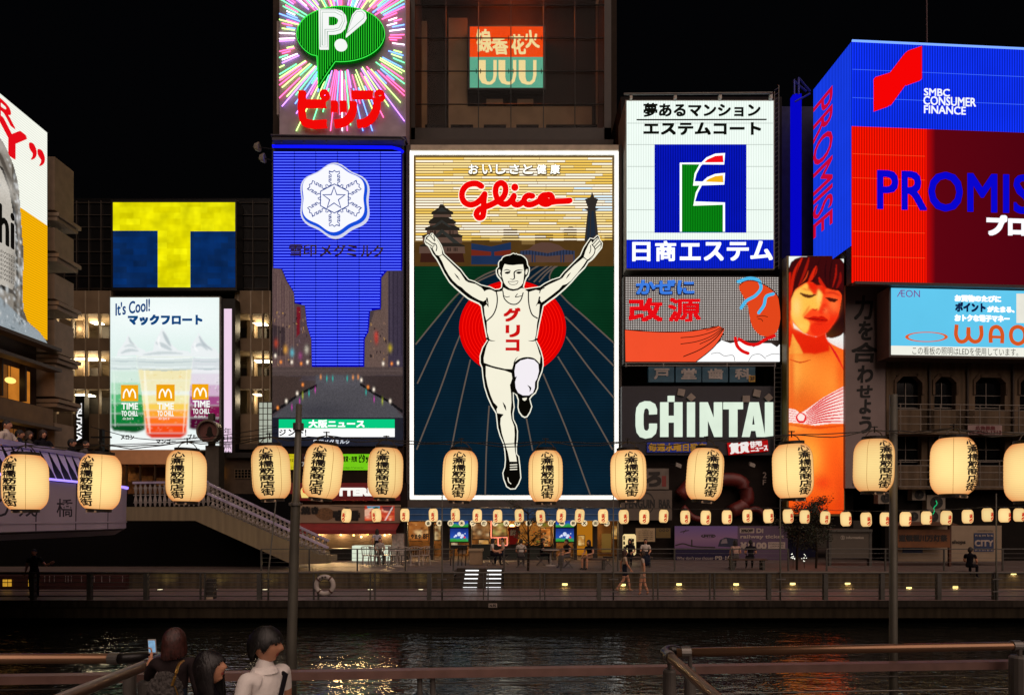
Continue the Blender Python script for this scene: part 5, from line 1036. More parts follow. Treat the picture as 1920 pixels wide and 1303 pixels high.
mb = MB(); fill(mb, op, [(212, 380), (441, 380), (441, 434), (357, 434), (357, 539), (296, 539), (296, 433), (212, 433)], .02, .01); mb.build("letter_print", mosaic('mosaic_yellow', '#eee80a', '#d8cf00'), t)
mp_ = front(OY-1.2)
t = thing("drinks_billboard", "bright lightbox advert showing three iced drinks topped with white swirls", "billboard", P(309, 845, OY-1.2)); DZ = t.location.z
mb = MB(); mb.pbox(205, 556, 413, 845, OY-1.18, 1.6); mb.build("casing", S('drinks_casing', '#8a8a80', .5), t)
zm = Z(90, 340, 2.414); r7 = random.Random(7)
DL = [((309, 590, 120, 40), '#f4fbfa', 0, .8), ((309, 690, 130, 50), '#cfe6de', 0, .7), ((309, 835, 130, 25), '#f4f6f4', 0, .9)]
def cupfill(pts, rows):
    """rows of liquid colour between y levels, each kept inside the cup outline (outline scan per level)"""
    ys = [r_[0] for r_ in rows]+[max(p_[1] for p_ in pts)]
    E_ = list(zip(pts, pts[1:]+pts[:1]))
    def span(y):
        xs = sorted(a[0]+(b_[0]-a[0])*(y-a[1])/(b_[1]-a[1]) for a, b_ in E_ if (a[1]-y)*(b_[1]-y) < 0); return (xs[0], xs[-1]) if xs else None
    for (y, c_, op), y2 in zip(rows, ys[1:]):
        n = 5; L_, R_ = [], []
        for k in range(n+1):
            yy = y+(y2-y)*k/n; sp__ = span(min(max(yy, min(p_[1] for p_ in pts)+1), max(p_[1] for p_ in pts)-1))
            if sp__: L_.append((sp__[0], yy)); R_.append((sp__[1], yy))
        DL.append((zm(L_+R_[::-1]), c_, 2.2, op))
melon = [(284, 800), (442, 790), (440, 1125), (400, 1136), (300, 1132), (286, 1115)]; berry = [(640, 790), (776, 800), (776, 1120), (740, 1132), (640, 1122)]; mango = [(400, 785), (655, 790), (640, 960), (626, 1145), (600, 1162), (470, 1162), (446, 1145), (425, 960)]
for pts, rows in ((melon, [(800, '#dcebe2', .9), (860, '#cfe6d6', .8), (910, '#a6d8b4', .9), (960, '#58b878', 1), (1005, '#1c9448', 1), (1050, '#0a7a34', 1), (1100, '#064f20', 1)]), (berry, [(800, '#ecebf0', .9), (870, '#e2d2e2', .8), (920, '#cda4c6', .9), (970, '#a04a84', 1), (1015, '#7c1248', 1), (1070, '#48062a', 1)])):
    cupfill(pts, rows)
    for i in range(110): x, y = r7.uniform(pts[0][0]+4, pts[2][0]-4), r7.uniform(880, 1120); DL.append((tuple(zm([(x, y)])[0])+(r7.uniform(.5, 2.2), r7.uniform(.5, 1.8)), r7.choice(['#f2f8f0', '#eef4ea', '#0c5a2c' if pts is melon else '#4a0c2c', '#d8ecd8']), 0, r7.uniform(.1, .5)*(1 if y < 1000 else .55)))
DL.append((zm([(400, 785), (655, 790), (640, 960), (628, 1150), (446, 1150), (425, 960)]), '#eaf0e6', .8, .95)); cupfill(mango, [(800, '#e4ece2', .8), (850, '#f0e2a8', .85), (900, '#efe6b4', .85), (960, '#f0e49a', .85), (1005, '#f6cc54', 1), (1035, '#f9a42c', 1), (1068, '#f9741c', 1), (1100, '#f24c12', 1), (1140, '#d83010', 1)])
for i in range(190): x, y = r7.uniform(430, 632), r7.uniform(850, 1140); DL.append((tuple(zm([(x, y)])[0])+(r7.uniform(.6, 3), r7.uniform(.5, 2.2)), r7.choice(['#fffbe0', '#f8f2cc', '#d9c26a', '#f6b860', '#fff4d0']), 0, r7.uniform(.12, .45)*(1 if y < 1010 else .4)))
DL += [(zm(thick([(436, 850), (447, 1000), (462, 1140)], 16)), '#fffef0', 1.2, .5), (zm(thick([(628, 850), (622, 1000), (612, 1140)], 10)), '#fff8e0', 1, .4), (zm(thick([(298, 860), (302, 980), (304, 1110)], 10)), '#f2fff4', 1, .4)]
for q, c_ in (([(402, 795), (655, 800), (652, 832), (645, 850), (410, 848), (404, 830)], '#d3dedd'), ([(284, 800), (400, 796), (402, 850), (284, 852)], '#d6e2e0'), ([(658, 800), (776, 802), (776, 852), (652, 850)], '#d4dade')): DL.append((zm(q), c_, 1, .9))
for y_, c_ in ((798, '#f6fbfa'), (815, '#b8c6c8'), (838, '#eaf2f2'), (850, '#aebec0')): DL.append((zm(thick([(398, y_), (525, y_+5), (656, y_)], 7)), c_, .8, .8)); DL.append((zm(thick([(284, y_-4), (340, y_), (400, y_-3)], 6)), c_, .8, .7)); DL.append((zm(thick([(660, y_-2), (720, y_+1), (776, y_)], 6)), c_, .8, .7))
for q in ([(310, 792), (318, 765), (335, 745), (350, 722), (364, 690), (374, 718), (396, 738), (408, 752), (442, 766), (430, 785)], [(648, 792), (646, 750), (660, 722), (674, 705), (682, 685), (700, 715), (722, 742), (762, 760), (776, 785), (776, 800)], [(405, 792), (425, 776), (475, 766), (483, 728), (498, 700), (518, 662), (538, 695), (553, 732), (590, 764), (635, 768), (656, 792)]): DL.append((zm(q), '#e9eeef', .8, 1))
for l, w_, c_ in (([(330, 778), (365, 765), (410, 768)], 14, '#b7c4c6'), ([(345, 748), (378, 742), (402, 756)], 12, '#c3cfd0'), ([(366, 705), (374, 725), (392, 740)], 9, '#a9b8ba'), ([(488, 730), (520, 742), (560, 764)], 20, '#b4c0c4'), ([(520, 680), (536, 712), (556, 748)], 16, '#a4b3b8'), ([(505, 700), (500, 730), (510, 755)], 10, '#ffffff'), ([(430, 785), (520, 776), (610, 780)], 14, '#bcc8ca'), ([(656, 752), (690, 738), (724, 765)], 14, '#b6c2c8'), ([(684, 700), (700, 730), (745, 765)], 13, '#a8b5bc'), ([(668, 730), (664, 752), (680, 770)], 9, '#ffffff')): DL.append((zm(thick(l, w_)), c_, 1.6, .75))
led_picture("drinks_print", mp_, 207, 558, 411, 843, 1.0, '#e6f3f0', DL, t, h=.006, k=1.04, grain=.012)
mb = MB()
for x0, y0, x1, y1 in ((332, 922, 410, 995), (492, 920, 575, 995), (653, 918, 728, 988)): rect(mb, mp_, *zm([(x0, y0)])[0], *zm([(x1, y1)])[0], .05, .005)
mb.build("orange_label_print", E('label_orange', '#f2a60c', 1.0), t)
mb = MB()
for x, y in ((371, 962), (533, 962), (691, 957)):
    stroke(mb, mp_, zm([(x-27, y+18), (x-24, y-5), (x-13, y-20), (x-4, y-5), (x, y+12)]), 2.6, .06, .005); stroke(mb, mp_, zm([(x, y+12), (x+4, y-5), (x+13, y-20), (x+24, y-5), (x+27, y+18)]), 2.6, .062, .005)
mb.build("arch_logo", E('arch_white', '#fffdf0', 1.1), t)
mb = MB()
for x, y, w_ in ((335, 1003, 75), (497, 1003, 75), (657, 993, 78)): text(mb, mp_, "TIME", *zm([(x, y)])[0], *zm([(x+w_, y+30)])[0], .06, bold=.5); text(mb, mp_, "TO CHILL", *zm([(x, y+36)])[0], *zm([(x+w_, y+60)])[0], .06, bold=.3); text(mb, mp_, "do bot it", *zm([(x+6, y+64)])[0], *zm([(x+w_-20, y+76)])[0], .06, shear=.2)
mb.build("cup_lettering", E('cup_white', '#f0f4ee', 1.1), t)
mb = MB(); text(mb, mp_, "It's Cool!", 215, 564, 283, 588, .02, bold=.5, shear=.25, tilt=.14); text(mb, mp_, "マックフロート", 240, 590, 380, 610, .02, bold=1.3); mb.build("headline_lettering", E('headline_blue', '#0d4c8c', .8), t)
mb = MB(); text(mb, mp_, "メロン", 227, 815, 252, 824, .02, bold=.4); text(mb, mp_, "マンゴー", 293, 823, 330, 832, .02, bold=.4); text(mb, mp_, "ブルーベリー", 352, 814, 406, 823, .02, bold=.4); mb.build("flavour_lettering", E('flavour_black', '#22241f', .6), t)
t = thing("pink_strip_screen", "narrow pale pink lit strip sign with dark characters at its foot", "sign", P(427, 858, OY-1))
mb = MB(); mb.pbox(413, 560, 441, 858, OY-.98, .8); mb.build("casing", C_BLACK, t)
q = front(OY-1); mb = MB(); rect(mb, q, 420, 579, 434.5, 857, 0, .01); mb.build("strip_panel", E('strip_pink', '#f0d2ea', 1.0, var=.04), t)
mb = MB(); column(mb, q, "年中無休", [(420, 802, 434, 814), (420, 816, 434, 828), (420, 830, 434, 842), (420, 844, 434, 855)], h=.02); mb.build("lettering", E('strip_ink', '#2a2030', .5), t)
t = thing("vertical_shop_sign", "black upright sign with white slanted capitals on the office block", "sign", P(149, 828, OY-.8))
mb = MB(); mb.pbox(142, 742, 158, 830, OY-.8, .5); mb.build("casing", C_BLACK, t)
mb = MB(); text(mb, front(OY-.8), "TSUTAYA", 144, 756, 154, 826, .02, rot=1, bold=.5); mb.build("lettering", E('tsu_white', '#f2f2f2', 1.1), t)
t = thing("lower_shop_building", "low beige shop building with peach fascia and glowing bakery window behind the bridge", "building", P(320, 925, 42))
mb = MB(); mb.pbox(400, 848, 524, 990, 42, 3); mb.build("wall", S('beige_low', '#55483c', .8, var=.2), t)
mb = MB(); mb.pbox(205, 843, 335, 870, 42, 3); mb.build("fascia", S('peach', '#dca070', .6, var=.08), t)
mb = MB(); mb.pbox(205, 870, 335, 990, 44.5, .3); mb.build("back_wall", S('bakery_back', '#8a5a30', .7, var=.4, scale=2), t)
mb = MB()
for x in (205, 236, 262, 290, 334): mb.pbox(x-1, 868, x+1, 990, 42.1, .15)
mb.build("mullion", S('shop_frame', '#4a3420', .5), t)
mb = MB()
for x in (243, 258, 272, 288, 303, 220): c = P(x, 871.5, 43); mb.box(c.x-.12, c.x+.12, c.y-.12, c.y+.12, c.z, c.z+.05)
mb.build("ceiling_light_print", E('bakery_light', '#ffd89a', 30.0), t)
mb = MB()
for x0, x1, y in ((240, 262, 888), (266, 286, 892), (292, 318, 896)): mb.pbox(x0, y, x1, y+14, 43.8, .4)
mb.build("shelf_panel", S('bakery_shelf', '#a8743c', .6, var=.5, scale=6), t)
mb = MB(); mb.pbox(440, 880, 471, 896, 41.96, .05); wi = mb.build("window", S('dark_pane', '#0d0c0a', .2), t)
mb = MB()
for i in range(6): mb.pbox(440+i*6-.4, 880, 440+i*6+.4, 896, 41.93, .03)
for y in (880, 885, 890, 896): mb.pbox(440, y-.4, 471, y+.4, 41.925, .03)
mb.build("lattice", BEI, wi)
mb = MB(); mb.pbox(420, 848, 524, 858, 41.5, .5); mb.build("eave_trim", S('eave_dark', '#1c1713', .7), t)
t = thing("wall_lantern", "slim amber wall lantern on the beige low building", "lamp", P(411, 900, 41.5)); mb = MB(); mb.pbox(407.5, 874, 413.5, 898, 41.7, .2); mb.build("lamp_shade", E('amber_lamp', '#ffb030', 1.6), t)
mb = MB(); mb.pbox(406.5, 872, 414.5, 874, 41.6, .35); mb.build("lamp_cap", C_BLACK, t)
t = thing("glass_brick_bay", "pale lit glass-brick bay at the corner of the glass office block", "window", P(497, 830, 40))
mb = MB(); mb.pbox(485, 754, 510, 828, 40, .4); mb.build("glass_panel", E('glass_brick', '#c9d0be', .7, var=.3, scale=2), t)
mb = MB()
for y in range(754, 830, 11): mb.pbox(484, y-.6, 511, y+.6, 39.95, .05)
for x in (485, 493, 501.5, 510): mb.pbox(x-.6, 753, x+.6, 829, 39.94, .05)
mb.build("mullion", S('brick_grey', '#5a564c', .6), t)
# distant dark towers seen against the night sky
for nm, x0, x1, y0, Y, lab in (("far_block", 460, 512, 376, 60, "dim far office tower between the glass block and the blue sign"), ("far_block", 60, 118, 380, 62, "dim far tower behind the corner building's balconies")):
    b = block(nm, lab, x0, y0, x1, Y, 12, S('far_wall', '#17130f', .9), z0=-2)
    for y in range(y0+14, 880, 26): mb = MB(); mb.pbox(x0, y, x1, y+3, Y-.1, .09); mb.build("floor_band", S('far_band', '#2e261e', .9), b)
# ---------------------------------------------------------------- people
def skin(vs, es, rs, sub=1):
    me = bpy.data.meshes.new("sk"); me.from_pydata([Vector(v) for v in vs], es, []); o = bpy.data.objects.new("sk", me); COL.objects.link(o)
    m = o.modifiers.new("s", 'SKIN'); m.branch_smoothing = .3
    if sub: q = o.modifiers.new("u", 'SUBSURF'); q.levels = sub; q.render_levels = sub
    for i, r in enumerate(rs):
        d = me.skin_vertices[0].data[i]; d.radius = (r, r) if isinstance(r, (int, float)) else r; d.use_root = i == 0
    dg = bpy.context.evaluated_depsgraph_get(); dg.update(); ev = bpy.data.meshes.new_from_object(o.evaluated_get(dg))
    out = ([v.co.copy() for v in ev.vertices], [tuple(p.vertices) for p in ev.polygons])
    bpy.data.objects.remove(o); bpy.data.meshes.remove(me); bpy.data.meshes.remove(ev); return out
_h = {}
def hand_geo():
    """Relaxed right-ish hand: wrist at origin, fingers along -Z, palm facing +X side, thumb toward -Y."""
    if _h: return _h['v'], _h['f']
    v, f = [], []
    def put(vs, fs): b = len(v); v.extend(vs); f.extend(tuple(b+i for i in q) for q in fs)
    put(*skin([(0, 0, .01), (0, 0, -.03), (0, -.002, -.06), (0, -.002, -.085)], [(0, 1), (1, 2), (2, 3)], [(.022, .018), (.016, .034), (.015, .04), (.012, .036)]))
    for y, L in ((-.031, .068), (-.011, .078), (.01, .072), (.03, .055)):
        put(*skin([(0, y*.9, -.078), (.006, y, -.09-L*.32), (.02, y*1.02, -.09-L*.66), (.038, y*1.02, -.09-L*.86)], [(0, 1), (1, 2), (2, 3)], [.009, .0088, .0082, .007]))
    put(*skin([(.004, -.022, -.028), (.014, -.046, -.05), (.024, -.055, -.078), (.03, -.055, -.1)], [(0, 1), (1, 2), (2, 3)], [.013, .011, .0095, .008]))
    _h['v'], _h['f'] = v, f; return v, f
def head_geo(nu=36, nv=30):
    """Head facing -Y, centre between the ears; returns verts, faces, face material (0 skin, 1 dark, 2 lips)."""
    v, f, m = [], [], []
    g_ = lambda t, s_: math.exp(-(t/s_)**2)
    for i in range(nv+1):
        t = math.pi*i/nv
        for k in range(nu):
            a = 2*math.pi*k/nu; x, y, z = math.sin(t)*math.sin(a), -math.sin(t)*math.cos(a), math.cos(t)
            X, Y, Zz = .074*x, .096*y, .118*z
            if z < 0: X *= 1-.3*(-z)**1.4; Y = Y*(1-.12*(-z)) if y < 0 else Y*(1-.38*(-z))
            if y < 0:
                fr = -y
                Y -= .029*g_(X, .012)*max(0, min(1, (.03-Zz)/.05))*(1 if Zz > -.03 else g_(Zz+.03, .008))*fr
                Y += .010*(g_(X-.031, .016)+g_(X+.031, .016))*g_(Zz-.014, .014)
                Y -= .004*g_(Zz-.036, .012)*g_(X, .05)
                Y -= .010*g_(X, .02)*(g_(Zz+.053, .006)+g_(Zz+.066, .006))
                Y -= .016*g_(X, .024)*g_(Zz+.097, .014)
            v.append(Vector((X, Y, Zz)))
    for i in range(nv):
        for k in range(nu):
            f.append((i*nu+k, (i+1)*nu+k, (i+1)*nu+(k+1) % nu, i*nu+(k+1) % nu)); c = (v[f[-1][0]]+v[f[-1][2]])/2
            m.append(2 if c.y < -.07 and abs(c.x) < .02 and -.068 < c.z < -.05 else 0)
    def ell(c, r, mm, n=8):
        b = len(v); M = MB().ell(c, *r, n, 6); v.extend(M.v); f.extend(tuple(b+i for i in q) for q in M.f); m.extend([mm]*len(M.f))
    for s_ in (-1, 1):
        ell((s_*.075, .008, -.002), (.012, .02, .032), 0, 10); ell((s_*.031, -.079, .012), (.013, .008, .0065), 1); ell((s_*.031, -.0835, .036), (.018, .004, .004), 1)
    return v, f, m
HEAD = head_geo()
def hairline(st, a):
    """Height of the hair's lower edge at azimuth a (0 over the nose, pi at the nape)."""
    d = abs((math.degrees(a)+180) % 360-180); p_ = st['line']
    for (d0, z0), (d1, z1) in zip(p_, p_[1:]):
        if d <= d1: return z0+(z1-z0)*(d-d0)/(d1-d0)
    return p_[-1][1]
def hair_at(st, a, z, zb, lift=1.0):
    top = .13; f = st.get('flare', 0)
    if z >= 0: rr = math.sqrt(max(0, 1-(z/top)**2))
    else:
        e_ = min(1, -z/.12); back = max(0, -math.cos(a)); rr = 1-(.06+.3*back*(1 if f <= 0 else 0))*e_*e_+f*e_
    return Vector((.083*st['puff']*rr*lift*math.sin(a), -.103*st['puff']*rr*lift*math.cos(a)+.008, z))
STY = {'short': dict(puff=1.0, line=[(0, .055), (35, .05), (55, .03), (72, .0), (85, .025), (105, .0), (125, -.05), (180, -.085)]),
       'mop': dict(puff=1.07, line=[(0, .04), (40, .036), (56, .028), (68, -.012), (78, -.03), (86, .004), (100, .004), (114, -.045), (150, -.09), (180, -.1)]),
       'bob': dict(puff=1.1, flare=.1, line=[(0, .04), (35, .03), (60, -.1), (90, -.135), (180, -.15)]),
       'long': dict(puff=1.04, flare=.02, line=[(0, .045), (35, .03), (58, -.02), (75, -.22), (110, -.32), (180, -.36)])}
def hair_geo(st, seed=0, nu=56, nv=22):
    r = random.Random(seed); v, f = [], []; jit = [r.uniform(-1, 1) for _ in range(nu)]
    for i in range(nv+1):
        for k in range(nu):
            a = 2*math.pi*k/nu; zb = hairline(st, a)+.01*jit[k]; q = i/nv; z = .13*math.cos(q*math.pi/2*.999) if zb >= 0 and False else .13-(.13-zb)*(q if q > .5 else q*q*2)
            v.append(hair_at(st, a, z, zb, 1+.02*math.sin(a*19+jit[k]*2)*q+.015*jit[(k*7) % nu]*q))
    for i in range(nv):
        for k in range(nu): f.append((i*nu+k, (i+1)*nu+k, (i+1)*nu+(k+1) % nu, i*nu+(k+1) % nu))
    n = len(v)
    v2 = [Vector((p_.x*.9, p_.y*.9+.001, p_.z-.004)) for p_ in v]; f2 = [tuple(n+i for i in q[::-1]) for q in f]
    rim = [(nv*nu+k, n+nv*nu+k, n+nv*nu+(k+1) % nu, nv*nu+(k+1) % nu) for k in range(nu)]
    return v+v2, f+f2+rim
BASE = dict(pelvis=(0, 0, .95), waist=(0, 0, 1.08), chest=(0, -.01, 1.27), neck=(0, .01, 1.44), head=(0, -.015, 1.585),
            ls=(.165, 0, 1.395), le=(.215, .02, 1.13), lw=(.235, -.07, .90), rs=(-.165, 0, 1.395), re=(-.215, .02, 1.13), rw=(-.235, -.07, .90),
            lh=(.085, 0, .9), lk=(.095, -.02, .5), la=(.1, .02, .085), lt=(.105, -.13, .04), rh=(-.085, 0, .9), rk=(-.095, -.02, .5), ra=(-.1, .02, .085), rt=(-.105, -.13, .04))
def walk(k=1): return dict(lk=(.09, -.17*k, .5), la=(.09, -.22*k, .1), lt=(.09, -.36*k, .06), rk=(-.09, .06*k, .49), ra=(-.09, .33*k, .14), rt=(-.09, .24*k, .04), le=(.21, .12*k, 1.14), lw=(.22, .1*k, .9), re=(-.21, -.06*k, 1.14), rw=(-.22, -.2*k, .93))
def strands(hc, Rm, k, st, n, seed):
    """Locks of hair lying over the cap and breaking its edge."""
    r = random.Random(seed); M = MB()
    for _ in range(n):
        a = r.uniform(0, 2*math.pi); da = r.uniform(-.22, .22); zb = hairline(st, a+da)+r.uniform(-.016, .014); z0 = r.uniform(max(zb+.02, .0), .127); pts = []; N = 8; lift = r.uniform(1.015, 1.07); fl = r.uniform(-.02, .06)
        for i in range(N):
            f = i/(N-1); z = z0+(zb-z0)*f**.8; pts.append(hair_at(st, a+da*f, z, zb, lift+fl*f*f))
        w = r.uniform(.003, .008); vs = []
        for i, p in enumerate(pts):
            t_ = (pts[min(N-1, i+1)]-pts[max(0, i-1)]).normalized(); o_ = Vector((p.x, p.y, max(0, p.z))).normalized(); s_ = t_.cross(o_).normalized()*w*(1-.85*i/(N-1)); vs += [hc+Rm @ (p+s_), hc+Rm @ (p+o_*.005), hc+Rm @ (p-s_)]
        M.add([v*k for v in vs], [q for i in range(N-1) for q in ((3*i, 3*i+1, 3*i+4, 3*i+3), (3*i+1, 3*i+2, 3*i+5, 3*i+4))])
    return M
def sit(seat=.46, lean=0, hands=0):
    d = {}; dz = seat+.08-.95
    for k, q in BASE.items():
        if k[1:] in ('k', 'a', 't') and k[0] in 'lr': continue
        d[k] = (q[0], q[1]+lean*max(0, (q[2]-.95))*1.0, q[2]+dz)
    for s_, n in ((1, 'l'), (-1, 'r')):
        d[n+'h'] = (s_*.09, -.02, seat+.08); d[n+'k'] = (s_*.12, -.42, seat+.06); d[n+'a'] = (s_*.12, -.42, .09); d[n+'t'] = (s_*.13, -.56, .04)
        e_ = d[n+'e']; d[n+'e'] = (s_*.22, -.06+lean*.2, e_[2]); d[n+'w'] = (s_*.13, -.3+lean*.3, seat+.2+hands)
    return d
HS = {}
SKINM = S('skin', '#c58d6e', .5, var=.06, scale=6); LIPS = S('lips', '#9c4a42', .5); EYE = S('eye_dark', '#120c0a', .3)
def person(label, loc, rz, pose, top, bottom, shoe, hair=('short', '#17110e'), h=1.7, sleeve=.55, legs=1.0, look=(0, 0), group=None, waist=1.0, skin_m=None, locks=0):
    """One continuous body surface (skin, top, trousers, shoes by region) plus a hair child. legs: how far down the leg the trousers reach (0 hip .. 1 ankle)."""
    t = thing("person", label, "person", (0, 0, 0), group); J = {k: Vector(q) for k, q in {**BASE, **pose}.items()}
    mid = lambda a, b_, f_: J[a].lerp(J[b_], f_)
    names = ['pelvis', 'waist', 'chest', 'neck', 'headb']; pts = [J['pelvis'], J['waist'], J['chest'], J['neck'], J['neck'].lerp(J['head'], .55)]
    R_ = [(.145*waist, .11), (.125*waist, .095), (.15, .105), .058, .055]; E_ = [(0, 1, 'b'), (1, 2, 't'), (2, 3, 't'), (3, 4, 's')]
    for n in 'lr':
        i = len(pts); sl = mid(n+'s', n+'e', sleeve) if sleeve <= 1 else mid(n+'e', n+'w', sleeve-1)
        pts += [J[n+'s'], mid(n+'s', n+'e', .5), J[n+'e'], mid(n+'e', n+'w', .5), J[n+'w']]; R_ += [.062, .052, .042, .038, .026]
        E_ += [(2, i, 't')]+[(i+j, i+j+1, ('t' if (j+.5)*.5 < sleeve else 's')) for j in range(4)]
        i = len(pts); pts += [J[n+'h'], mid(n+'h', n+'k', .5), J[n+'k'], mid(n+'k', n+'a', .45), J[n+'a'], J[n+'t']]; R_ += [.095, .08, .058, .056, .038, .034]
        E_ += [(0, i, 'b')]+[(i+j, i+j+1, ('b' if (j+.5)/4 < legs else 's')) for j in range(4)]+[(i+4, i+5, 'f')]
    vs, fs = skin(pts, [e_[:2] for e_ in E_], R_, 2); mi = []
    seg = [(pts[a], pts[b_], c, (R_[a] if isinstance(R_[a], float) else R_[a][0])) for a, b_, c in E_]
    for q in fs:
        c = sum((vs[i] for i in q), Vector())/len(q); best = 1e9; who = 's'
        for a, b_, k, r in seg:
            d = b_-a; u_ = max(0, min(1, (c-a).dot(d)/max(1e-9, d.length_squared))); dd = (c-(a+d*u_)).length-r*.6
            if dd < best: best = dd; who = k
        mi.append({'s': 0, 't': 3, 'b': 4, 'f': 5}[who])
    M = MB(); M.v = list(vs); M.f = list(fs); M.mi = mi
    Rm = Euler((look[1], 0, look[0])).to_matrix(); hc = J['head']
    for q, (v_, f_, m_) in (('h', HEAD),):
        b_ = len(M.v); M.v += [hc+Rm @ x for x in v_]; M.f += [tuple(b_+i for i in z) for z in f_]; M.mi += m_
    hv, hf = hand_geo()
    for n, s_ in (('l', 1), ('r', -1)):
        d = (J[n+'w']-J[n+'e']).normalized(); Q = d.to_track_quat('-Z', 'Y').to_matrix(); b_ = len(M.v)
        M.v += [J[n+'w']+Q @ Vector((-x.x*s_, x.y, x.z)) for x in hv]; M.f += [tuple(b_+i for i in z) for z in hf]; M.mi += [0]*len(hf)
    k = h/1.7; M.v = [x*k for x in M.v]
    bo = M.build("body", [skin_m or SKINM, EYE, LIPS, top, bottom, shoe], t, smooth=True)
    st = STY[hair[0]]
    if locks: SM = strands(hc, Rm, k, st, locks, len(label)); SM.build("hair_strand_print", S('lock_'+hair[1][1:], tuple(v*1.6+.004 for v in hx(hair[1])), .42, var=.7, scale=30), t, smooth=True)  # locks lighter than the cap: hair highlights put into their colour
    hv_, hf_ = hair_geo(st, seed=len(label)); H_b = MB(); H_b.add([(hc+Rm @ x)*k for x in hv_], hf_); H_b.build("hair", S('hair_'+hair[1][1:], hair[1], .65, var=.5, scale=25), t, smooth=True)
    t.location = Vector(loc); t.rotation_euler.z = rz; return t
WHITE = S('cloth_white', '#c9bdb2', .8, var=.08, scale=8); CREAM = S('cloth_cream', '#b9a58f', .8, var=.08); BLKC = S('cloth_black', '#15131a', .8, var=.2); NAVY = S('cloth_navy', '#1b2030', .8, var=.2); GREYC = S('cloth_grey', '#55504e', .8, var=.2)
DENIM = S('denim', '#27303f', .8, var=.2); SHOE = S('shoe', '#1a1513', .6); TAN = S('sandal', '#8a6a52', .6); KHAKI = S('khaki', '#8a7658', .8)
pi = math.pi
# spectators on the near quay
def near(px, Y): return ((px-CX)/F*Y, Y, .3)
man = person("young man with black hair in a white polo shirt, seen in profile", near(497, 4.4), pi*.5-.42, dict(lw=(.24, -.16, .92)), S('polo_white', '#efe9e4', .8, var=.06, scale=7, bump=.9), DENIM, SHOE, ('mop', '#0b0908'), h=1.74, sleeve=.62, look=(.36, .04), locks=1100)
mb = MB(); mb.lathe((0, .005, 1.455), [(.07, -.035), (.098, -.022), (.082, .008), (.062, .02), (.058, .012)], 20); c = mb.build("collar", S('polo_white', '#efe9e4', .75), man, local=True)
mb = MB(); mb.tube([(.12, .06, 1.45), (.1, -.09, 1.4), (0, -.128, 1.24), (-.1, -.135, 1.08), (-.16, -.08, .98), (-.15, .06, .98), (-.02, .12, 1.18), (.1, .1, 1.4), (.12, .06, 1.45)], .018, 8); mb.build("strap", BLKC, man, local=True)
w1 = person("woman with long straight black hair in a dark top, face in profile", near(390, 4.3), pi*.5-.02, dict(head=(0, -.02, 1.6)), BLKC, BLKC, SHOE, ('long', '#0e0a0b'), h=1.58, sleeve=.4, locks=900, look=(0, -.22))
w2 = person("woman with a reddish brown bob holding up a phone, seen from behind", near(326, 5.5), pi+.12, dict(lw=(.4, -.46, 1.33), le=(.32, -.2, 1.18)), S('cardigan', '#2a2223', .9, var=.4, scale=9), DENIM, SHOE, ('bob', '#2c100b'), h=1.54, sleeve=1.5, locks=900)
mb = MB(); mb.lathe((0, .01, 1.32), [(.06, -.02), (.09, 0), (.075, .04)], 18); mb.build("collar", CREAM, w2, local=True)
pc = P(285.5, 1211, 5.95); t = thing("smartphone", "white phone with a bright screen held up by the bob-haired woman", "phone", pc-Vector((0, 0, .07)))
mb = MB(); mb.obox(pc, (.034, .004, 0), (0, .004, 0), (-.004, 0, .066)); mb.build("case", S('phone_white', '#b8b0aa', .4), t)
mb = MB(); mb.obox(pc+Vector((0, -.0055, 0)), (.029, .0034, 0), (0, .001, 0), (-.0035, 0, .055)); mb.build("screen", E('phone_screen', '#6f93b0', 1.2, var=.6, scale=25), t)
bp_ = P(309, 1304, 5.2); t = thing("fur_bag", "grey shaggy backpack on the bob-haired woman's back", "bag", bp_-Vector((0, 0, .2)))
M = MB(); M.ell(bp_, .14, .1, .19, 40, 28); M.v = [x+(x-bp_)*rnd.uniform(-.06, .1) for x in M.v]; M.build("pouch", S('shag', '#4c4846', .95, var=.5, scale=40, bump=.8), t)
mb = MB(); mb.tube(cr([bp_+Vector(q) for q in ((.09, -.06, .1), (.11, -.05, .17), (.1, .03, .25), (.09, .12, .26))], False, 4), .012, 6); mb.tube([bp_+Vector((.12, -.07, .1)), bp_+Vector((.14, -.06, .02)), bp_+Vector((.12, -.09, -.1))], .006, 6); mb.build("strap", S('gold_chain', '#b08a48', .3, .8), t)

# spectators along the bridge
for i, (px, py, Y, top, hr, rz, lab) in enumerate(((12, 788, 15.6, WHITE, ('short', '#17110e'), pi*.55, "person in a white T-shirt leaning on the curved bridge railing"), (36, 806, 16.2, NAVY, ('mop', '#120d0b'), pi*.6, "person in navy behind the white T-shirt on the bridge"), (54, 808, 16.9, GREYC, ('bob', '#3a2a1e'), pi*.4, "person in grey with a brown bob on the bridge"), (80, 806, 17.0, BLKC, ('bob', '#2a1810'), pi*.35, "dark-haired person with a rounded bob on the bridge"), (134, 823, 18.6, BLKC, ('mop', '#0f0c0b'), pi*.6, "person in black by the curved end of the bridge railing"), (160, 827, 19.4, GREYC, ('short', '#241a16'), pi*.5, "short-haired person at the far end of the bridge railing"))):
    q = P(px, py, Y); zf = 3.45; person(lab, (q.x, Y, zf), rz, dict(lw=(.1, -.36, 1.12), le=(.2, -.16, 1.12)), top, DENIM, SHOE, hr, h=max(1.45, min(1.85, q.z-zf)), group="people watching from the bridge")
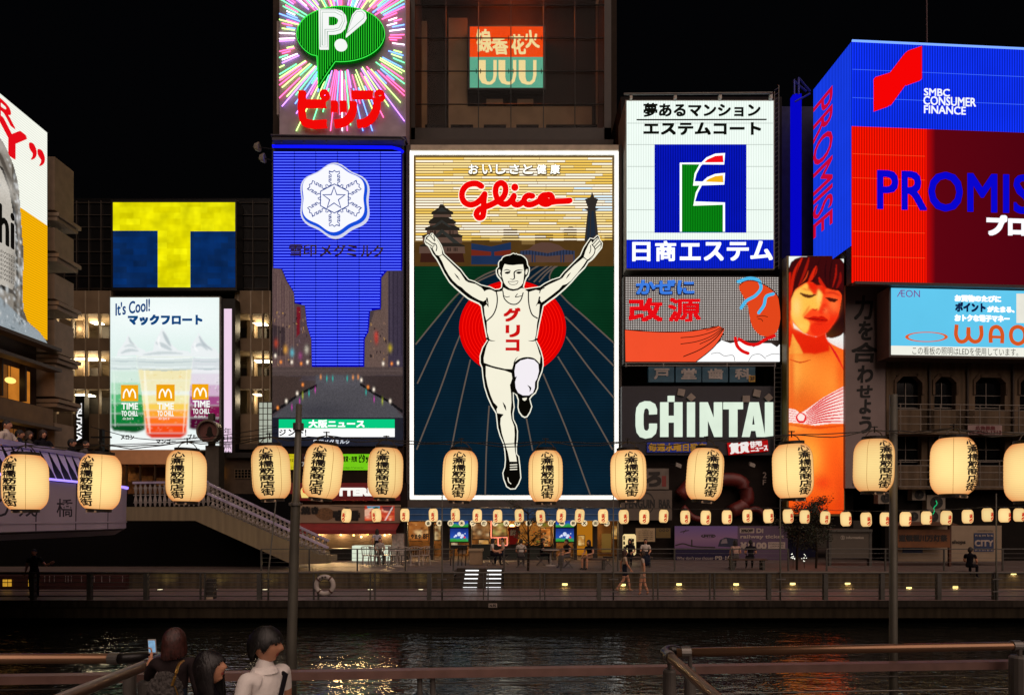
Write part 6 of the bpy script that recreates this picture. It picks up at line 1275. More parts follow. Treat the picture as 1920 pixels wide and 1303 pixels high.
# people on the far bank
def far(px, Y, z): return ((px-CX)/F*Y, Y, z)
person("woman in a loose cream top and dark shorts striding along the promenade", far(1171, 24.0, 0), pi*.5, walk(1), CREAM, NAVY, TAN, ('long', '#3a2418'), h=1.62, legs=.3)
person("woman with long hair and dark backpack walking in pale shorts", far(1206, 22.9, 0), -pi*.6, walk(.5), S('blouse', '#a99a90', .8), S('shorts_pale', '#b09a86', .8), TAN, ('long', '#2a1a14'), h=1.64, legs=.32)
t = thing("backpack", "small dark backpack on the woman in pale shorts", "bag", far(1206, 22.85, 1.1)); L = t.location
mb = MB(); mb.ell(L+Vector((.08, -.03, .18)), .14, .11, .2, 14, 10); mb.build("pouch", NAVY, t); mb = MB(); mb.tube([L+Vector((.05, -.1, .34)), L+Vector((-.02, -.12, .3)), L+Vector((-.04, -.08, .1))], .015, 5); mb.build("strap", NAVY, t)
seats = [  # px, Y, facing, top, bottom, hair, label
 (921, 28.6, pi*.5, WHITE, BLKC, ('bob', '#1c1210'), "woman in a white shirt sitting by the menu stand, leaning forward", .0),
 (945, 29.2, -pi*.45, CREAM, NAVY, ('short', '#17110e'), "person in cream sitting opposite the white-shirted woman", .0),
 (977, 27.4, pi, WHITE, GREYC, ('short', '#1a1310'), "man in a white T-shirt on a folding chair under the slender tree", .0),
 (1014, 28.6, pi*.55, BLKC, BLKC, ('short', '#15100e'), "man in black sitting at the small table by the second television", .0),
 (1065, 27.2, -pi*.3, BLKC, GREYC, ('mop', '#120d0c'), "person in a black vest sitting bent forward beside the orange doorway", .0),
 (1106, 26.4, -pi*.22, BLKC, S('skirt', '#8d6a50', .8), ('bob', '#241410'), "woman in a black sleeveless top sitting on the terrace bench edge", .0),
 (1210, 27.8, -.1, WHITE, NAVY, ('short', '#15100e'), "man in a white shirt with folded arms sitting above the walking women", .0),
 (1182, 27.9, -.4, BLKC, BLKC, ('bob', '#1c1310'), "person in black sitting before the glowing tall lantern sign", .0),
 (1380, 26.3, pi, S('pink_print', '#a98a7e', .8, var=.4, scale=14), GREYC, ('bob', '#1a1210'), "woman in a pale patterned top sitting on the bench with back turned", .0),
 (1408, 26.3, pi-.2, BLKC, BLKC, ('short', '#120d0c'), "man in dark clothes bending on the bench beside the pale patterned top", .0),
 (712, 29.6, .3, S('shop_white', '#9a8f88', .8), GREYC, ('short', '#1c1512'), "person in pale grey sitting low among the white garden chairs", .0),
 (1818, 25.0, pi*.7, BLKC, BLKC, ('mop', '#15100d'), "man in dark clothes sitting on the low steps with his arm out", -.25)]
for px, Y, rz, top, bot, hr, lab, dz_ in seats:
    person(lab, far(px, Y, TZ+dz_), rz, sit(.45, lean=-.12), top, bot, SHOE, hr, h=1.64, legs=.6 if bot.name == 'skirt' else 1.0, sleeve=.15 if 'sleeveless' in lab or 'vest' in lab else .55, group="people sitting along the terrace")
person("shop worker in a white T-shirt standing at the takoyaki counter, back turned", far(707, 30.4, TZ), pi, {}, S('shirt_lav', '#a8a4b4', .8), BLKC, SHOE, ('bob', '#1a1210'), h=1.62)
person("dark-clothed person leaning on the promenade rail under the bridge, arm out", far(64, 22.3, 0), .3, dict(lw=(.5, -.1, 1.2), le=(.36, -.05, 1.12)), BLKC, BLKC, SHOE, ('short', '#0d0a09'), h=1.72)
# ---------------------------------------------------------------- bridge on the far left with its petal railing
BM = S('bridge_panel', '#b3a3b4', .5, var=.08, scale=.8); BD = S('bridge_dark', '#1e1a20', .7)  # light grey tile tinted lilac: purple strip light put into the colour
bt = thing("bridge", "curved canal bridge with purple-lit grey panels and a pale petal-slatted railing", "bridge", (-12.5, 15, -1))
path = cr([Vector(q) for q in ((-10.3, 4), (-10.9, 9), (-11.3, 14), (-11.45, 15.6), (-11.6, 17.2), (-11.85, 19), (-12.2, 20), (-12.9, 20.8), (-14.2, 21.4), (-17, 21.9), (-22, 22.2))], False, 6)
d_ = [0]
for a, b_ in zip(path, path[1:]): d_.append(d_[-1]+(b_-a).length)
def along(s_):
    s_ = max(0, min(d_[-1]-1e-6, s_)); i = max(j for j in range(len(d_)-1) if d_[j] <= s_); f_ = (s_-d_[i])/max(1e-9, d_[i+1]-d_[i]); q = path[i].lerp(path[i+1], f_); t_ = (path[i+1]-path[i]).normalized(); return q, Vector((t_.y, -t_.x))
def band(mb, s0, s1, o0, z0, o1, z1, n=None):
    n = n or max(1, int((s1-s0)/.4)); vs = []
    for i in range(n+1):
        q, nn = along(s0+(s1-s0)*i/n); vs += [(q.x+nn.x*o0, q.y+nn.y*o0, z0), (q.x+nn.x*o1, q.y+nn.y*o1, z1)]
    return mb.add(vs, [(2*i, 2*i+2, 2*i+3, 2*i+1) for i in range(n)])
Lb = d_[-1]; mb = MB(); s_ = 0.0
while s_ < Lb-1.6: band(mb, s_+.02, s_+1.58, 0, 2.72, .02, 3.72); s_ += 1.6
s_ = 0.0
while s_ < Lb-1.6: band(mb, s_+.02, s_+1.58, .0, 2.5, .0, 2.70); s_ += 1.6
mb.build("side_panel", BM, bt)
mb = MB(); band(mb, 0, Lb, -.06, 2.45, -.06, 3.74); band(mb, 0, Lb, -.06, 2.45, -5, 2.4); mb.build("deck_edge", S('bridge_joint', '#2c2530', .8), bt)
mb = MB(); band(mb, 0, Lb, .02, 2.68, .02, 2.72); band(mb, 0, Lb, -.02, 2.5, -.3, 2.3); mb.build("lower_edging", BM, bt)
mb = MB(); band(mb, 0, Lb, .06, 3.74, .06, 3.80); band(mb, 0, Lb, -.3, 3.8, .06, 3.8); mb.build("light_strip", E('lilac_strip', '#8a74e8', 2.2, var=.3, scale=1.2), bt)
mb = MB(); band(mb, 0, Lb, -.32, 3.8, -.5, 4.5); mb.build("rail_backing", BD, bt)
mb = MB(); s_ = .2; PAL = S('petal', '#d2c6dc', .45, var=.1)
while s_ < Lb-.3:
    q, nn = along(s_); tt = Vector((-nn.y, nn.x)); pr = [(.0, .02, 3.82), (.03, .03, 4.02), (.06, .1, 4.22), (.1, .16, 4.6)]
    vs = []
    for f_, hw, z in pr:
        o_ = -.28+f_*1.6-.1*(z-3.8)*0
        for e_ in (-1, 1): c = q+nn*(-.26-.2*(z-3.8))+tt*(hw*e_-.4*(z-3.8)); vs.append((c.x, c.y, z))
    mb.add(vs, [(2*i, 2*i+1, 2*i+3, 2*i+2) for i in range(3)]); s_ += .34
mb.build("petal_slat", PAL, bt)
mb = MB(); band(mb, 0, Lb, -.36, 4.5, -.4, 4.64); band(mb, 0, Lb, -.4, 4.64, -.75, 4.66); mb.build("handrail", S('rail_lilac', '#9a8fb0', .4), bt)
mb = MB(); band(mb, 0, Lb, -.1, 3.40, -9, 3.40); mb.build("deck", S('deck', '#4a4148', .8), bt)
mb = MB()
for ch, px in (("橋", 117), ("戎", 48), ("び", 2)):
    pl = Pl((-11.36, 0, 0), (0.06, 1, 0)); vs, fs = fitted(ch, .01); u_ = pl.uv(px, 950).x; mb.add([pl.W(u_+.5*(v.x-.5), 2.84+.42*v.y, .06) for v in vs], fs)
mb.build("brush_lettering", S('bridge_ink', '#2a2030', .7), bt)
t = thing("bridge_approach", "pale concrete approach and stair with patterned balusters leading down from the bridge", "stairs", (-15, 26, TZ))
AY = 26.0; BAL = S('baluster', '#857c76', .55, var=.12); BEAM = S('beam_concrete', '#75684f', .7, var=.2, scale=1.5, streak=True)
A = lambda px, py, Y=AY: P(px, py, Y)
mb = MB(); mb.pbox(225, 950, 366, 976, AY, .6); q = [A(366, 950), A(366, 976), A(548, 1058), A(614, 1056), A(614, 1040), A(600, 1040), A(390, 948)]
mb.add(q+[v+Vector((0, .5, 0)) for v in q], [tuple(range(7))]+[(i, (i+1) % 7, 7+(i+1) % 7, 7+i) for i in range(7)]); mb.build("stair_beam", BEAM, t)
def balus(mb, a0, a1, b0, b1, n):
    for i in range(n):
        f_ = (i+.5)/n; lo, hi = a0.lerp(a1, f_), b0.lerp(b1, f_)
        mb.tube([lo, lo.lerp(hi, .25), lo.lerp(hi, .5), lo.lerp(hi, .75), hi], [.03, .075, .03, .07, .03], 6)
    for f_ in (.18, .5, .82): mb.tube([a0.lerp(b0, f_), a1.lerp(b1, f_)], .018, 5)
mb = MB(); balus(mb, A(250, 950), A(395, 948), A(250, 907), A(395, 905), 16); balus(mb, A(395, 950), A(612, 1042), A(395, 928), A(612, 1024), 26); balus(mb, A(395, 926, AY+1.6), A(614, 1030, AY+1.6), A(395, 908, AY+1.6), A(614, 1012, AY+1.6), 26); mb.build("baluster_lattice", BAL, t)
mb = MB()
for a, b_ in ((A(250, 905), A(390, 903)), (A(390, 925), A(616, 1027)), (A(390, 906, AY+1.6), A(617, 1014, AY+1.6))): mb.bar(a, b_, .12, .09)
mb.build("handrail", S('stair_rail', '#a296ac', .4), t)
mb = MB()
for i in range(15):
    f_ = i/15; c = A(392, 952).lerp(A(610, 1050), f_); mb.box(c.x, c.x+.34, AY+.5, AY+1.7, c.z-.25, c.z)
mb.build("tread", BEAM, t)
# black wall added to give the shade of the open void under the approach
t = thing("void_wall", "black backing sheet for the dark open space beneath the bridge approach", "wall", (-16, 28, TZ)); mb = MB(); mb.box(-40, P(545, 1000, 28).x, 28, 28.4, TZ+.003, 3.9); mb.build("wall", S('void_black', '#050404', .9), t)
t = thing("shuttered_kiosk", "low red-brown shuttered stall glowing faintly below the bridge", "stall", P(70, 1108, 25)); mb = MB(); mb.pbox(-30, 1078, 235, 1103, 25.02, .25); mb.build("front_panel", S('kiosk_red', '#3d1a14', .7), t)
mb = MB()
for x0, x1 in ((5, 13), (15, 21), (53, 57), (67, 70)): mb.pbox(x0, 1086, x1, 1100, 24.99, .02)
mb.build("lit_window_print", E('kiosk_amber', '#d8a030', .8, var=.4, scale=6), t)
mb = MB()
for x in (83, 92, 101, 122, 127, 133, 152, 176, 190, 205, 229): mb.pbox(x, 1079, x+1, 1092, 24.99, .02)
mb.build("slat_line_print", S('kiosk_pale', '#8a7d78', .6), t)

# ---------------------------------------------------------------- shops under the signs
LY = 32.6
t = thing("takoyaki_shop", "burger and takoyaki shop front with red fascia, red awning and glowing counter", "shop", P(635, 1060, LY))
RED = S('fascia_red', '#7c1a1c', .5, var=.15)
mb = MB(); mb.pbox(520, 836, 757, 905, LY+.4, .4); mb.pbox(520, 938, 757, 947, LY+.3, .4); mb.pbox(740, 905, 764, 1060, LY+.05, .5); mb.build("wall", S('shop_wall', '#241a15', .8), t)
mb = MB(); mb.pbox(524, 905, 750, 938, LY-.1, .4); fa = mb.build("fascia", RED, t)
fpz = front(LY-.1); mb = MB(); text(mb, fpz, "LOTTERIA", 600, 914, 714, 930, .04, off=.02, bold=1.3); mb.build("lettering", E('lot_white', '#f2efe8', 1.1), fa)
mb = MB(); disc(mb, fpz, 574, 921, 10, 10, .03, .02, 20); fill(mb, fpz, [(564, 924), (584, 928), (584, 933), (566, 933)], .035); mb.build("round_logo", E('lot_cream', '#f2d27a', 1.0), fa)
mb = MB(); fill(mb, fpz, [(568, 913), (584, 913), (583, 925), (577, 926), (569, 923)], .05, smooth=2); mb.build("red_logo", E('lot_red', '#e01a1a', 1.0), fa)
mb = MB(); mb.pbox(524, 946, 750, 980, LY-.2, .3); bo = mb.build("name_board", S('tako_board', '#8a7560', .6, var=.1), t)
q = front(LY-.2); mb = MB(); text(mb, q, "たこ焼き", 532, 949, 598, 964, .02, bold=1.3); text(mb, q, "壱番", 624, 956, 676, 976, .02, bold=1.8); mb.build("lettering", S('tako_ink', '#15100c', .6), bo)
mb = MB(); fill(mb, q, [(590, 962), (602, 953), (618, 953), (628, 962), (622, 972), (602, 973)], .015, smooth=3); mb.build("dish_print", S('dish', '#6b4d30', .6, var=.4, scale=9), bo)
r9 = random.Random(9); FL = []
for k in range(40): FL.append(((r9.uniform(686, 738), r9.uniform(956, 976), r9.uniform(2, 6), r9.uniform(1.2, 3.5)), r9.choice(['#e8502c', '#f08850', '#b02a18', '#ffc0a0', '#7a1c12', '#e86a4a']), 0, .8))
FL += [([(688, 949), (713, 949), (712, 953), (690, 953)], '#3ab8dc', .6, .95), ([(716, 949), (736, 949), (737, 958), (720, 957)], '#5a3038', .8, .9), ([(735, 950), (738, 950), (724, 975), (721, 975)], '#f0e0d8', .6, .7), ([(684, 955), (700, 950), (690, 966), (684, 968)], '#efc8a8', .8, .7)]
led_picture("food_screen", q, 684, 948, 740, 976, .8, '#c0402a', FL, bo, h=.03, k=.9)
mb = MB(); a, b_ = P(560, 980, LY-.1), P(750, 980, LY-.1); mb.add([a, b_, b_+Vector((0, -1.1, -.35)), a+Vector((0, -1.1, -.35)), a+Vector((0, -1.1, -.55)), b_+Vector((0, -1.1, -.55))], [(0, 1, 2, 3), (3, 2, 5, 4)]); mb.build("awning", S('awning_red', '#7a1c1a', .7, var=.2), t)
mb = MB(); mb.pbox(560, 980, 757, 1062, LY+2.5, .2); mb.build("back_wall", S('tako_back', '#5a3a22', .8, var=.5, scale=2), t)
mb = MB()
for x0, y0, x1, y1 in ((617, 998, 636, 1030), (638, 998, 652, 1028), (662, 996, 684, 1012), (700, 995, 712, 1020)): mb.pbox(x0, y0, x1, y1, LY+2.3, .1)
mb.build("warm_screen_print", E('tako_warm', '#e09a40', .8, var=.6, scale=3), t)
mb = MB(); mb.pbox(660, 1023, 728, 1054, LY-.9, .7); mb.build("lit_counter", E('counter_white', '#e8f2d8', .85, var=.12, scale=1.5), t)
mb = MB(); mb.pbox(735, 1000, 757, 1058, LY-.4, .4); mb.build("menu_panel", S('menu_white', '#9a9088', .6, var=.3, scale=7), t)
mb = MB(); mb.pbox(618, 1028, 660, 1056, LY-.6, .6); mb.build("griddle_counter", C_BLACK, t)
for x, y, c in ((664, 1003, '#ffb060'), (690, 1001, '#ff9a40'), (722, 1003, '#ffc080'), (731, 1000, '#ffc080'), (600, 1003, '#ffa050'), (640, 1002, '#ffb868'), (678, 1006, '#ffc890')):
    q = P(x, y, LY+1.5); mb = MB(); mb.ell(q, .12, .12, .1, 10, 6); mb.build("bulb", E('bulb'+c, c, 9.0), t)
t = thing("yellow_window_sign", "yellow and green window signs with dark writing over the burger shop", "sign", P(640, 884, LY+.3))
mb = MB(); mb.pbox(541, 851, 552, 880, LY+.33, .06); mb.build("yellow_panel", E('win_yellow', '#d8c81a', .9), t)
mb = MB(); mb.pbox(641, 851, 694, 881, LY+.33, .06); mb.build("green_panel", E('win_green', '#7ad21a', .9, var=.1), t)
q = front(LY+.33); mb = MB(); text(mb, q, "賃貸・売買", 642, 855, 670, 866, .02, bold=.3); text(mb, q, "ピタッ", 673, 852, 691, 868, .02, bold=.5); text(mb, q, "http://www", 642, 875, 682, 879, .02); text(mb, q, "おいしい", 542, 852, 551, 857, .02); text(mb, q, "野菜", 542, 860, 551, 866, .02); text(mb, q, "ベスト", 542, 874, 551, 879, .02); mb.build("lettering", E('win_ink', '#20280c', .5), t)
mb = MB(); mb.pbox(566, 850, 600, 880, LY+.35, .06); mb.build("red_panel", S('win_red', '#3d1512', .5), t); mb = MB(); text(mb, q, "ア", 566, 866, 573, 874, .02, bold=.4); text(mb, q, "個", 570, 855, 578, 863, .02); mb.build("white_lettering", E('win_white', '#b8b0a8', .7), t)
# restaurant beneath the runner
t = thing("restaurant", "restaurant front with blue awning band, posters and warm open interior under the runner billboard", "shop", P(960, 1060, LY))
mb = MB(); mb.pbox(757, 952, 1166, 976, LY-1.0, .9); mb.build("awning", S('awning_blue', '#1a4f86', .5, var=.2), t)
mb = MB()
for y in (952, 964, 975.5): mb.pbox(757, y-.6, 1166, y+.6, LY-1.04, .05)
mb.build("awning_edging", S('awning_line', '#6a84a0', .4), t)
mb = MB(); mb.pbox(762, 938, 1166, 951, LY+.1, .5); mb.build("beam", S('beam_grey', '#4a4038', .6), t)
mb = MB(); mb.pbox(757, 976, 1170, 1062, LY+3.2, .2); mb.build("back_wall", S('rest_back', '#6a4a2a', .8, var=.6, scale=1.3), t)
mb = MB()
for x0, x1 in ((757, 764), (806, 812), (828, 842), (879, 884), (1038, 1043), (1076, 1082), (1112, 1120), (1160, 1168)): mb.pbox(x0, 976, x1, 1062, LY, .4)
mb.build("pillar_panel", S('rest_pillar', '#231a14', .7), t)
mb = MB(); mb.pbox(884, 1020, 1036, 1050, LY+.2, .3); mb.build("counter", S('rest_counter', '#1d241c', .7), t)
mb = MB(); mb.pbox(1080, 976, 1112, 1040, LY+.3, .2); mb.build("orange_panel", E('rest_orange', '#c07818', .7, var=.15, scale=.6), t)
mb = MB(); mb.pbox(1129, 1000, 1146, 1035, LY+1, .2); mb.build("lit_window", E('rest_amber', '#7a5a28', .7, var=.4), t)
def poster(lab, x0, y0, x1, y1, Y, m, txt=None, par=None, ink='poster_ink', kind="poster"):
    t_ = thing(kind, lab, kind, P((x0+x1)/2, y1, Y)); mb = MB(); mb.pbox(x0-1, y0-1, x1+1, y1+1, Y+.012, .05); mb.build("backing", C_BLACK, t_); 
    if isinstance(m, tuple):
        r = random.Random(int(x0)); ly = []
        for k in range(34):
            cx_, cy_, w_ = r.uniform(x0, x1), r.uniform(y0, y1), r.uniform(1.2, 6); ly.append(((cx_, cy_, w_, w_*r.uniform(.4, 1)), r.choice(m[1:]), 0, r.uniform(.4, .95)))
        led_picture("face_print", front(Y), x0, y0, x1, y1, .8, m[0], ly, t_, h=.004, k=.8)
    else: mb = MB(); mb.pbox(x0, y0, x1, y1, Y, .01); mb.build("face_print", m, t_)
    if txt:
        mb = MB()
        for s_, q_ in txt: text(mb, front(Y), s_, *q_, h=.006, bold=.4)
        mb.build("lettering", S(ink, '#1a100a', .6), t_)
    return t_
poster("amber poster of a girl's smile with an 8F tag", 766, 978, 803, 1013, LY-.05, ('#a8642c', '#e8b070', '#6a3014', '#f2cc90', '#8a4a20', '#2a140a', '#d89048'), [("8F", (793, 1000, 803, 1010)), ("やまや", (770, 1001, 790, 1010))])
poster("beige noodle poster with a dark triangle, beside the first television", 886, 980, 917, 1010, LY+.05, ('#8a5a30', '#c89860', '#4a2c14', '#e0c090', '#20120a', '#b07840'))
poster("food photo poster framed by a glowing pink line", 924, 980, 950, 1005, LY+.05, ('#6a4426', '#d0803c', '#3a200c', '#f0c070', '#8a5028', '#9aa050'))
poster("warm dish poster behind the slender tree", 974, 980, 1034, 1022, LY+.08, ('#a86828', '#e8a850', '#f4dc9a', '#6a3412', '#c84a20', '#5a7a2a', '#3a1c0a'))
poster("narrow orange poster near the second television", 1014, 990, 1032, 1024, LY-.02, ('#a8581c', '#e89040', '#f2c880', '#5a240a'))
t = thing("neon_outline_sign", "thin pink neon line outlining the food counter", "sign", P(935, 1024, LY-.05)); mb = MB()
for a, b_ in (((921, 976), (921, 1008)), ((921, 1008), (951, 1007)), ((951, 1007), (951, 1022)), ((934, 1008), (934, 1022)), ((934, 1022), (951, 1022))): mb.tube([P(*a, LY-.05), P(*b_, LY-.05)], .03, 6)
mb.build("neon_edging", E('pink_neon', '#ff8a70', 1.4), t)
t = thing("red_hanging_banner", "small red cloth banner with a white mark hanging in the restaurant", "banner", P(963, 1022, LY-.2)); mb = MB(); fill(mb, front(LY-.2), [(953, 987), (974, 987), (970, 1020), (955, 1020)], 0, .02); mb.build("cloth", S('red_cloth', '#8a1c18', .8), t); mb = MB(); text(mb, front(LY-.2), "鮮", 956, 992, 968, 1004, .01, bold=.5); mb.build("lettering", S('cloth_cream', '#b9a58f', .8), t)
tv0 = None
for i, (x, lab) in enumerate(((861, "double television showing a football crowd, beside the amber smile poster"), (1059, "double television showing a football crowd, beside the orange doorway"))):
    t = thing("television", lab, "television", P(x, 1017, LY-.3), "televisions under the blue awning")
    for y0, y1 in ((975, 988), (990, 1015)):
        mb = MB(); mb.pbox(x-18.5, y0-1, x+18.5, y1+2, LY-.3, .12); mb.build("case", C_BLACK, t); q = front(LY-.3); mb = MB(); rect(mb, q, x-17, y0, x+17, y1, .01, .008)
        mb.build("screen", EG('tv%d_%d' % (i, y0), [(P(0, y1, LY).z-t.location.z, '#2a8a2a'), (P(0, y1-4, LY).z-t.location.z, '#3a9a4a'), (P(0, y1-8, LY).z-t.location.z, '#2a50b0'), (P(0, y0, LY).z-t.location.z, '#162a70')], var=.3, scale=4), t)
        if y1 > 1000:
            mb = MB()
            for dx, dy, r in ((-6, -11, 3), (0, -14, 5), (6, -11, 4), (-9, -9, 2), (11, -15, 1.5), (4, -8, 3)): disc(mb, q, x+dx, y1+dy, r*.8, r*.8, .02, .005, 8)
            mb.build("crowd_print", E('tv_white', '#d0d8f0', 1.0, var=.5, scale=9), t); mb = MB(); disc(mb, q, x+10, y1-8, 2, 2, .022, .005, 10); mb.build("ball_print", E('tv_red', '#e02a4a', 1.0), t)
chars = "金本白木つ灯ラ大さ千村日串谷X田口"
for i, ch in enumerate(chars):
    x = 803+20.9*i; q = P(x, 980.5, LY-1.15); t = thing("round_lantern", "", "lantern", q-Vector((0, 0, .16)), "round white lanterns under the blue awning")
    t["label"] = "round white lantern, %s along the blue awning counted from the burger shop" % ("first second third fourth fifth sixth seventh eighth ninth tenth eleventh twelfth thirteenth fourteenth fifteenth sixteenth seventeenth".split()[i])
    mb = MB(); mb.ell(q, .15, .15, .15, 14, 9); mb.build("shade", E('round_cream', '#f4dcae', .95), t, smooth=True); mb = MB(); text(mb, front(q.y-.13), ch, x-3.4, 977.3, x+3.4, 983.7, .025, bold=.25); mb.build("lettering", E('round_ink', '#241608', .5), t)
# boards on the right
t = poster("cream notice board with lines of small dark writing", 1192, 990, 1228, 1015, LY-.4, S('notice_cream', '#a08a6a', .6, var=.06), kind="notice_board"); mb = MB()
for i in range(6): text(mb, front(LY-.4), "お知らせ営業時間のご案内"[:(3 if i == 0 else 12)], 1204 if i == 0 else 1196, 992+i*3.4, 1218 if i == 0 else 1224, 994.2+i*3.4, .006)
mb.build("small_lettering", S('poster_ink', '#1a100a', .6), t)
t = poster("dull gold plaque with three round emblems", 1230, 990, 1257, 1008, LY-.4, S('gold_plaque', '#6a5730', .4, .4), kind="plaque"); mb = MB()
for x in (1238, 1244.5, 1251): disc(mb, front(LY-.4), x, 994, 2.6, 2.6, .008, .004, 14, hole=1.6)
mb.build("emblem_print", S('poster_ink', '#1a100a', .6), t)
t = thing("lantern_signboard", "tall glowing cream lantern sign with brush writing before the dark shop", "sign", P(1180, 1040, LY-1.2)); q = P(1180, 1040, LY-1.2); mb = MB(); r_ = .33
mb.lathe(q, [(r_*.8, 0), (r_, .08), (r_, .95), (r_*.8, 1.03)], 18); mb.build("shade", E('cream_sign', '#f6d898', .95, var=.08, scale=2), t, smooth=True)
mb = MB(); text(mb, front(q.y-.34), "お好", 1177, 1008, 1189, 1030, .02, bold=.8); column(mb, front(q.y-.34), "お好", [(1177, 1008, 1188, 1017), (1177, 1019, 1188, 1030)], h=.03, bold=.8) if False else None; column(mb, front(q.y-.3), "宮島焼", [(1168, 1004, 1172, 1012), (1168, 1014, 1172, 1021), (1168, 1023, 1172, 1032)], h=.03, bold=.3); mb.build("lettering", E('cream_ink', '#1c1208', .5), t)
t = thing("railway_billboard", "dusky railway ticket billboard with a train front, plane and yen price", "billboard", P(1371, 1055, LY-.2))
q = front(LY-.2); mb = MB(); mb.pbox(1264, 985, 1478, 1055, LY-.19, .2); mb.build("casing", C_BLACK, t)
rz_ = lambda py: P(0, py, LY-.2).z-t.location.z
mb = MB(); rect(mb, q, 1265, 986, 1383, 1054, .0, .004); mb.build("picture_print", EG('dusk', [(rz_(1054), '#17101a'), (rz_(1030), '#1e1620'), (rz_(1026), '#4a3040'), (rz_(1010), '#5a3c48'), (rz_(986), '#4a3550')]), t)
mb = MB(); rect(mb, q, 1383, 986, 1477, 1054, .0, .004); mb.build("ticket_panel", S('ticket_mauve', '#54405a', .6, var=.12), t)
mb = MB(); fill(mb, q, [(1346, 1024), (1350, 1012), (1360, 1007), (1383, 1010), (1383, 1026)], .01, smooth=0); mb.build("train_print", S('train_navy', '#20243c', .4), t)
mb = MB(); fill(mb, q, [(1351, 1019), (1354, 1011), (1362, 1009), (1364, 1018)], .015); mb.build("train_window_print", S('train_glass', '#7a7078', .3), t)
mb = MB(); stroke(mb, q, [(1276, 997), (1291, 994)], 1.6, .01, smooth=0); stroke(mb, q, [(1281, 999), (1286, 993)], 1.2, .012, smooth=0); stroke(mb, q, [(1267, 1022), (1280, 1019), (1295, 1023), (1340, 1026)], 2.4, .01); stroke(mb, q, [(1297, 1024), (1297, 1012)], 2.4, .014, smooth=0); disc(mb, q, 1328, 1004.5, 14, 4, .01, .004, 24, hole=12.6); text(mb, q, "LIMITED", 1316, 1002, 1341, 1007, .01, bold=.4); mb.build("silhouette_print", S('poster_ink', '#1a100a', .6), t)
mb = MB(); text(mb, q, "railway ticket", 1388, 1002, 1470, 1011, .01, bold=.3); text(mb, q, "¥1100", 1388, 1016, 1437, 1029, .01, bold=.8); rect(mb, q, 1387, 990, 1414, 999, .008, .004); text(mb, q, "Di", 1418, 990, 1431, 999, .01, bold=.5); rect(mb, q, 1440, 1016, 1472, 1028, .008, .004); text(mb, q, "Why don't you choose", 1269, 1043, 1337, 1050, .01); text(mb, q, "PB 10", 1341, 1042, 1370, 1049, .01, bold=.3); mb.build("pale_lettering", S('pale_letter', '#a8988e', .6), t)
mb = MB(); text(mb, q, "20%OFF", 1389, 991.5, 1412, 997.5, .014, bold=.3); text(mb, q, "FOREIGNER", 1442, 1018, 1470, 1021, .014); text(mb, q, "JAPAN", 1444, 1023, 1468, 1026, .014); mb.build("dark_lettering", S('poster_ink', '#1a100a', .6), t)
t = thing("information_shelter", "dark grey information board shelter standing on the terrace", "board", P(1597, 1066, 28.5)); IY = 28.5
mb = MB(); mb.pbox(1558, 996, 1632, 1046, IY, .25); mb.build("board", S('info_grey', '#4a4238', .6, var=.1), t); mb = MB(); mb.pbox(1555, 992, 1636, 997, IY-.1, .5); mb.build("roof", C_POST, t)
mb = MB()
for x in (1556, 1632): mb.pbox(x-2, 996, x+3, 1066, IY-.02, .2)
mb.build("post_frame", C_POST, t); mb = MB(); q = front(IY); text(mb, q, "information", 1586, 1005, 1619, 1010, .01, bold=.2); disc(mb, q, 1580, 1007.5, 4, 4, .01, .005, 16, hole=3.2); text(mb, q, "i", 1579, 1005, 1581, 1010, .01, bold=.3); mb.build("lettering", S('info_pale', '#a89e90', .6), t)
t = thing("lantern_festival_board", "ochre wooden festival board with dark brush writing under a small tiled roof", "board", P(1730, 1060, 28))
mb = MB(); mb.pbox(1682, 992, 1781, 1026, 28, .12); mb.build("board", S('ochre_wood', '#6b3d12', .6, var=.25, scale=3), t); mb = MB(); mb.add([P(1668, 985, 27.6), P(1800, 985, 27.6), P(1782, 978, 28.1), P(1686, 978, 28.1), P(1782, 985, 28.7), P(1686, 985, 28.7)], [(0, 1, 2, 3), (3, 2, 4, 5)]); mb.build("roof", S('board_roof', '#4a2c12', .7, var=.3), t)
mb = MB()
for x in (1681, 1782): mb.pbox(x-2, 984, x+2, 1062, 28.03, .12)
mb.build("post_frame", S('ochre_post', '#4a2610', .6), t); mb = MB(); text(mb, front(28), "道頓堀川万灯祭", 1685, 1002, 1776, 1015, .01, bold=.6); mb.build("brush_lettering", S('poster_ink', '#1a100a', .6), t)
t = thing("city_billboard", "white hoarding with a navy square reading CITY", "billboard", P(1780, 1052, 28.6)); q = front(28.6)
mb = MB(); mb.pbox(1684, 985, 1878, 1052, 28.61, .1); mb.build("panel", S('hoard_white', '#8c7a64', .7, var=.08), t); mb = MB(); rect(mb, q, 1826, 999, 1863, 1034, .004, .004); rect(mb, q, 1692, 1024, 1730, 1036, .004, .004); mb.build("navy_panel", S('hoard_navy', '#1c2c50', .6), t)
mb = MB(); text(mb, q, "CITY", 1827, 1012, 1862, 1024, .01, bold=.6); text(mb, q, "namba", 1828, 1001, 1861, 1005.5, .01, bold=.2, spacing=1.4); text(mb, q, "namba", 1828, 1029, 1861, 1032.5, .01, spacing=1.4); mb.build("white_lettering", S('pale_letter', '#a8988e', .6), t); mb = MB(); text(mb, q, "shops", 1785, 1012, 1810, 1021, .01, bold=.2); text(mb, q, "nambacity", 1833, 993, 1862, 996.5, .01); mb.build("dark_lettering", S('poster_ink', '#1a100a', .6), t)
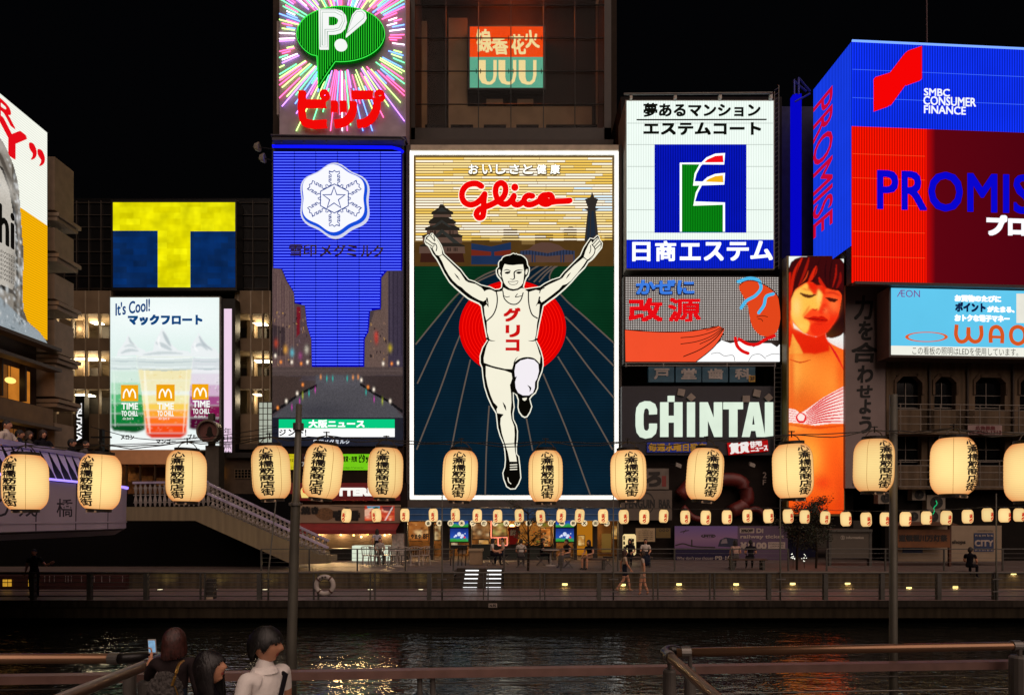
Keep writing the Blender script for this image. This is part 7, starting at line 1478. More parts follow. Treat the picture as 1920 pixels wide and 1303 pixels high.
t = thing("brush_signboard", "grey signboard with one brush character and red seal above the dark shop", "sign", P(1232, 917, LY+.1)); mb = MB(); mb.pbox(1208, 878, 1254, 917, LY+.1, .15); mb.build("board", S('brush_board', '#6f655c', .7), t); q = front(LY+.1); mb = MB(); text(mb, q, "ろ", 1210, 884, 1240, 912, .01, bold=1.8, shear=.1); mb.build("lettering", S('poster_ink', '#1a100a', .6), t); mb = MB(); rect(mb, q, 1241, 892, 1249, 912, .01, .006); mb.build("red_seal_print", S('seal_red', '#7a2a24', .6), t)
t = thing("bar_signboard", "grey corrugated board reading PENGUIN BAR with a round emblem", "sign", P(1215, 975, LY-.1)); mb = MB(); mb.pbox(1164, 919, 1260, 975, LY-.1, .2); mb.build("board", S('bar_board', '#5c5148', .7, var=.1), t); q = front(LY-.1)
mb = MB(); text(mb, q, "PENGUIN", 1172, 936, 1228, 952, .01, bold=.5); text(mb, q, "BAR", 1235, 936, 1257, 952, .01, bold=.5); disc(mb, q, 1212, 943, 15, 20, .014, .004, 28, hole=13.5); mb.build("lettering", S('bar_ink', '#1f1c18', .6), t)
b = block("dark_shop", "dark two-storey shop with red octopus-like shapes over its door beneath the magazine billboard", 1165, 850, 1476, 33.0, 1.4, S('dark_shop_wall', '#201a17', .8))
mb = MB(); q = front(32.9)
for l, ww in (([(1275, 930), (1300, 905), (1340, 900), (1390, 905), (1400, 940), (1370, 960)], 26), ([(1390, 960), (1420, 955), (1440, 975)], 12), ([(1280, 950), (1300, 970), (1330, 975)], 12)): mb.tube(cr([P(x, y, 32.6) for x, y in l], False, 5), ww/F*32.6*.5, 10)
mb.build("octopus_trim", S('octo_red', '#5c1712', .5, var=.25), b, smooth=True)
mb = MB(); text(mb, q, "2", 1430, 885, 1437, 896, .01, bold=.2); text(mb, q, "F", 1430, 899, 1436, 909, .01, bold=.2); mb.build("floor_lettering", S('pale_letter', '#a8988e', .6), b)
for x, y, lab in ((1272, 872, "small grey floodlight above the dark shop, by the brush signboard"), (1410, 871, "small grey floodlight above the dark shop, near the ladder")):
    t = thing("floodlight", lab, "floodlight", P(x, y, 32.5)); c = P(x, y, 32.3); mb = MB(); mb.obox(c, (.13, 0, -.05), (0, .08, .03), (.02, 0, .08)); mb.build("casing", S('flood_grey', '#8a837a', .5), t); mb = MB(); mb.tube([c, c+Vector((-.3, .4, .1))], .02, 5); mb.build("bracket", C_BLACK, t)
for x, y, lab in ((482, 276, "upper pale spotlight head bracketed off the blue sign's edge"), (492, 297, "lower pale spotlight head bracketed off the blue sign's edge")):
    t = thing("spotlight", lab, "spotlight", P(x, y, 32.8)); c = P(x, y, 32.8); mb = MB(); mb.lathe(c, [(.01, -.2), (.16, -.1), (.24, .12), (.2, .14), (.01, .1)], 14, 'x'); mb.build("casing", S('spot_pale', '#8c8278', .4, .4), t); mb = MB(); mb.tube([c, P(511, y+4, 33)], .03, 5); mb.build("bracket", C_BLACK, t)
mb = MB(); mb.pbox(1450, 866, 1478, 1060, 33.2, .5); mb.build("side_wall", S('side_lower', '#1a1613', .8), b)

# ---------------------------------------------------------------- terrace furniture
def chair0():
    t = thing("garden_chair", "", "chair", (0, 0, 0), "white garden chairs outside the takoyaki shop"); m = S('chair_white', '#9a9088', .5, var=.06)
    mb = MB(); mb.lathe((0, 0, .42), [(.001, 0), (.21, 0), (.22, .02), (.21, .035), (.001, .035)], 14); mb.build("seat", m, t)
    for x, y in ((-.17, -.17), (.17, -.17), (-.17, .17), (.17, .17)): mb = MB(); mb.bar((x*1.15, y*1.15, 0), (x, y, .42), .04, .04); mb.build("leg", m, t)
    mb = MB(); arc = [(.25*math.cos(a), .25*math.sin(a), .78+.06*math.sin(a)) for a in [pi*k/12 for k in range(-1, 14)]]; mb.tube(arc, .02, 6)
    for k in range(0, 13, 2): a = pi*k/12; mb.tube([(.21*math.cos(a), .21*math.sin(a), .44), (.25*math.cos(a), .25*math.sin(a), .78+.06*math.sin(a))], .012, 5)
    mb.build("backrest", m, t); return t
c0 = chair0()
for i, (px, Y, rz, lab) in enumerate(((688, 29.0, .3, "white garden chair directly before the lit counter"), (702, 28.6, 2.6, "white garden chair turned away, before the shop worker"), (722, 29.2, -.5, "white garden chair near the upright menu panel"), (738, 28.7, 1.2, "white garden chair sideways behind the low rail"), (757, 29.0, 2.9, "white garden chair below the amber poster"), (778, 28.6, .2, "white garden chair beneath the 8F tag"), (796, 29.1, -.9, "white garden chair last towards the first television"))):
    o = c0 if i == 0 else dup(c0); o.location = far(px, Y, TZ); o.rotation_euler.z = rz; o["label"] = lab
t0 = thing("garden_table", "", "table", (0, 0, 0), "white round garden tables"); m = S('chair_white', '#9a9088', .5)
mb = MB(); mb.lathe((0, 0, .69), [(.001, 0), (.4, 0), (.42, .02), (.4, .035), (.001, .035)], 20); mb.build("tabletop", m, t0); mb = MB(); mb.tube([(0, 0, 0), (0, 0, .69)], [.05, .03], 8); mb.lathe((0, 0, .0), [(.25, 0), (.22, .03), (.04, .06)], 14); mb.build("pedestal", m, t0)
for i, (px, Y, lab) in enumerate(((745, 28.2, "white round table between the garden chairs by the menu panel"), (770, 28.9, "white round table under the amber poster"), (1032, 28.5, "small pale round table by the man in black"))):
    o = t0 if i == 0 else dup(t0); o.location = far(px, Y, TZ); o["label"] = lab
def bench(lab, x0, x1, Y):
    t = thing("bench", lab, "bench", P((x0+x1)/2, 1070, Y)); t.location.z = TZ; L = t.location; hw = (x1-x0)/F*Y/2; m = S('bench_wood', '#4a3326', .6, var=.3)
    mb = MB()
    for k in range(3): mb.box(L.x-hw, L.x+hw, L.y-.22+.15*k, L.y-.09+.15*k, TZ+.4, TZ+.45)
    mb.build("seat", m, t)
    for s_ in (-.8, .8): mb = MB(); mb.box(L.x+hw*s_-.05, L.x+hw*s_+.05, L.y-.18, L.y+.18, TZ, TZ+.4); mb.build("leg", C_POST, t)
bench("wooden bench on the terrace under the woman in the sleeveless top", 1090, 1136, 26.4); bench("wooden bench below the railway billboard holding a couple", 1366, 1436, 26.2); bench("wooden bench behind the walking women", 1172, 1222, 27.8)
def stool(lab, px, Y):
    t = thing("folding_stool", lab, "stool", far(px, Y, TZ)); L = t.location; mb = MB(); mb.box(L.x-.2, L.x+.2, L.y-.18, L.y+.18, TZ+.42, TZ+.46); mb.build("seat", BLKC, t)
    for s_ in (-1, 1):
        mb = MB(); mb.tube([L+Vector((-.2*s_, -.16, 0)), L+Vector((.2*s_, -.16, .42))], .015, 5); mb.build("leg", C_STEEL, t); mb = MB(); mb.tube([L+Vector((-.2*s_, .16, 0)), L+Vector((.2*s_, .16, .42))], .015, 5); mb.build("leg", C_STEEL, t)
for a in (("folding stool under the woman in the white shirt", 921, 28.6), ("folding stool under the person in cream", 945, 29.2), ("folding stool under the man in the white T-shirt by the tree", 977, 27.4), ("folding stool under the man in black at the small table", 1014, 28.6), ("folding stool under the person in the black vest", 1065, 27.2), ("empty folding stool with crossed legs before the dark doorway", 1140, 27.6), ("folding stool under the person in pale grey among garden chairs", 712, 29.6)): stool(*a)
t = thing("serving_cart", "pale wooden cart with a hanging menu card near the first television", "cart", P(888, 1062, 29)); mb = MB(); mb.pbox(880, 1032, 904, 1058, 29, .5); mb.build("body", S('cart_wood', '#8c7458', .7), t); mb = MB(); mb.pbox(878, 1029, 906, 1033, 28.95, .6); mb.build("top", S('cart_top', '#a08a6c', .6), t); mb = MB(); mb.pbox(858, 1028, 874, 1038, 28.9, .03); mb.build("menu_card", CREAM, t); mb = MB()
for x in (881, 901): mb.pbox(x, 1058, x+3, 1064, 29.1, .1)
mb.build("foot_trim", C_BLACK, t)
t = thing("menu_easel", "dark easel of menu boards under the first television", "easel", P(858, 1066, 28.6)); mb = MB(); mb.pbox(845, 1022, 876, 1028, 28.6, .4); mb.build("shelf", C_BLACK, t); mb = MB()
for x in (846, 852, 860, 867, 874): mb.tube([P(x, 1028, 28.6), P(x-1.5, 1064, 28.5)], .022, 5)
mb.build("leg_lattice", C_BLACK, t)
# low rail before the terrace, bollard-like posts
t = thing("terrace_railing", "thin grey wire railing along the terrace edge, above the retaining wall", "railing", (0, TY+.2, TZ)); ry = TY+.2; tz_ = P(0, 1029, ry).z
def railseg(t, x0, x1, Y, z0, z1, step, wires=4, r=.022, px=True):
    a, b_ = (P(x0, 0, Y).x, P(x1, 0, Y).x) if px else (x0, x1)
    mb = MB(); mb.tube([(a, Y, z1), (b_, Y, z1)], r, 6); mb.build("handrail", C_POST, t); mb = MB()
    for k in range(1, wires+1): z = z0+(z1-z0)*k/(wires+1); mb.tube([(a, Y, z), (b_, Y, z)], .006, 4)
    mb.build("wire_lattice", C_STEEL, t); n = max(1, round((b_-a)/step))
    for k in range(n+1): x = a+(b_-a)*k/n; mb = MB(); mb.box(x-.03, x+.03, Y-.02, Y+.02, z0, z1); mb.build("post", C_POST, t)
railseg(t, 490, 850, ry, TZ, tz_, 2.2); railseg(t, 945, 1478, ry, TZ, tz_, 2.3); railseg(t, 1550, 1990, ry, TZ, tz_, 2.3)
t = thing("promenade_railing", "dark railing with slim posts and wires along the canal edge", "railing", (0, QY+.12, 0)); zt = .93
mb = MB(); mb.tube([(-24, QY+.12, zt), (24, QY+.12, zt)], .03, 6); mb.build("handrail", C_POST, t)
mb = MB()
for z in (.13, .3, .45, .6, .76): mb.tube([(-24, QY+.12, z), (24, QY+.12, z)], .012 if z > .2 else .022, 4)
mb.build("wire_lattice", C_POST, t)
k = 0
for x in range(-45, 1990, 1):
    pass
for i in range(-1, 19):
    px = 62+i*106.1; X = P(px, 0, QY+.12).x; mb = MB()
    if i in (4, 7, 10, 13, 17) or i < 3 or i > 13: mb.box(X-.07, X+.07, QY+.06, QY+.2, 0, zt-.03)
    else: mb.box(X-.10, X-.06, QY+.08, QY+.16, 0, zt-.03); mb.box(X+.06, X+.10, QY+.08, QY+.16, 0, zt-.03)
    mb.build("post", C_POST, t)
t = thing("life_ring", "white life ring with dark bands hung on the canal railing", "life ring", P(609, 1098, QY)-Vector((0, 0, .38))); c = P(609, 1097, QY); mb = MB(); R1, R2 = .29, .085; nu, nv = 40, 12
mb.add([c+Vector(((R1+R2*math.cos(2*pi*j/nv))*math.cos(2*pi*i/nu), R2*.8*math.sin(2*pi*j/nv), (R1+R2*math.cos(2*pi*j/nv))*math.sin(2*pi*i/nu))) for i in range(nu) for j in range(nv)], [(i*nv+j, ((i+1) % nu)*nv+j, ((i+1) % nu)*nv+(j+1) % nv, i*nv+(j+1) % nv) for i in range(nu) for j in range(nv)]); mb.build("ring", S('ring_white', '#a39a92', .5, var=.12), t, smooth=True)
mb = MB()
for a in (.9, 2.4, 4.0, 5.5):
    mb.tube([c+Vector(((R1)*math.cos(a+da), 0, R1*math.sin(a+da))) for da in (-.09, 0, .09)], R2*1.03, 10)
mb.build("band_trim", S('ring_band', '#4a2c22', .7), t)
mb = MB(); q = front(c.y-.075)
for i, ch in enumerate("大阪市"): a = 2.2-i*.35; x, y = 609+15.5*math.cos(a), 1097-15.5*math.sin(a); text(mb, q, ch, x-2, y-2, x+2, y+2, .006, bold=.2)
mb.build("lettering", S('poster_ink', '#1a100a', .6), t)
t = thing("mooring_plate", "small white plate numbered 95 fixed to the quay face", "sign", P(924, 1138, QY-.02)); mb = MB(); mb.pbox(916, 1131, 932, 1138.5, QY-.02, .02); mb.build("board", S('plate_white', '#9a8c80', .6), t); mb = MB(); text(mb, front(QY-.02), "N.95", 918, 1132, 930, 1137.5, .004, bold=.3); mb.build("lettering", S('poster_ink', '#1a100a', .6), t)
t = thing("litter_bin", "small grey box post standing by the rail below the bridge", "bin", P(391, 1126, QY+.3)); mb = MB(); mb.pbox(384, 1086, 400, 1124, QY+.3, .25); mb.build("body", S('bin_grey', '#2e2924', .6), t); mb = MB(); mb.pbox(385, 1119, 399, 1124, QY+.28, .02); mb.build("label_panel", CREAM, t)
# little lights set in the terrace wall (they shine) and up-lights in the paving
WL = E('wall_light', '#ffe48a', 2.2)
for i, (x, y) in enumerate(((1059, 1095), (1168, 1096), (1273, 1095), (1380, 1095), (1486, 1094), (1589, 1093), (1704, 1101), (1791, 1100), (1900, 1075))):
    q = P(x, y, TY); t = thing("wall_light", "small yellow recessed light in the terrace wall, %s" % ("below the woman on the bench edge", "behind the striding woman in cream", "under the plane in the railway picture", "under the couple on the bench", "beyond the portrait screen's foot", "below the information board", "just past the thick steel pole", "by the sitting man in dark clothes", "beside the last thin lantern pole")[i], "light", q-Vector((0, 0, .05)), "recessed terrace wall lights")
    mb = MB(); mb.box(q.x-.13, q.x+.13, TY-.012, TY-.002, q.z-.07, q.z+.07); mb.build("frame", C_POST, t); mb = MB(); mb.box(q.x-.105, q.x+.105, TY-.02, TY-.0125, q.z-.04, q.z+.04); mb.build("lens", WL, t)
    l = bpy.data.objects.new("lamp_glow", bpy.data.lights.new("lamp_glow", 'SPOT')); COL.objects.link(l); l.parent = t; l.location = (0, -.06, .05); l.data.energy = 9; l.data.color = (1, .72, .3); l.data.spot_size = 2.6; l.data.spot_blend = .6; l.data.shadow_soft_size = .05; l.rotation_euler = (math.radians(35), 0, 0)
for i, (x, lab) in enumerate(((300, "flat round up-light in the paving under the bridge approach"), (402, "flat round up-light in the paving by the grey box post"), (497, "flat round up-light in the paving beside the leaning thin pole"), (597, "flat round up-light in the paving by the life ring"), (694, "flat round up-light in the paving under the garden chairs"), (789, "flat round up-light in the paving before the lit stair"))):
    q = P(x, 1107, 24.8); q.z = 0; t = thing("ground_light", lab, "light", q, "up-lights in the promenade paving"); mb = MB(); mb.lathe(q, [(.14, 0), (.13, .02), (.1, .022)], 16); mb.build("rim", C_STEEL, t); mb = MB(); mb.lathe(q, [(.1, .024), (.001, .026)], 16); mb.build("lens", E('ground_lens', '#fff0c0', 1.6), t)
    l = bpy.data.objects.new("lamp_glow", bpy.data.lights.new("lamp_glow", 'SPOT')); COL.objects.link(l); l.parent = t; l.location = (0, 0, .05); l.data.energy = 10; l.data.color = (.95, .8, .28); l.data.spot_size = 1.9; l.data.spot_blend = .8; l.data.shadow_soft_size = .06; l.rotation_euler = (math.radians(150), 0, 0)

# ---------------------------------------------------------------- street trees
def tree(lab, px, Y, z0, h, spread, n, seed, col, lean=0):
    r = random.Random(seed); b_ = Vector(far(px, Y, z0)); t = thing("street_tree", lab, "tree", b_); mb = MB(); top = b_+Vector((lean, 0, h*.8)); mb.tube(cr([b_, b_+Vector((.03, 0, h*.3)), b_+Vector((lean*.6, .05, h*.6)), top], False, 3), [.05]*3+[.04]*3+[.025]*3+[.012], 6); tips = []
    for i in range(16):
        f_ = r.uniform(.35, .95); a = r.uniform(0, 2*pi); s0 = b_.lerp(top, f_); e_ = s0+Vector((math.cos(a)*spread*r.uniform(.4, 1), math.sin(a)*spread*r.uniform(.3, .9), h*r.uniform(.02, .22))); mb.tube([s0, s0.lerp(e_, .5)+Vector((0, 0, .06)), e_], [.018, .012, .006], 5); tips += [s0.lerp(e_, k) for k in (.45, .7, .9, 1)]
    mb.build("trunk", S('bark', '#2a2119', .9, var=.3), t); mb = MB()
    for i in range(n):
        c = r.choice(tips)+Vector((r.gauss(0, .13), r.gauss(0, .13), r.gauss(0, .1))); s_ = r.uniform(.025, .06); u_ = Vector((r.gauss(0, 1), r.gauss(0, 1), r.gauss(0, .5))).normalized()*s_; v_ = u_.cross(Vector((r.gauss(0, 1), r.gauss(0, 1), r.gauss(0, 1)))).normalized()*s_*.45; mb.add([c-u_, c+v_, c+u_, c-v_], [(0, 1, 2, 3)])
    mb.build("crown", S('leaf'+col, col, .6, var=.4, scale=3), t)
tree("slender sparse street tree before the restaurant's dish poster", 990, 25.6, TZ, 3.1, .9, 900, 3, '#2c3416')
tree("dark bushy street tree in front of the portrait screen's foot", 1494, 26.2, TZ, 3.3, 1.25, 3600, 5, '#20260f', lean=.35)
tree("small dark street tree by the information board", 1530, 27.0, TZ, 2.6, 1.0, 1500, 9, '#23260f')
for i, x in enumerate((1487, 1508)):
    q = P(x, 1045, 27); t = thing("ground_lamp_stake", "tiny white sparkling lamp cluster low by the dark bushy tree, %s" % ("nearer its trunk", "farther from its trunk")[i], "lamp", q-Vector((0, 0, .2)))
    mb = MB(); r = random.Random(i)
    for k in range(10): mb.ell(q+Vector((r.gauss(0, .05), r.gauss(0, .03), r.uniform(-.16, .16))), .018, .018, .018, 6, 4)
    mb.build("bulb_print", E('spark', '#f4f2e2', 2.0), t); mb = MB(); mb.tube([(q.x, q.y, TZ), q+Vector((0, 0, .1))], .01, 5); mb.build("stake", C_BLACK, t)
t = thing("green_neon_squiggle", "thin green neon squiggle hanging by the old flats' fan units", "neon", P(1752, 950, 30.4)); mb = MB(); mb.tube(cr([P(1755, 938, 30.4), P(1757, 944, 30.4), P(1751, 952, 30.4), P(1752, 958, 30.4), P(1749, 964, 30.4)], False, 4), .018, 5); mb.build("neon_edging", E('green_neon', '#1ac878', .9), t)

def shop_glow(par, pts, w, c):
    for q in pts:
        l = bpy.data.objects.new("lamp_glow", bpy.data.lights.new("lamp_glow", 'POINT')); COL.objects.link(l); l.parent = par; l.location = q-root_loc(par); l.data.energy = w; l.data.color = c; l.data.shadow_soft_size = .15
tk = [o for o in COL.objects if o.name == "takoyaki_shop"][0]; shop_glow(tk, [P(x, 998, LY+1.2) for x in (600, 640, 680, 722)], 150, (1, .62, .26))
rs = [o for o in COL.objects if o.name == "restaurant"][0]; shop_glow(rs, [P(x, 982, LY+1.4) for x in (785, 900, 960, 1015, 1095)], 230, (1, .66, .3))
for i, x in enumerate((785, 900, 960, 1015, 1095)): mb = MB(); mb.ell(P(x, 986, LY+1.4), .14, .14, .1, 10, 6); mb.build("bulb", E('rest_bulb', '#ffc070', 8.0), rs)

for i, (x0, y0, x1, y1, Y_, pal, lab) in enumerate(((846, 1003, 858, 1022, LY+2.9, ('#c8a060', '#f0dcb0', '#5a3418', '#a86a30'), "small warm menu board deep in the restaurant, just beside the first television"), (898, 1012, 916, 1022, LY+2.9, ('#8a5a2c', '#e0b070', '#40220e', '#d89a4c'), "low wide menu board on the restaurant's back wall under the noodle poster"), (1003, 984, 1012, 1004, LY+2.9, ('#d8c890', '#f8ecc8', '#7a5020', '#c89a50'), "pale strip menu on the restaurant's back wall beside the tree"), (1084, 1004, 1096, 1022, LY+.28, ('#e0a040', '#f8d890', '#8a4a14', '#c07818'), "yellowish menu sheet stuck on the orange doorway panel"), (1148, 985, 1158, 1010, LY+2.9, ('#a87838', '#f0c880', '#4a280e', '#d09040'), "amber menu strip inside the dark doorway"), (815, 985, 826, 1012, LY+.2, ('#9a6a34', '#f0d8a0', '#5a3012', '#c08a48'), "narrow menu strip beside the amber 8F poster"))): poster(lab, x0, y0, x1, y1, Y_, pal, kind="menu_board")
# ---------------------------------------------------------------- steel poles, wires and the two strings of paper lanterns
def pole(lab, pts, rs, cat="pole", name="steel_pole"):
    t = thing(name, lab, cat, pts[0]); mb = MB(); mb.tube(pts, rs, 14); mb.build("shaft", S('pole_zinc', '#55534a', .55, .3, var=.2, scale=3), t, smooth=True); return t
p1 = [Vector((P(546, 1255, 7.2).x, 7.2, .3)), P(547, 1200, 7.2), P(554, 955, 7.2), P(554.2, 945, 7.2), P(555, 935, 7.2), P(561, 758, 7.2)]
pa = pole("grey steel pole between the first lanterns, holding their wire", p1, [.056, .056, .052, .052, .04, .034])
mb = MB(); c = P(554, 945, 7.2); mb.lathe(c, [(.05, -.02), (.075, -.015), (.075, .015), (.05, .02)], 16); c = P(559.5, 800, 7.2); mb.lathe(c, [(.045, -.04), (.06, -.04), (.06, .04), (.045, .04)], 14); mb.build("clamp", C_STEEL, pa)
pb_ = pole("thick grey steel pole standing before the old flats", [Vector((P(1675, 1255, 7.2).x, 7.2, .3)), P(1675, 1250, 7.2), P(1675, 740, 7.2)], [.044, .044, .041])
for i, (px, y0, lean, lab) in enumerate(((503, 925, 16, "thin leaning pole on the far promenade before the bridge stair"), (829, 925, 0, "thin pole on the far promenade between poster and first television"), (1150, 925, 0, "thin pole on the far promenade beside the walking women"), (1463, 925, 0, "thin pole on the far promenade below the ladder"), (1868, 925, 0, "thin pole on the far promenade before the white hoarding"))):
    X = P(px, 0, QY+.05).x; a = P(px+lean, y0, QY+.05); tp = pole(lab, [Vector((X, QY+.05, 0)), Vector((X, QY+.05, .9)).lerp(a, .02), a], [.03, .028, .018], name="thin_pole")
    mb = MB()
    for z in (.3, .72): mb.box(X-.16, X+.16, QY-.02, QY+.0, z-.02, z+.02)
    mb.build("clamp", C_STEEL, tp)
def lantern_mesh(R, H, chars, red=None):
    """returns shade, rings, caps, lettering builders for a lantern hung from its top at the origin"""
    prof = []; n = 30
    for i in range(n+1):
        f_ = i/n; z = -H+H*f_; e_ = abs(2*f_-1); r = R*(1-.36*e_**5.0); r += .0035*math.sin(f_*n*pi) if i % 2 else -.002
        prof.append((r, z))
    def rad(z): e_ = abs(2*(z+H)/H-1); return R*(1-.36*e_**5.0)
    return prof, rad
def wrap(mb, ch, a0, a1, z0, z1, rad, off=.006, bold=0):
    vs, fs = fitted(ch, .0); bm = bmesh.new(); R = .5*(a1-a0)
    lay = [bm.verts.new((v.x, 0, v.y)) for v in vs]
    for q in fs:
        try: bm.faces.new([lay[i] for i in q])
        except ValueError: pass
    for k in range(1, 4):
        bmesh.ops.bisect_plane(bm, geom=bm.verts[:]+bm.edges[:]+bm.faces[:], plane_co=(k/4, 0, 0), plane_no=(1, 0, 0))
        bmesh.ops.bisect_plane(bm, geom=bm.verts[:]+bm.edges[:]+bm.faces[:], plane_co=(0, 0, k/4), plane_no=(0, 0, 1))
    bm.verts.index_update(); base = [v.co.copy() for v in bm.verts]; faces = [tuple(v.index for v in q.verts) for q in bm.faces]; bm.free()
    sh = [(0, 0)] if not bold else [(0, 0), (bold, 0), (-bold, 0), (0, bold), (0, -bold)]
    for i, (dx, dz_) in enumerate(sh):
        out_ = []
        for c in base:
            a = a0+(a1-a0)*c.x+dx; z = z0+(z1-z0)*c.z+dz_*.25; r = rad(z)+off+.0008*i; out_.append((r*math.sin(a), -r*math.cos(a), z))
        mb.add(out_, faces)
def paper_mat(name, hot, edge, k, zc, zs):
    """Lit paper: brightest round the bulb inside, falling off up and down the shade."""
    m, nt, out_ = nt_of(name); e_ = nt.nodes.new("ShaderNodeEmission"); nt.links.new(e_.outputs[0], out_.inputs[0]); tc = nt.nodes.new("ShaderNodeTexCoord"); sp = nt.nodes.new("ShaderNodeSeparateXYZ"); nt.links.new(tc.outputs["Object"], sp.inputs[0])
    lw = nt.nodes.new("ShaderNodeLayerWeight"); lw.inputs[0].default_value = .35
    f_ = math_node(nt, 'ABSOLUTE', math_node(nt, 'MULTIPLY', math_node(nt, 'SUBTRACT', sp.outputs[2], zc), 1/zs))
    f_ = math_node(nt, 'ADD', math_node(nt, 'POWER', f_, 2.0), math_node(nt, 'MULTIPLY', lw.outputs["Facing"], .75))
    n = nt.nodes.new("ShaderNodeTexNoise"); n.inputs["Scale"].default_value = 5; nt.links.new(tc.outputs["Object"], n.inputs["Vector"]); f_ = math_node(nt, 'ADD', f_, math_node(nt, 'MULTIPLY', n.outputs[0], .18))
    r = nt.nodes.new("ShaderNodeValToRGB"); nt.links.new(f_, r.inputs[0]); el = r.color_ramp.elements; el[0].position = .08; el[0].color = hx(hot)+(1,); el[1].position = 1.0; el[1].color = hx(edge)+(1,)
    nt.links.new(r.outputs[0], e_.inputs[0])
    oi = nt.nodes.new("ShaderNodeObjectInfo"); rib = math_node(nt, 'ABSOLUTE', math_node(nt, 'SINE', math_node(nt, 'MULTIPLY', sp.outputs[2], 157))); st_ = math_node(nt, 'MULTIPLY', math_node(nt, 'ADD', math_node(nt, 'MULTIPLY', oi.outputs["Random"], .16), .9), math_node(nt, 'ADD', math_node(nt, 'MULTIPLY', rib, .1), .93))
    nt.links.new(math_node(nt, 'MULTIPLY', st_, k), e_.inputs[1]); return m
LH, LR = .60, .232
PAPER = paper_mat('lit_paper', '#ffdf94', '#da8c50', 1.07, -.36, .43); INKL = S('lantern_ink', '#140c05', .7); RIBL = E('rib_shadow', '#c98c48', .8)
CAPM = S('lantern_cap', '#120c09', .6)
def big_lantern():
    t = thing("paper_lantern", "", "lantern", (0, 0, 0), "large paper lanterns strung between the steel poles"); prof, rad = lantern_mesh(LR, LH, 0)
    mb = MB(); mb.lathe((0, 0, -.06), prof, 40); mb.build("shade", PAPER, t, smooth=True)
    mb = MB(); mb.lathe((0, 0, -.06), [(.13, .0), (.145, .0), (.145, .035), (.13, .035)], 24); cp = mb.build("cap", CAPM, t); mb = MB()
    for x in (-.13, .13): mb.tube([(x, 0, -.03), (x*.6, 0, .03), (0, 0, .055)], .006, 5)
    mb.build("hanger", S('hanger_wire', '#3a3028', .5, .5), cp)
    mb = MB(); mb.lathe((0, 0, -.06-LH), [(.13, .0), (.14, .0), (.14, -.035), (.13, -.035), (.001, -.03)], 24); mb.build("base_ring", CAPM, t)
    mb = MB(); mb.obox((0, -.1, -.06-LH-.03), (.07, 0, 0), (0, .03, 0), (0, 0, .012)); mb.build("base_tag", CREAM, t)
    mb = MB()
    for a in (-.95, .75): mb.tube([(( rad(z)+.002)*math.sin(a), -(rad(z)+.002)*math.cos(a), z-.06) for z in [-LH+LH*i/14 for i in range(15)]], .0028, 4)
    mb.build("seam_line_print", RIBL, t)
    mb = MB(); hs = [.075, .082, .08, .075, .078, .08, .085]; z = -.025
    for ch, h_ in zip("心斎橋筋商店街", hs): wrap(mb, ch, -.37, .37, z-h_+.006, z, rad, bold=.016); z -= h_*.985
    mb.v = [v+Vector((0, 0, -.06)) for v in mb.v]; mb.build("lettering", INKL, t); return t
bl = big_lantern()
LAN = [(48, 900, -.1, 0.0, 7.05, "large lit paper lantern at the far bridge end of the string"), (188, 898, -.13, .05, 7.2, "large lit paper lantern in front of the bridge's curved panels"), (350, 890, .0, .02, 7.45, "large lit paper lantern before the drinks advert and bridge approach"), (508, 882, .12, -.05, 7.3, "large lit paper lantern just before the grey steel pole on its bridge side"), (607, 879, .0, .11, 7.35, "large lit paper lantern just past the grey steel pole, under the news ticker"), (723, 884, .02, .03, 7.6, "large lit paper lantern over the end of the burger shop fascia"), (863, 888, .0, .04, 7.7, "large lit paper lantern at the runner billboard's lower corner beside his foot"), (1023, 888, .05, .0, 7.7, "large lit paper lantern on the runner billboard's track, past his shoe"), (1178, 888, .0, -.02, 7.7, "large lit paper lantern at the runner billboard's outer frame"), (1322, 886, .12, .08, 7.5, "large lit paper lantern under the blue banner of the black billboard"), (1486, 878, .25, -.04, 7.3, "large lit paper lantern covering part of the portrait screen"), (1638, 870, .12, .03, 7.25, "large lit paper lantern touching the thick steel pole, before the slogan banner"), (1787, 870, .35, .02, 6.85, "large lit paper lantern in front of the old flats' balconies"), (1927, 880, .2, .0, 6.8, "large lit paper lantern cut off beyond the old flats")]
HOOK = []
for i, (px, py, rz, tilt, Y, lab) in enumerate(LAN):
    o = bl if i == 0 else dup(bl); c = P(px, py, Y); o.location = c+Vector((tilt*.3, 0, (LH/2+.06)*.93)); o.rotation_euler = (0, tilt, rz); o["label"] = lab; k_s = (.92, .9, .93, .91, .94, .9)[i % 6]; o.scale = (k_s, k_s, (1.0, 1.02, .98)[i % 3]); HOOK.append(o.location+Vector((0, 0, .055)))
t = thing("lantern_wire", "black twin wire sagging between the poles with the large lanterns on it", "wire", HOOK[0]); mb = MB()
ends = [Vector(P(-30, 835, 7.0))]+HOOK
for k, dz_ in ((0, 0), (1, .035)):
    pts = []
    for a, b_ in zip(ends, ends[1:]):
        for j in range(6): f_ = j/6; pts.append(a.lerp(b_, f_)+Vector((0, .01*k, dz_*math.sin(pi*f_)-.055*math.sin(pi*f_)+.012*rnd.uniform(-1, 1)*(1 if j else 0))))
    pts.append(ends[-1]); mb.tube(pts, .006, 5)
mb.build("strand", C_BLACK, t); mb = MB()
for h_ in HOOK: mb.tube([h_+Vector((0, 0, -.03)), h_+Vector((0, 0, .045))], .008, 5); mb.box(h_.x-.035, h_.x+.035, h_.y-.01, h_.y+.01, h_.z+.03, h_.z+.04)
mb.build("socket_hook", C_BLACK, t)
PAPER2 = paper_mat('lit_paper_small', '#ffe09a', '#eaac6c', 1.0, -.26, .42); SH, SR = .46, .165
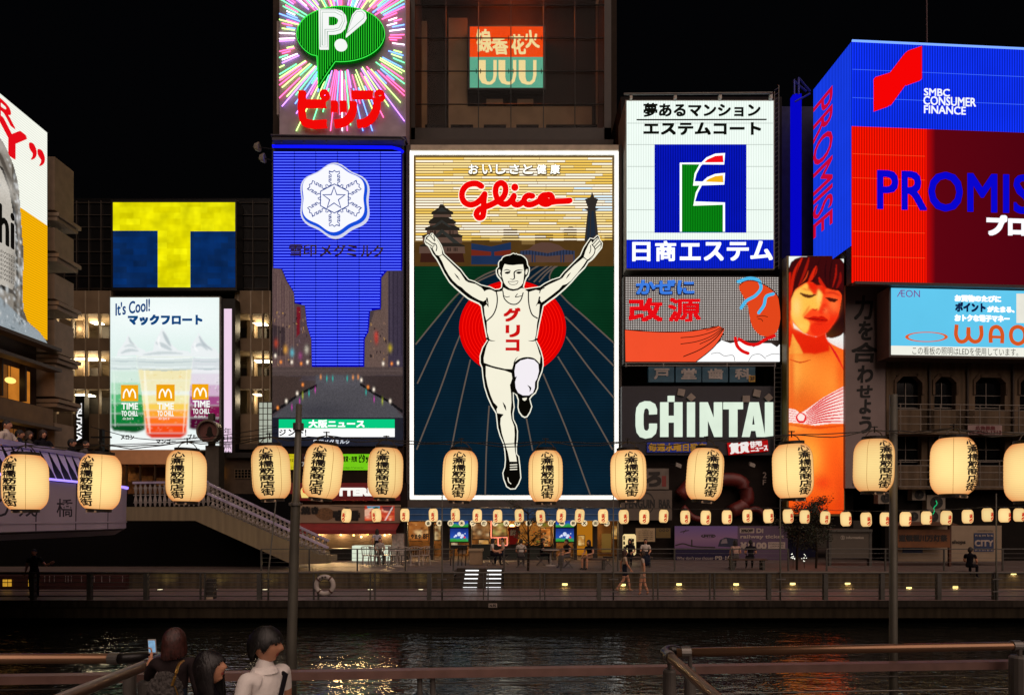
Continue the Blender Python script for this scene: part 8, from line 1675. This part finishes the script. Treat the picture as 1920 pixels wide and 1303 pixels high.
def small_lantern():
    t = thing("small_lantern", "", "lantern", (0, 0, 0), "small paper lanterns along the far promenade"); prof, rad = lantern_mesh(SR, SH, 0)
    mb = MB(); mb.lathe((0, 0, -.04), prof[::2], 20); mb.build("shade", PAPER2, t, smooth=True)
    mb = MB(); mb.lathe((0, 0, -.04), [(.08, 0), (.09, 0), (.09, .03), (.02, .05)], 12); mb.build("cap", CAPM, t); mb = MB(); mb.lathe((0, 0, -.04-SH), [(.09, 0), (.09, -.03), (.001, -.03)], 12); mb.build("base_ring", CAPM, t)
    mb = MB()
    for ch, a, z, s_ in (("い", .35, -.08, .05), ("ど", .42, -.145, .05), ("り", .38, -.21, .05)): wrap(mb, ch, a-.16, a+.16, z-.05, z, rad)
    mb.v = [v+Vector((0, 0, -.04)) for v in mb.v]; mb.build("lettering", INKL, t)
    mb = MB()
    for ch, z, h_ in (("ま", -.15, .1), ("つ", -.25, .08), ("り", -.33, .09)): wrap(mb, ch, -.28, .28, z-h_, z, rad, bold=.05)
    mb.v = [v+Vector((0, 0, -.04)) for v in mb.v]; mb.build("red_lettering", E('small_red', '#d8240c', .8), t); return t
sl = small_lantern()
SX = [(650.6, 966), (705, 966), (759, 966), (812, 966), (853.5, 966), (895, 967), (933, 968), (973, 967), (1012.6, 969), (1053, 967), (1088, 967), (1130.5, 967), (1169, 968), (1208, 968), (1245, 968), (1284.6, 969.5), (1323.5, 969.5), (1363, 969), (1401, 968), (1440, 967), (1477, 967), (1509, 969), (1548, 971), (1585, 972), (1623, 973), (1660, 973), (1698, 972), (1737, 971), (1775, 970), (1814, 968), (1851, 965), (1883, 965.5), (1911, 965.5)]
WHERE = ["before the takoyaki name board", "before the red food screen", "by the blue awning's first corner", "over the amber 8F poster", "over the first television", "over the beige noodle poster", "over the pink neon counter", "over the red cloth banner", "over the slender tree's crown", "over the second television", "over the orange doorway", "over the dark doorway with crossed stool", "over the tall glowing lantern sign", "under the PENGUIN BAR capitals", "at the gold plaque's corner", "under the octopus shapes, first of three", "over the plane of the railway picture", "over the train front", "over the yen price", "over the words railway ticket", "beside the portrait screen's first edge", "under the portrait screen", "at the portrait screen's outer edge", "over the gap before the information board", "over the information board", "at the information board's end", "just past the thick steel pole", "over the ochre festival board's start", "over the ochre festival board's roof end", "over the white hoarding's word shops", "over the navy CITY square", "past the last thin pole", "last at the picture's edge of the promenade string"]
hk = []
for i, ((px, py), wh) in enumerate(zip(SX, WHERE)):
    o = sl if i == 0 else dup(sl); Yl = QY-.05; c = P(px, py, Yl); o.location = c+Vector((0, 0, SH/2+.04)); o.rotation_euler = (0, rnd.uniform(-.09, .09), -.2+.45*i/33+rnd.uniform(-.25, .25)); o["label"] = "small red-lettered paper lantern "+wh; k_s = 1+.05*rnd.uniform(-1, 1); o.scale = (k_s,)*3; hk.append(o.location+Vector((0, 0, .02)))
t = thing("promenade_lantern_wire", "thin wire carrying the small lanterns along the promenade poles", "wire", hk[0]); mb = MB(); pts = [hk[0]+Vector((-.6, 0, .05))]
for a, b_ in zip(hk, hk[1:]): pts += [a, a.lerp(b_, .5)+Vector((0, 0, -.02))]
mb.tube(pts+[hk[-1], hk[-1]+Vector((1, 0, .05))], .008, 4); mb.build("strand", C_BLACK, t)
t = thing("bell_sign", "round dark sign with a bell emblem on a grey pillar before the drinks advert", "sign", P(393, 920, 40)); mb = MB(); mb.pbox(385, 835, 410, 925, 40, .8); mb.pbox(390, 775, 400, 836, 40.2, .3); mb.build("pillar_post", S('pillar_grey', '#4a443c', .7), t); c = P(393, 809, 39.8); mb = MB(); r_ = 21/F*40; mb.lathe(c, [(r_*.86, -.3), (r_, -.3), (r_, .3), (r_*.86, .3), (r_*.86, -.3)], 32, 'y'); mb.build("rim", S('bell_rim', '#8a8278', .35, .7), t)
mb = MB(); mb.lathe(c, [(.001, .05), (r_*.86, .05)], 32, 'y'); mb.build("face_panel", S('bell_face', '#6a4440', .4), t); mb = MB(); fill(mb, front(39.74), [(385, 816), (388, 812), (389, 803), (393, 799), (397, 803), (398, 812), (401, 816)], 0, .02, smooth=2); disc(mb, front(39.74), 393, 818, 2, 2, .002, .02, 10); mb.build("bell_logo", C_BLACK, t)
t = thing("overhead_wire", "long thin black wire crossing before the drinks advert", "wire", P(180, 800, 20)); mb = MB()
for q in (((150, 836), (300, 830), (420, 822), (520, 812)), ((170, 800), (260, 822), (400, 818), (520, 800))): mb.tube(cr([P(x, y, 20) for x, y in q], False, 5), .012, 4)
mb.build("strand", C_BLACK, t)
t = thing("utility_pole", "short black utility pole with crossarms behind the bridge lantern", "pole", P(189, 850, 21)); mb = MB(); mb.pbox(186, 804, 192, 930, 21, .12); mb.pbox(170, 818, 208, 821, 20.98, .05); mb.pbox(176, 834, 206, 837, 20.98, .05); mb.build("post", C_BLACK, t)

# ---------------------------------------------------------------- near railing
RT = S('rail_tube', '#8a6a52', .28, .75, var=.1, scale=2); RB = S('rail_brown', '#745850', .55, .1, var=.18, scale=5); PG = S('post_grey', '#57534e', .6, .1, var=.2, scale=6, bump=.15); EL = S('elbow_black', '#0e0c0c', .35)
nr = thing("quay_railing", "steel tube railing with brown rail and grey posts at the near quay edge", "railing", (0, 6.7, .3))
RZ = 1.4
for nm, q, r_ in (("top_tube", [(1.72, 6.62, RZ), (6, 7.0, RZ), (10, 7.35, RZ)], .046), ("top_tube", [(-12, 6.3, RZ), (-3.95, 6.33, RZ)], .05), ("return_tube", [(1.6, 6.5, RZ), (1.6, 2.6, RZ)], .048), ("return_tube", [(-3.5, 6.15, RZ), (-3.5, 2.6, RZ)], .052)): mb = MB(); mb.tube(q, r_, 14); mb.build(nm, RT, nr, smooth=True)
for q, r_ in ((((1.6, 6.45, RZ), (1.6, 6.6, RZ+.01), (1.66, 6.66, RZ+.02), (1.8, 6.63, RZ)), .052), (((-3.5, 6.1, RZ), (-3.5, 6.28, RZ+.01), (-3.6, 6.36, RZ+.01), (-3.95, 6.33, RZ)), .056)): mb = MB(); mb.tube(cr([Vector(v) for v in q], False, 5), r_, 12); mb.build("elbow", EL, nr, smooth=True)
for c, d in (((1.6, 6.42, RZ), 'y'), ((1.82, 6.63, RZ), 'x'), ((-3.5, 6.08, RZ), 'y'), ((-3.98, 6.33, RZ), 'x'), ((5.55, 6.96, RZ), 'x')): mb = MB(); mb.lathe(c, [(.05, -.05), (.06, -.05), (.06, .05), (.05, .05)], 14, d); mb.build("clamp", C_STEEL, nr)
mb = MB(); a, b_ = Vector((-12, 6.16, 1.13)), Vector((11, 7.5, 1.15)); mb.bar(a, b_, .12, .085); mb.build("brown_rail", RB, nr)
mb = MB()
for z in (.5, .68, .86, 1.02): mb.tube([a+Vector((0, .03, z-1.13)), b_+Vector((0, .03, z-1.15))], .006, 5)
mb.build("wire_lattice", C_STEEL, nr)
for x, y, r_, zt_ in ((1.6, 6.42, .065, 1.27), (1.86, 6.6, .06, 1.25), (-3.5, 6.05, .075, 1.25), (-3.75, 6.2, .06, 1.3), (5.56, 6.92, .1, 1.3), (-1, 6.86, .03, 1.1), (-.86, 6.86, .03, 1.1), (-8, 6.3, .075, 1.3)):
    mb = MB(); mb.lathe((x, y, .3), [(r_, 0), (r_, zt_-.32), (r_*.85, zt_-.3), (.001, zt_-.3)], 16); po = mb.build("post", PG, nr, smooth=False)
    if r_ > .05: mb = MB(); mb.tube([(x, y, zt_-.02), (x, y, RZ-.03)], .022, 8); mb.build("bracket", C_STEEL, po)
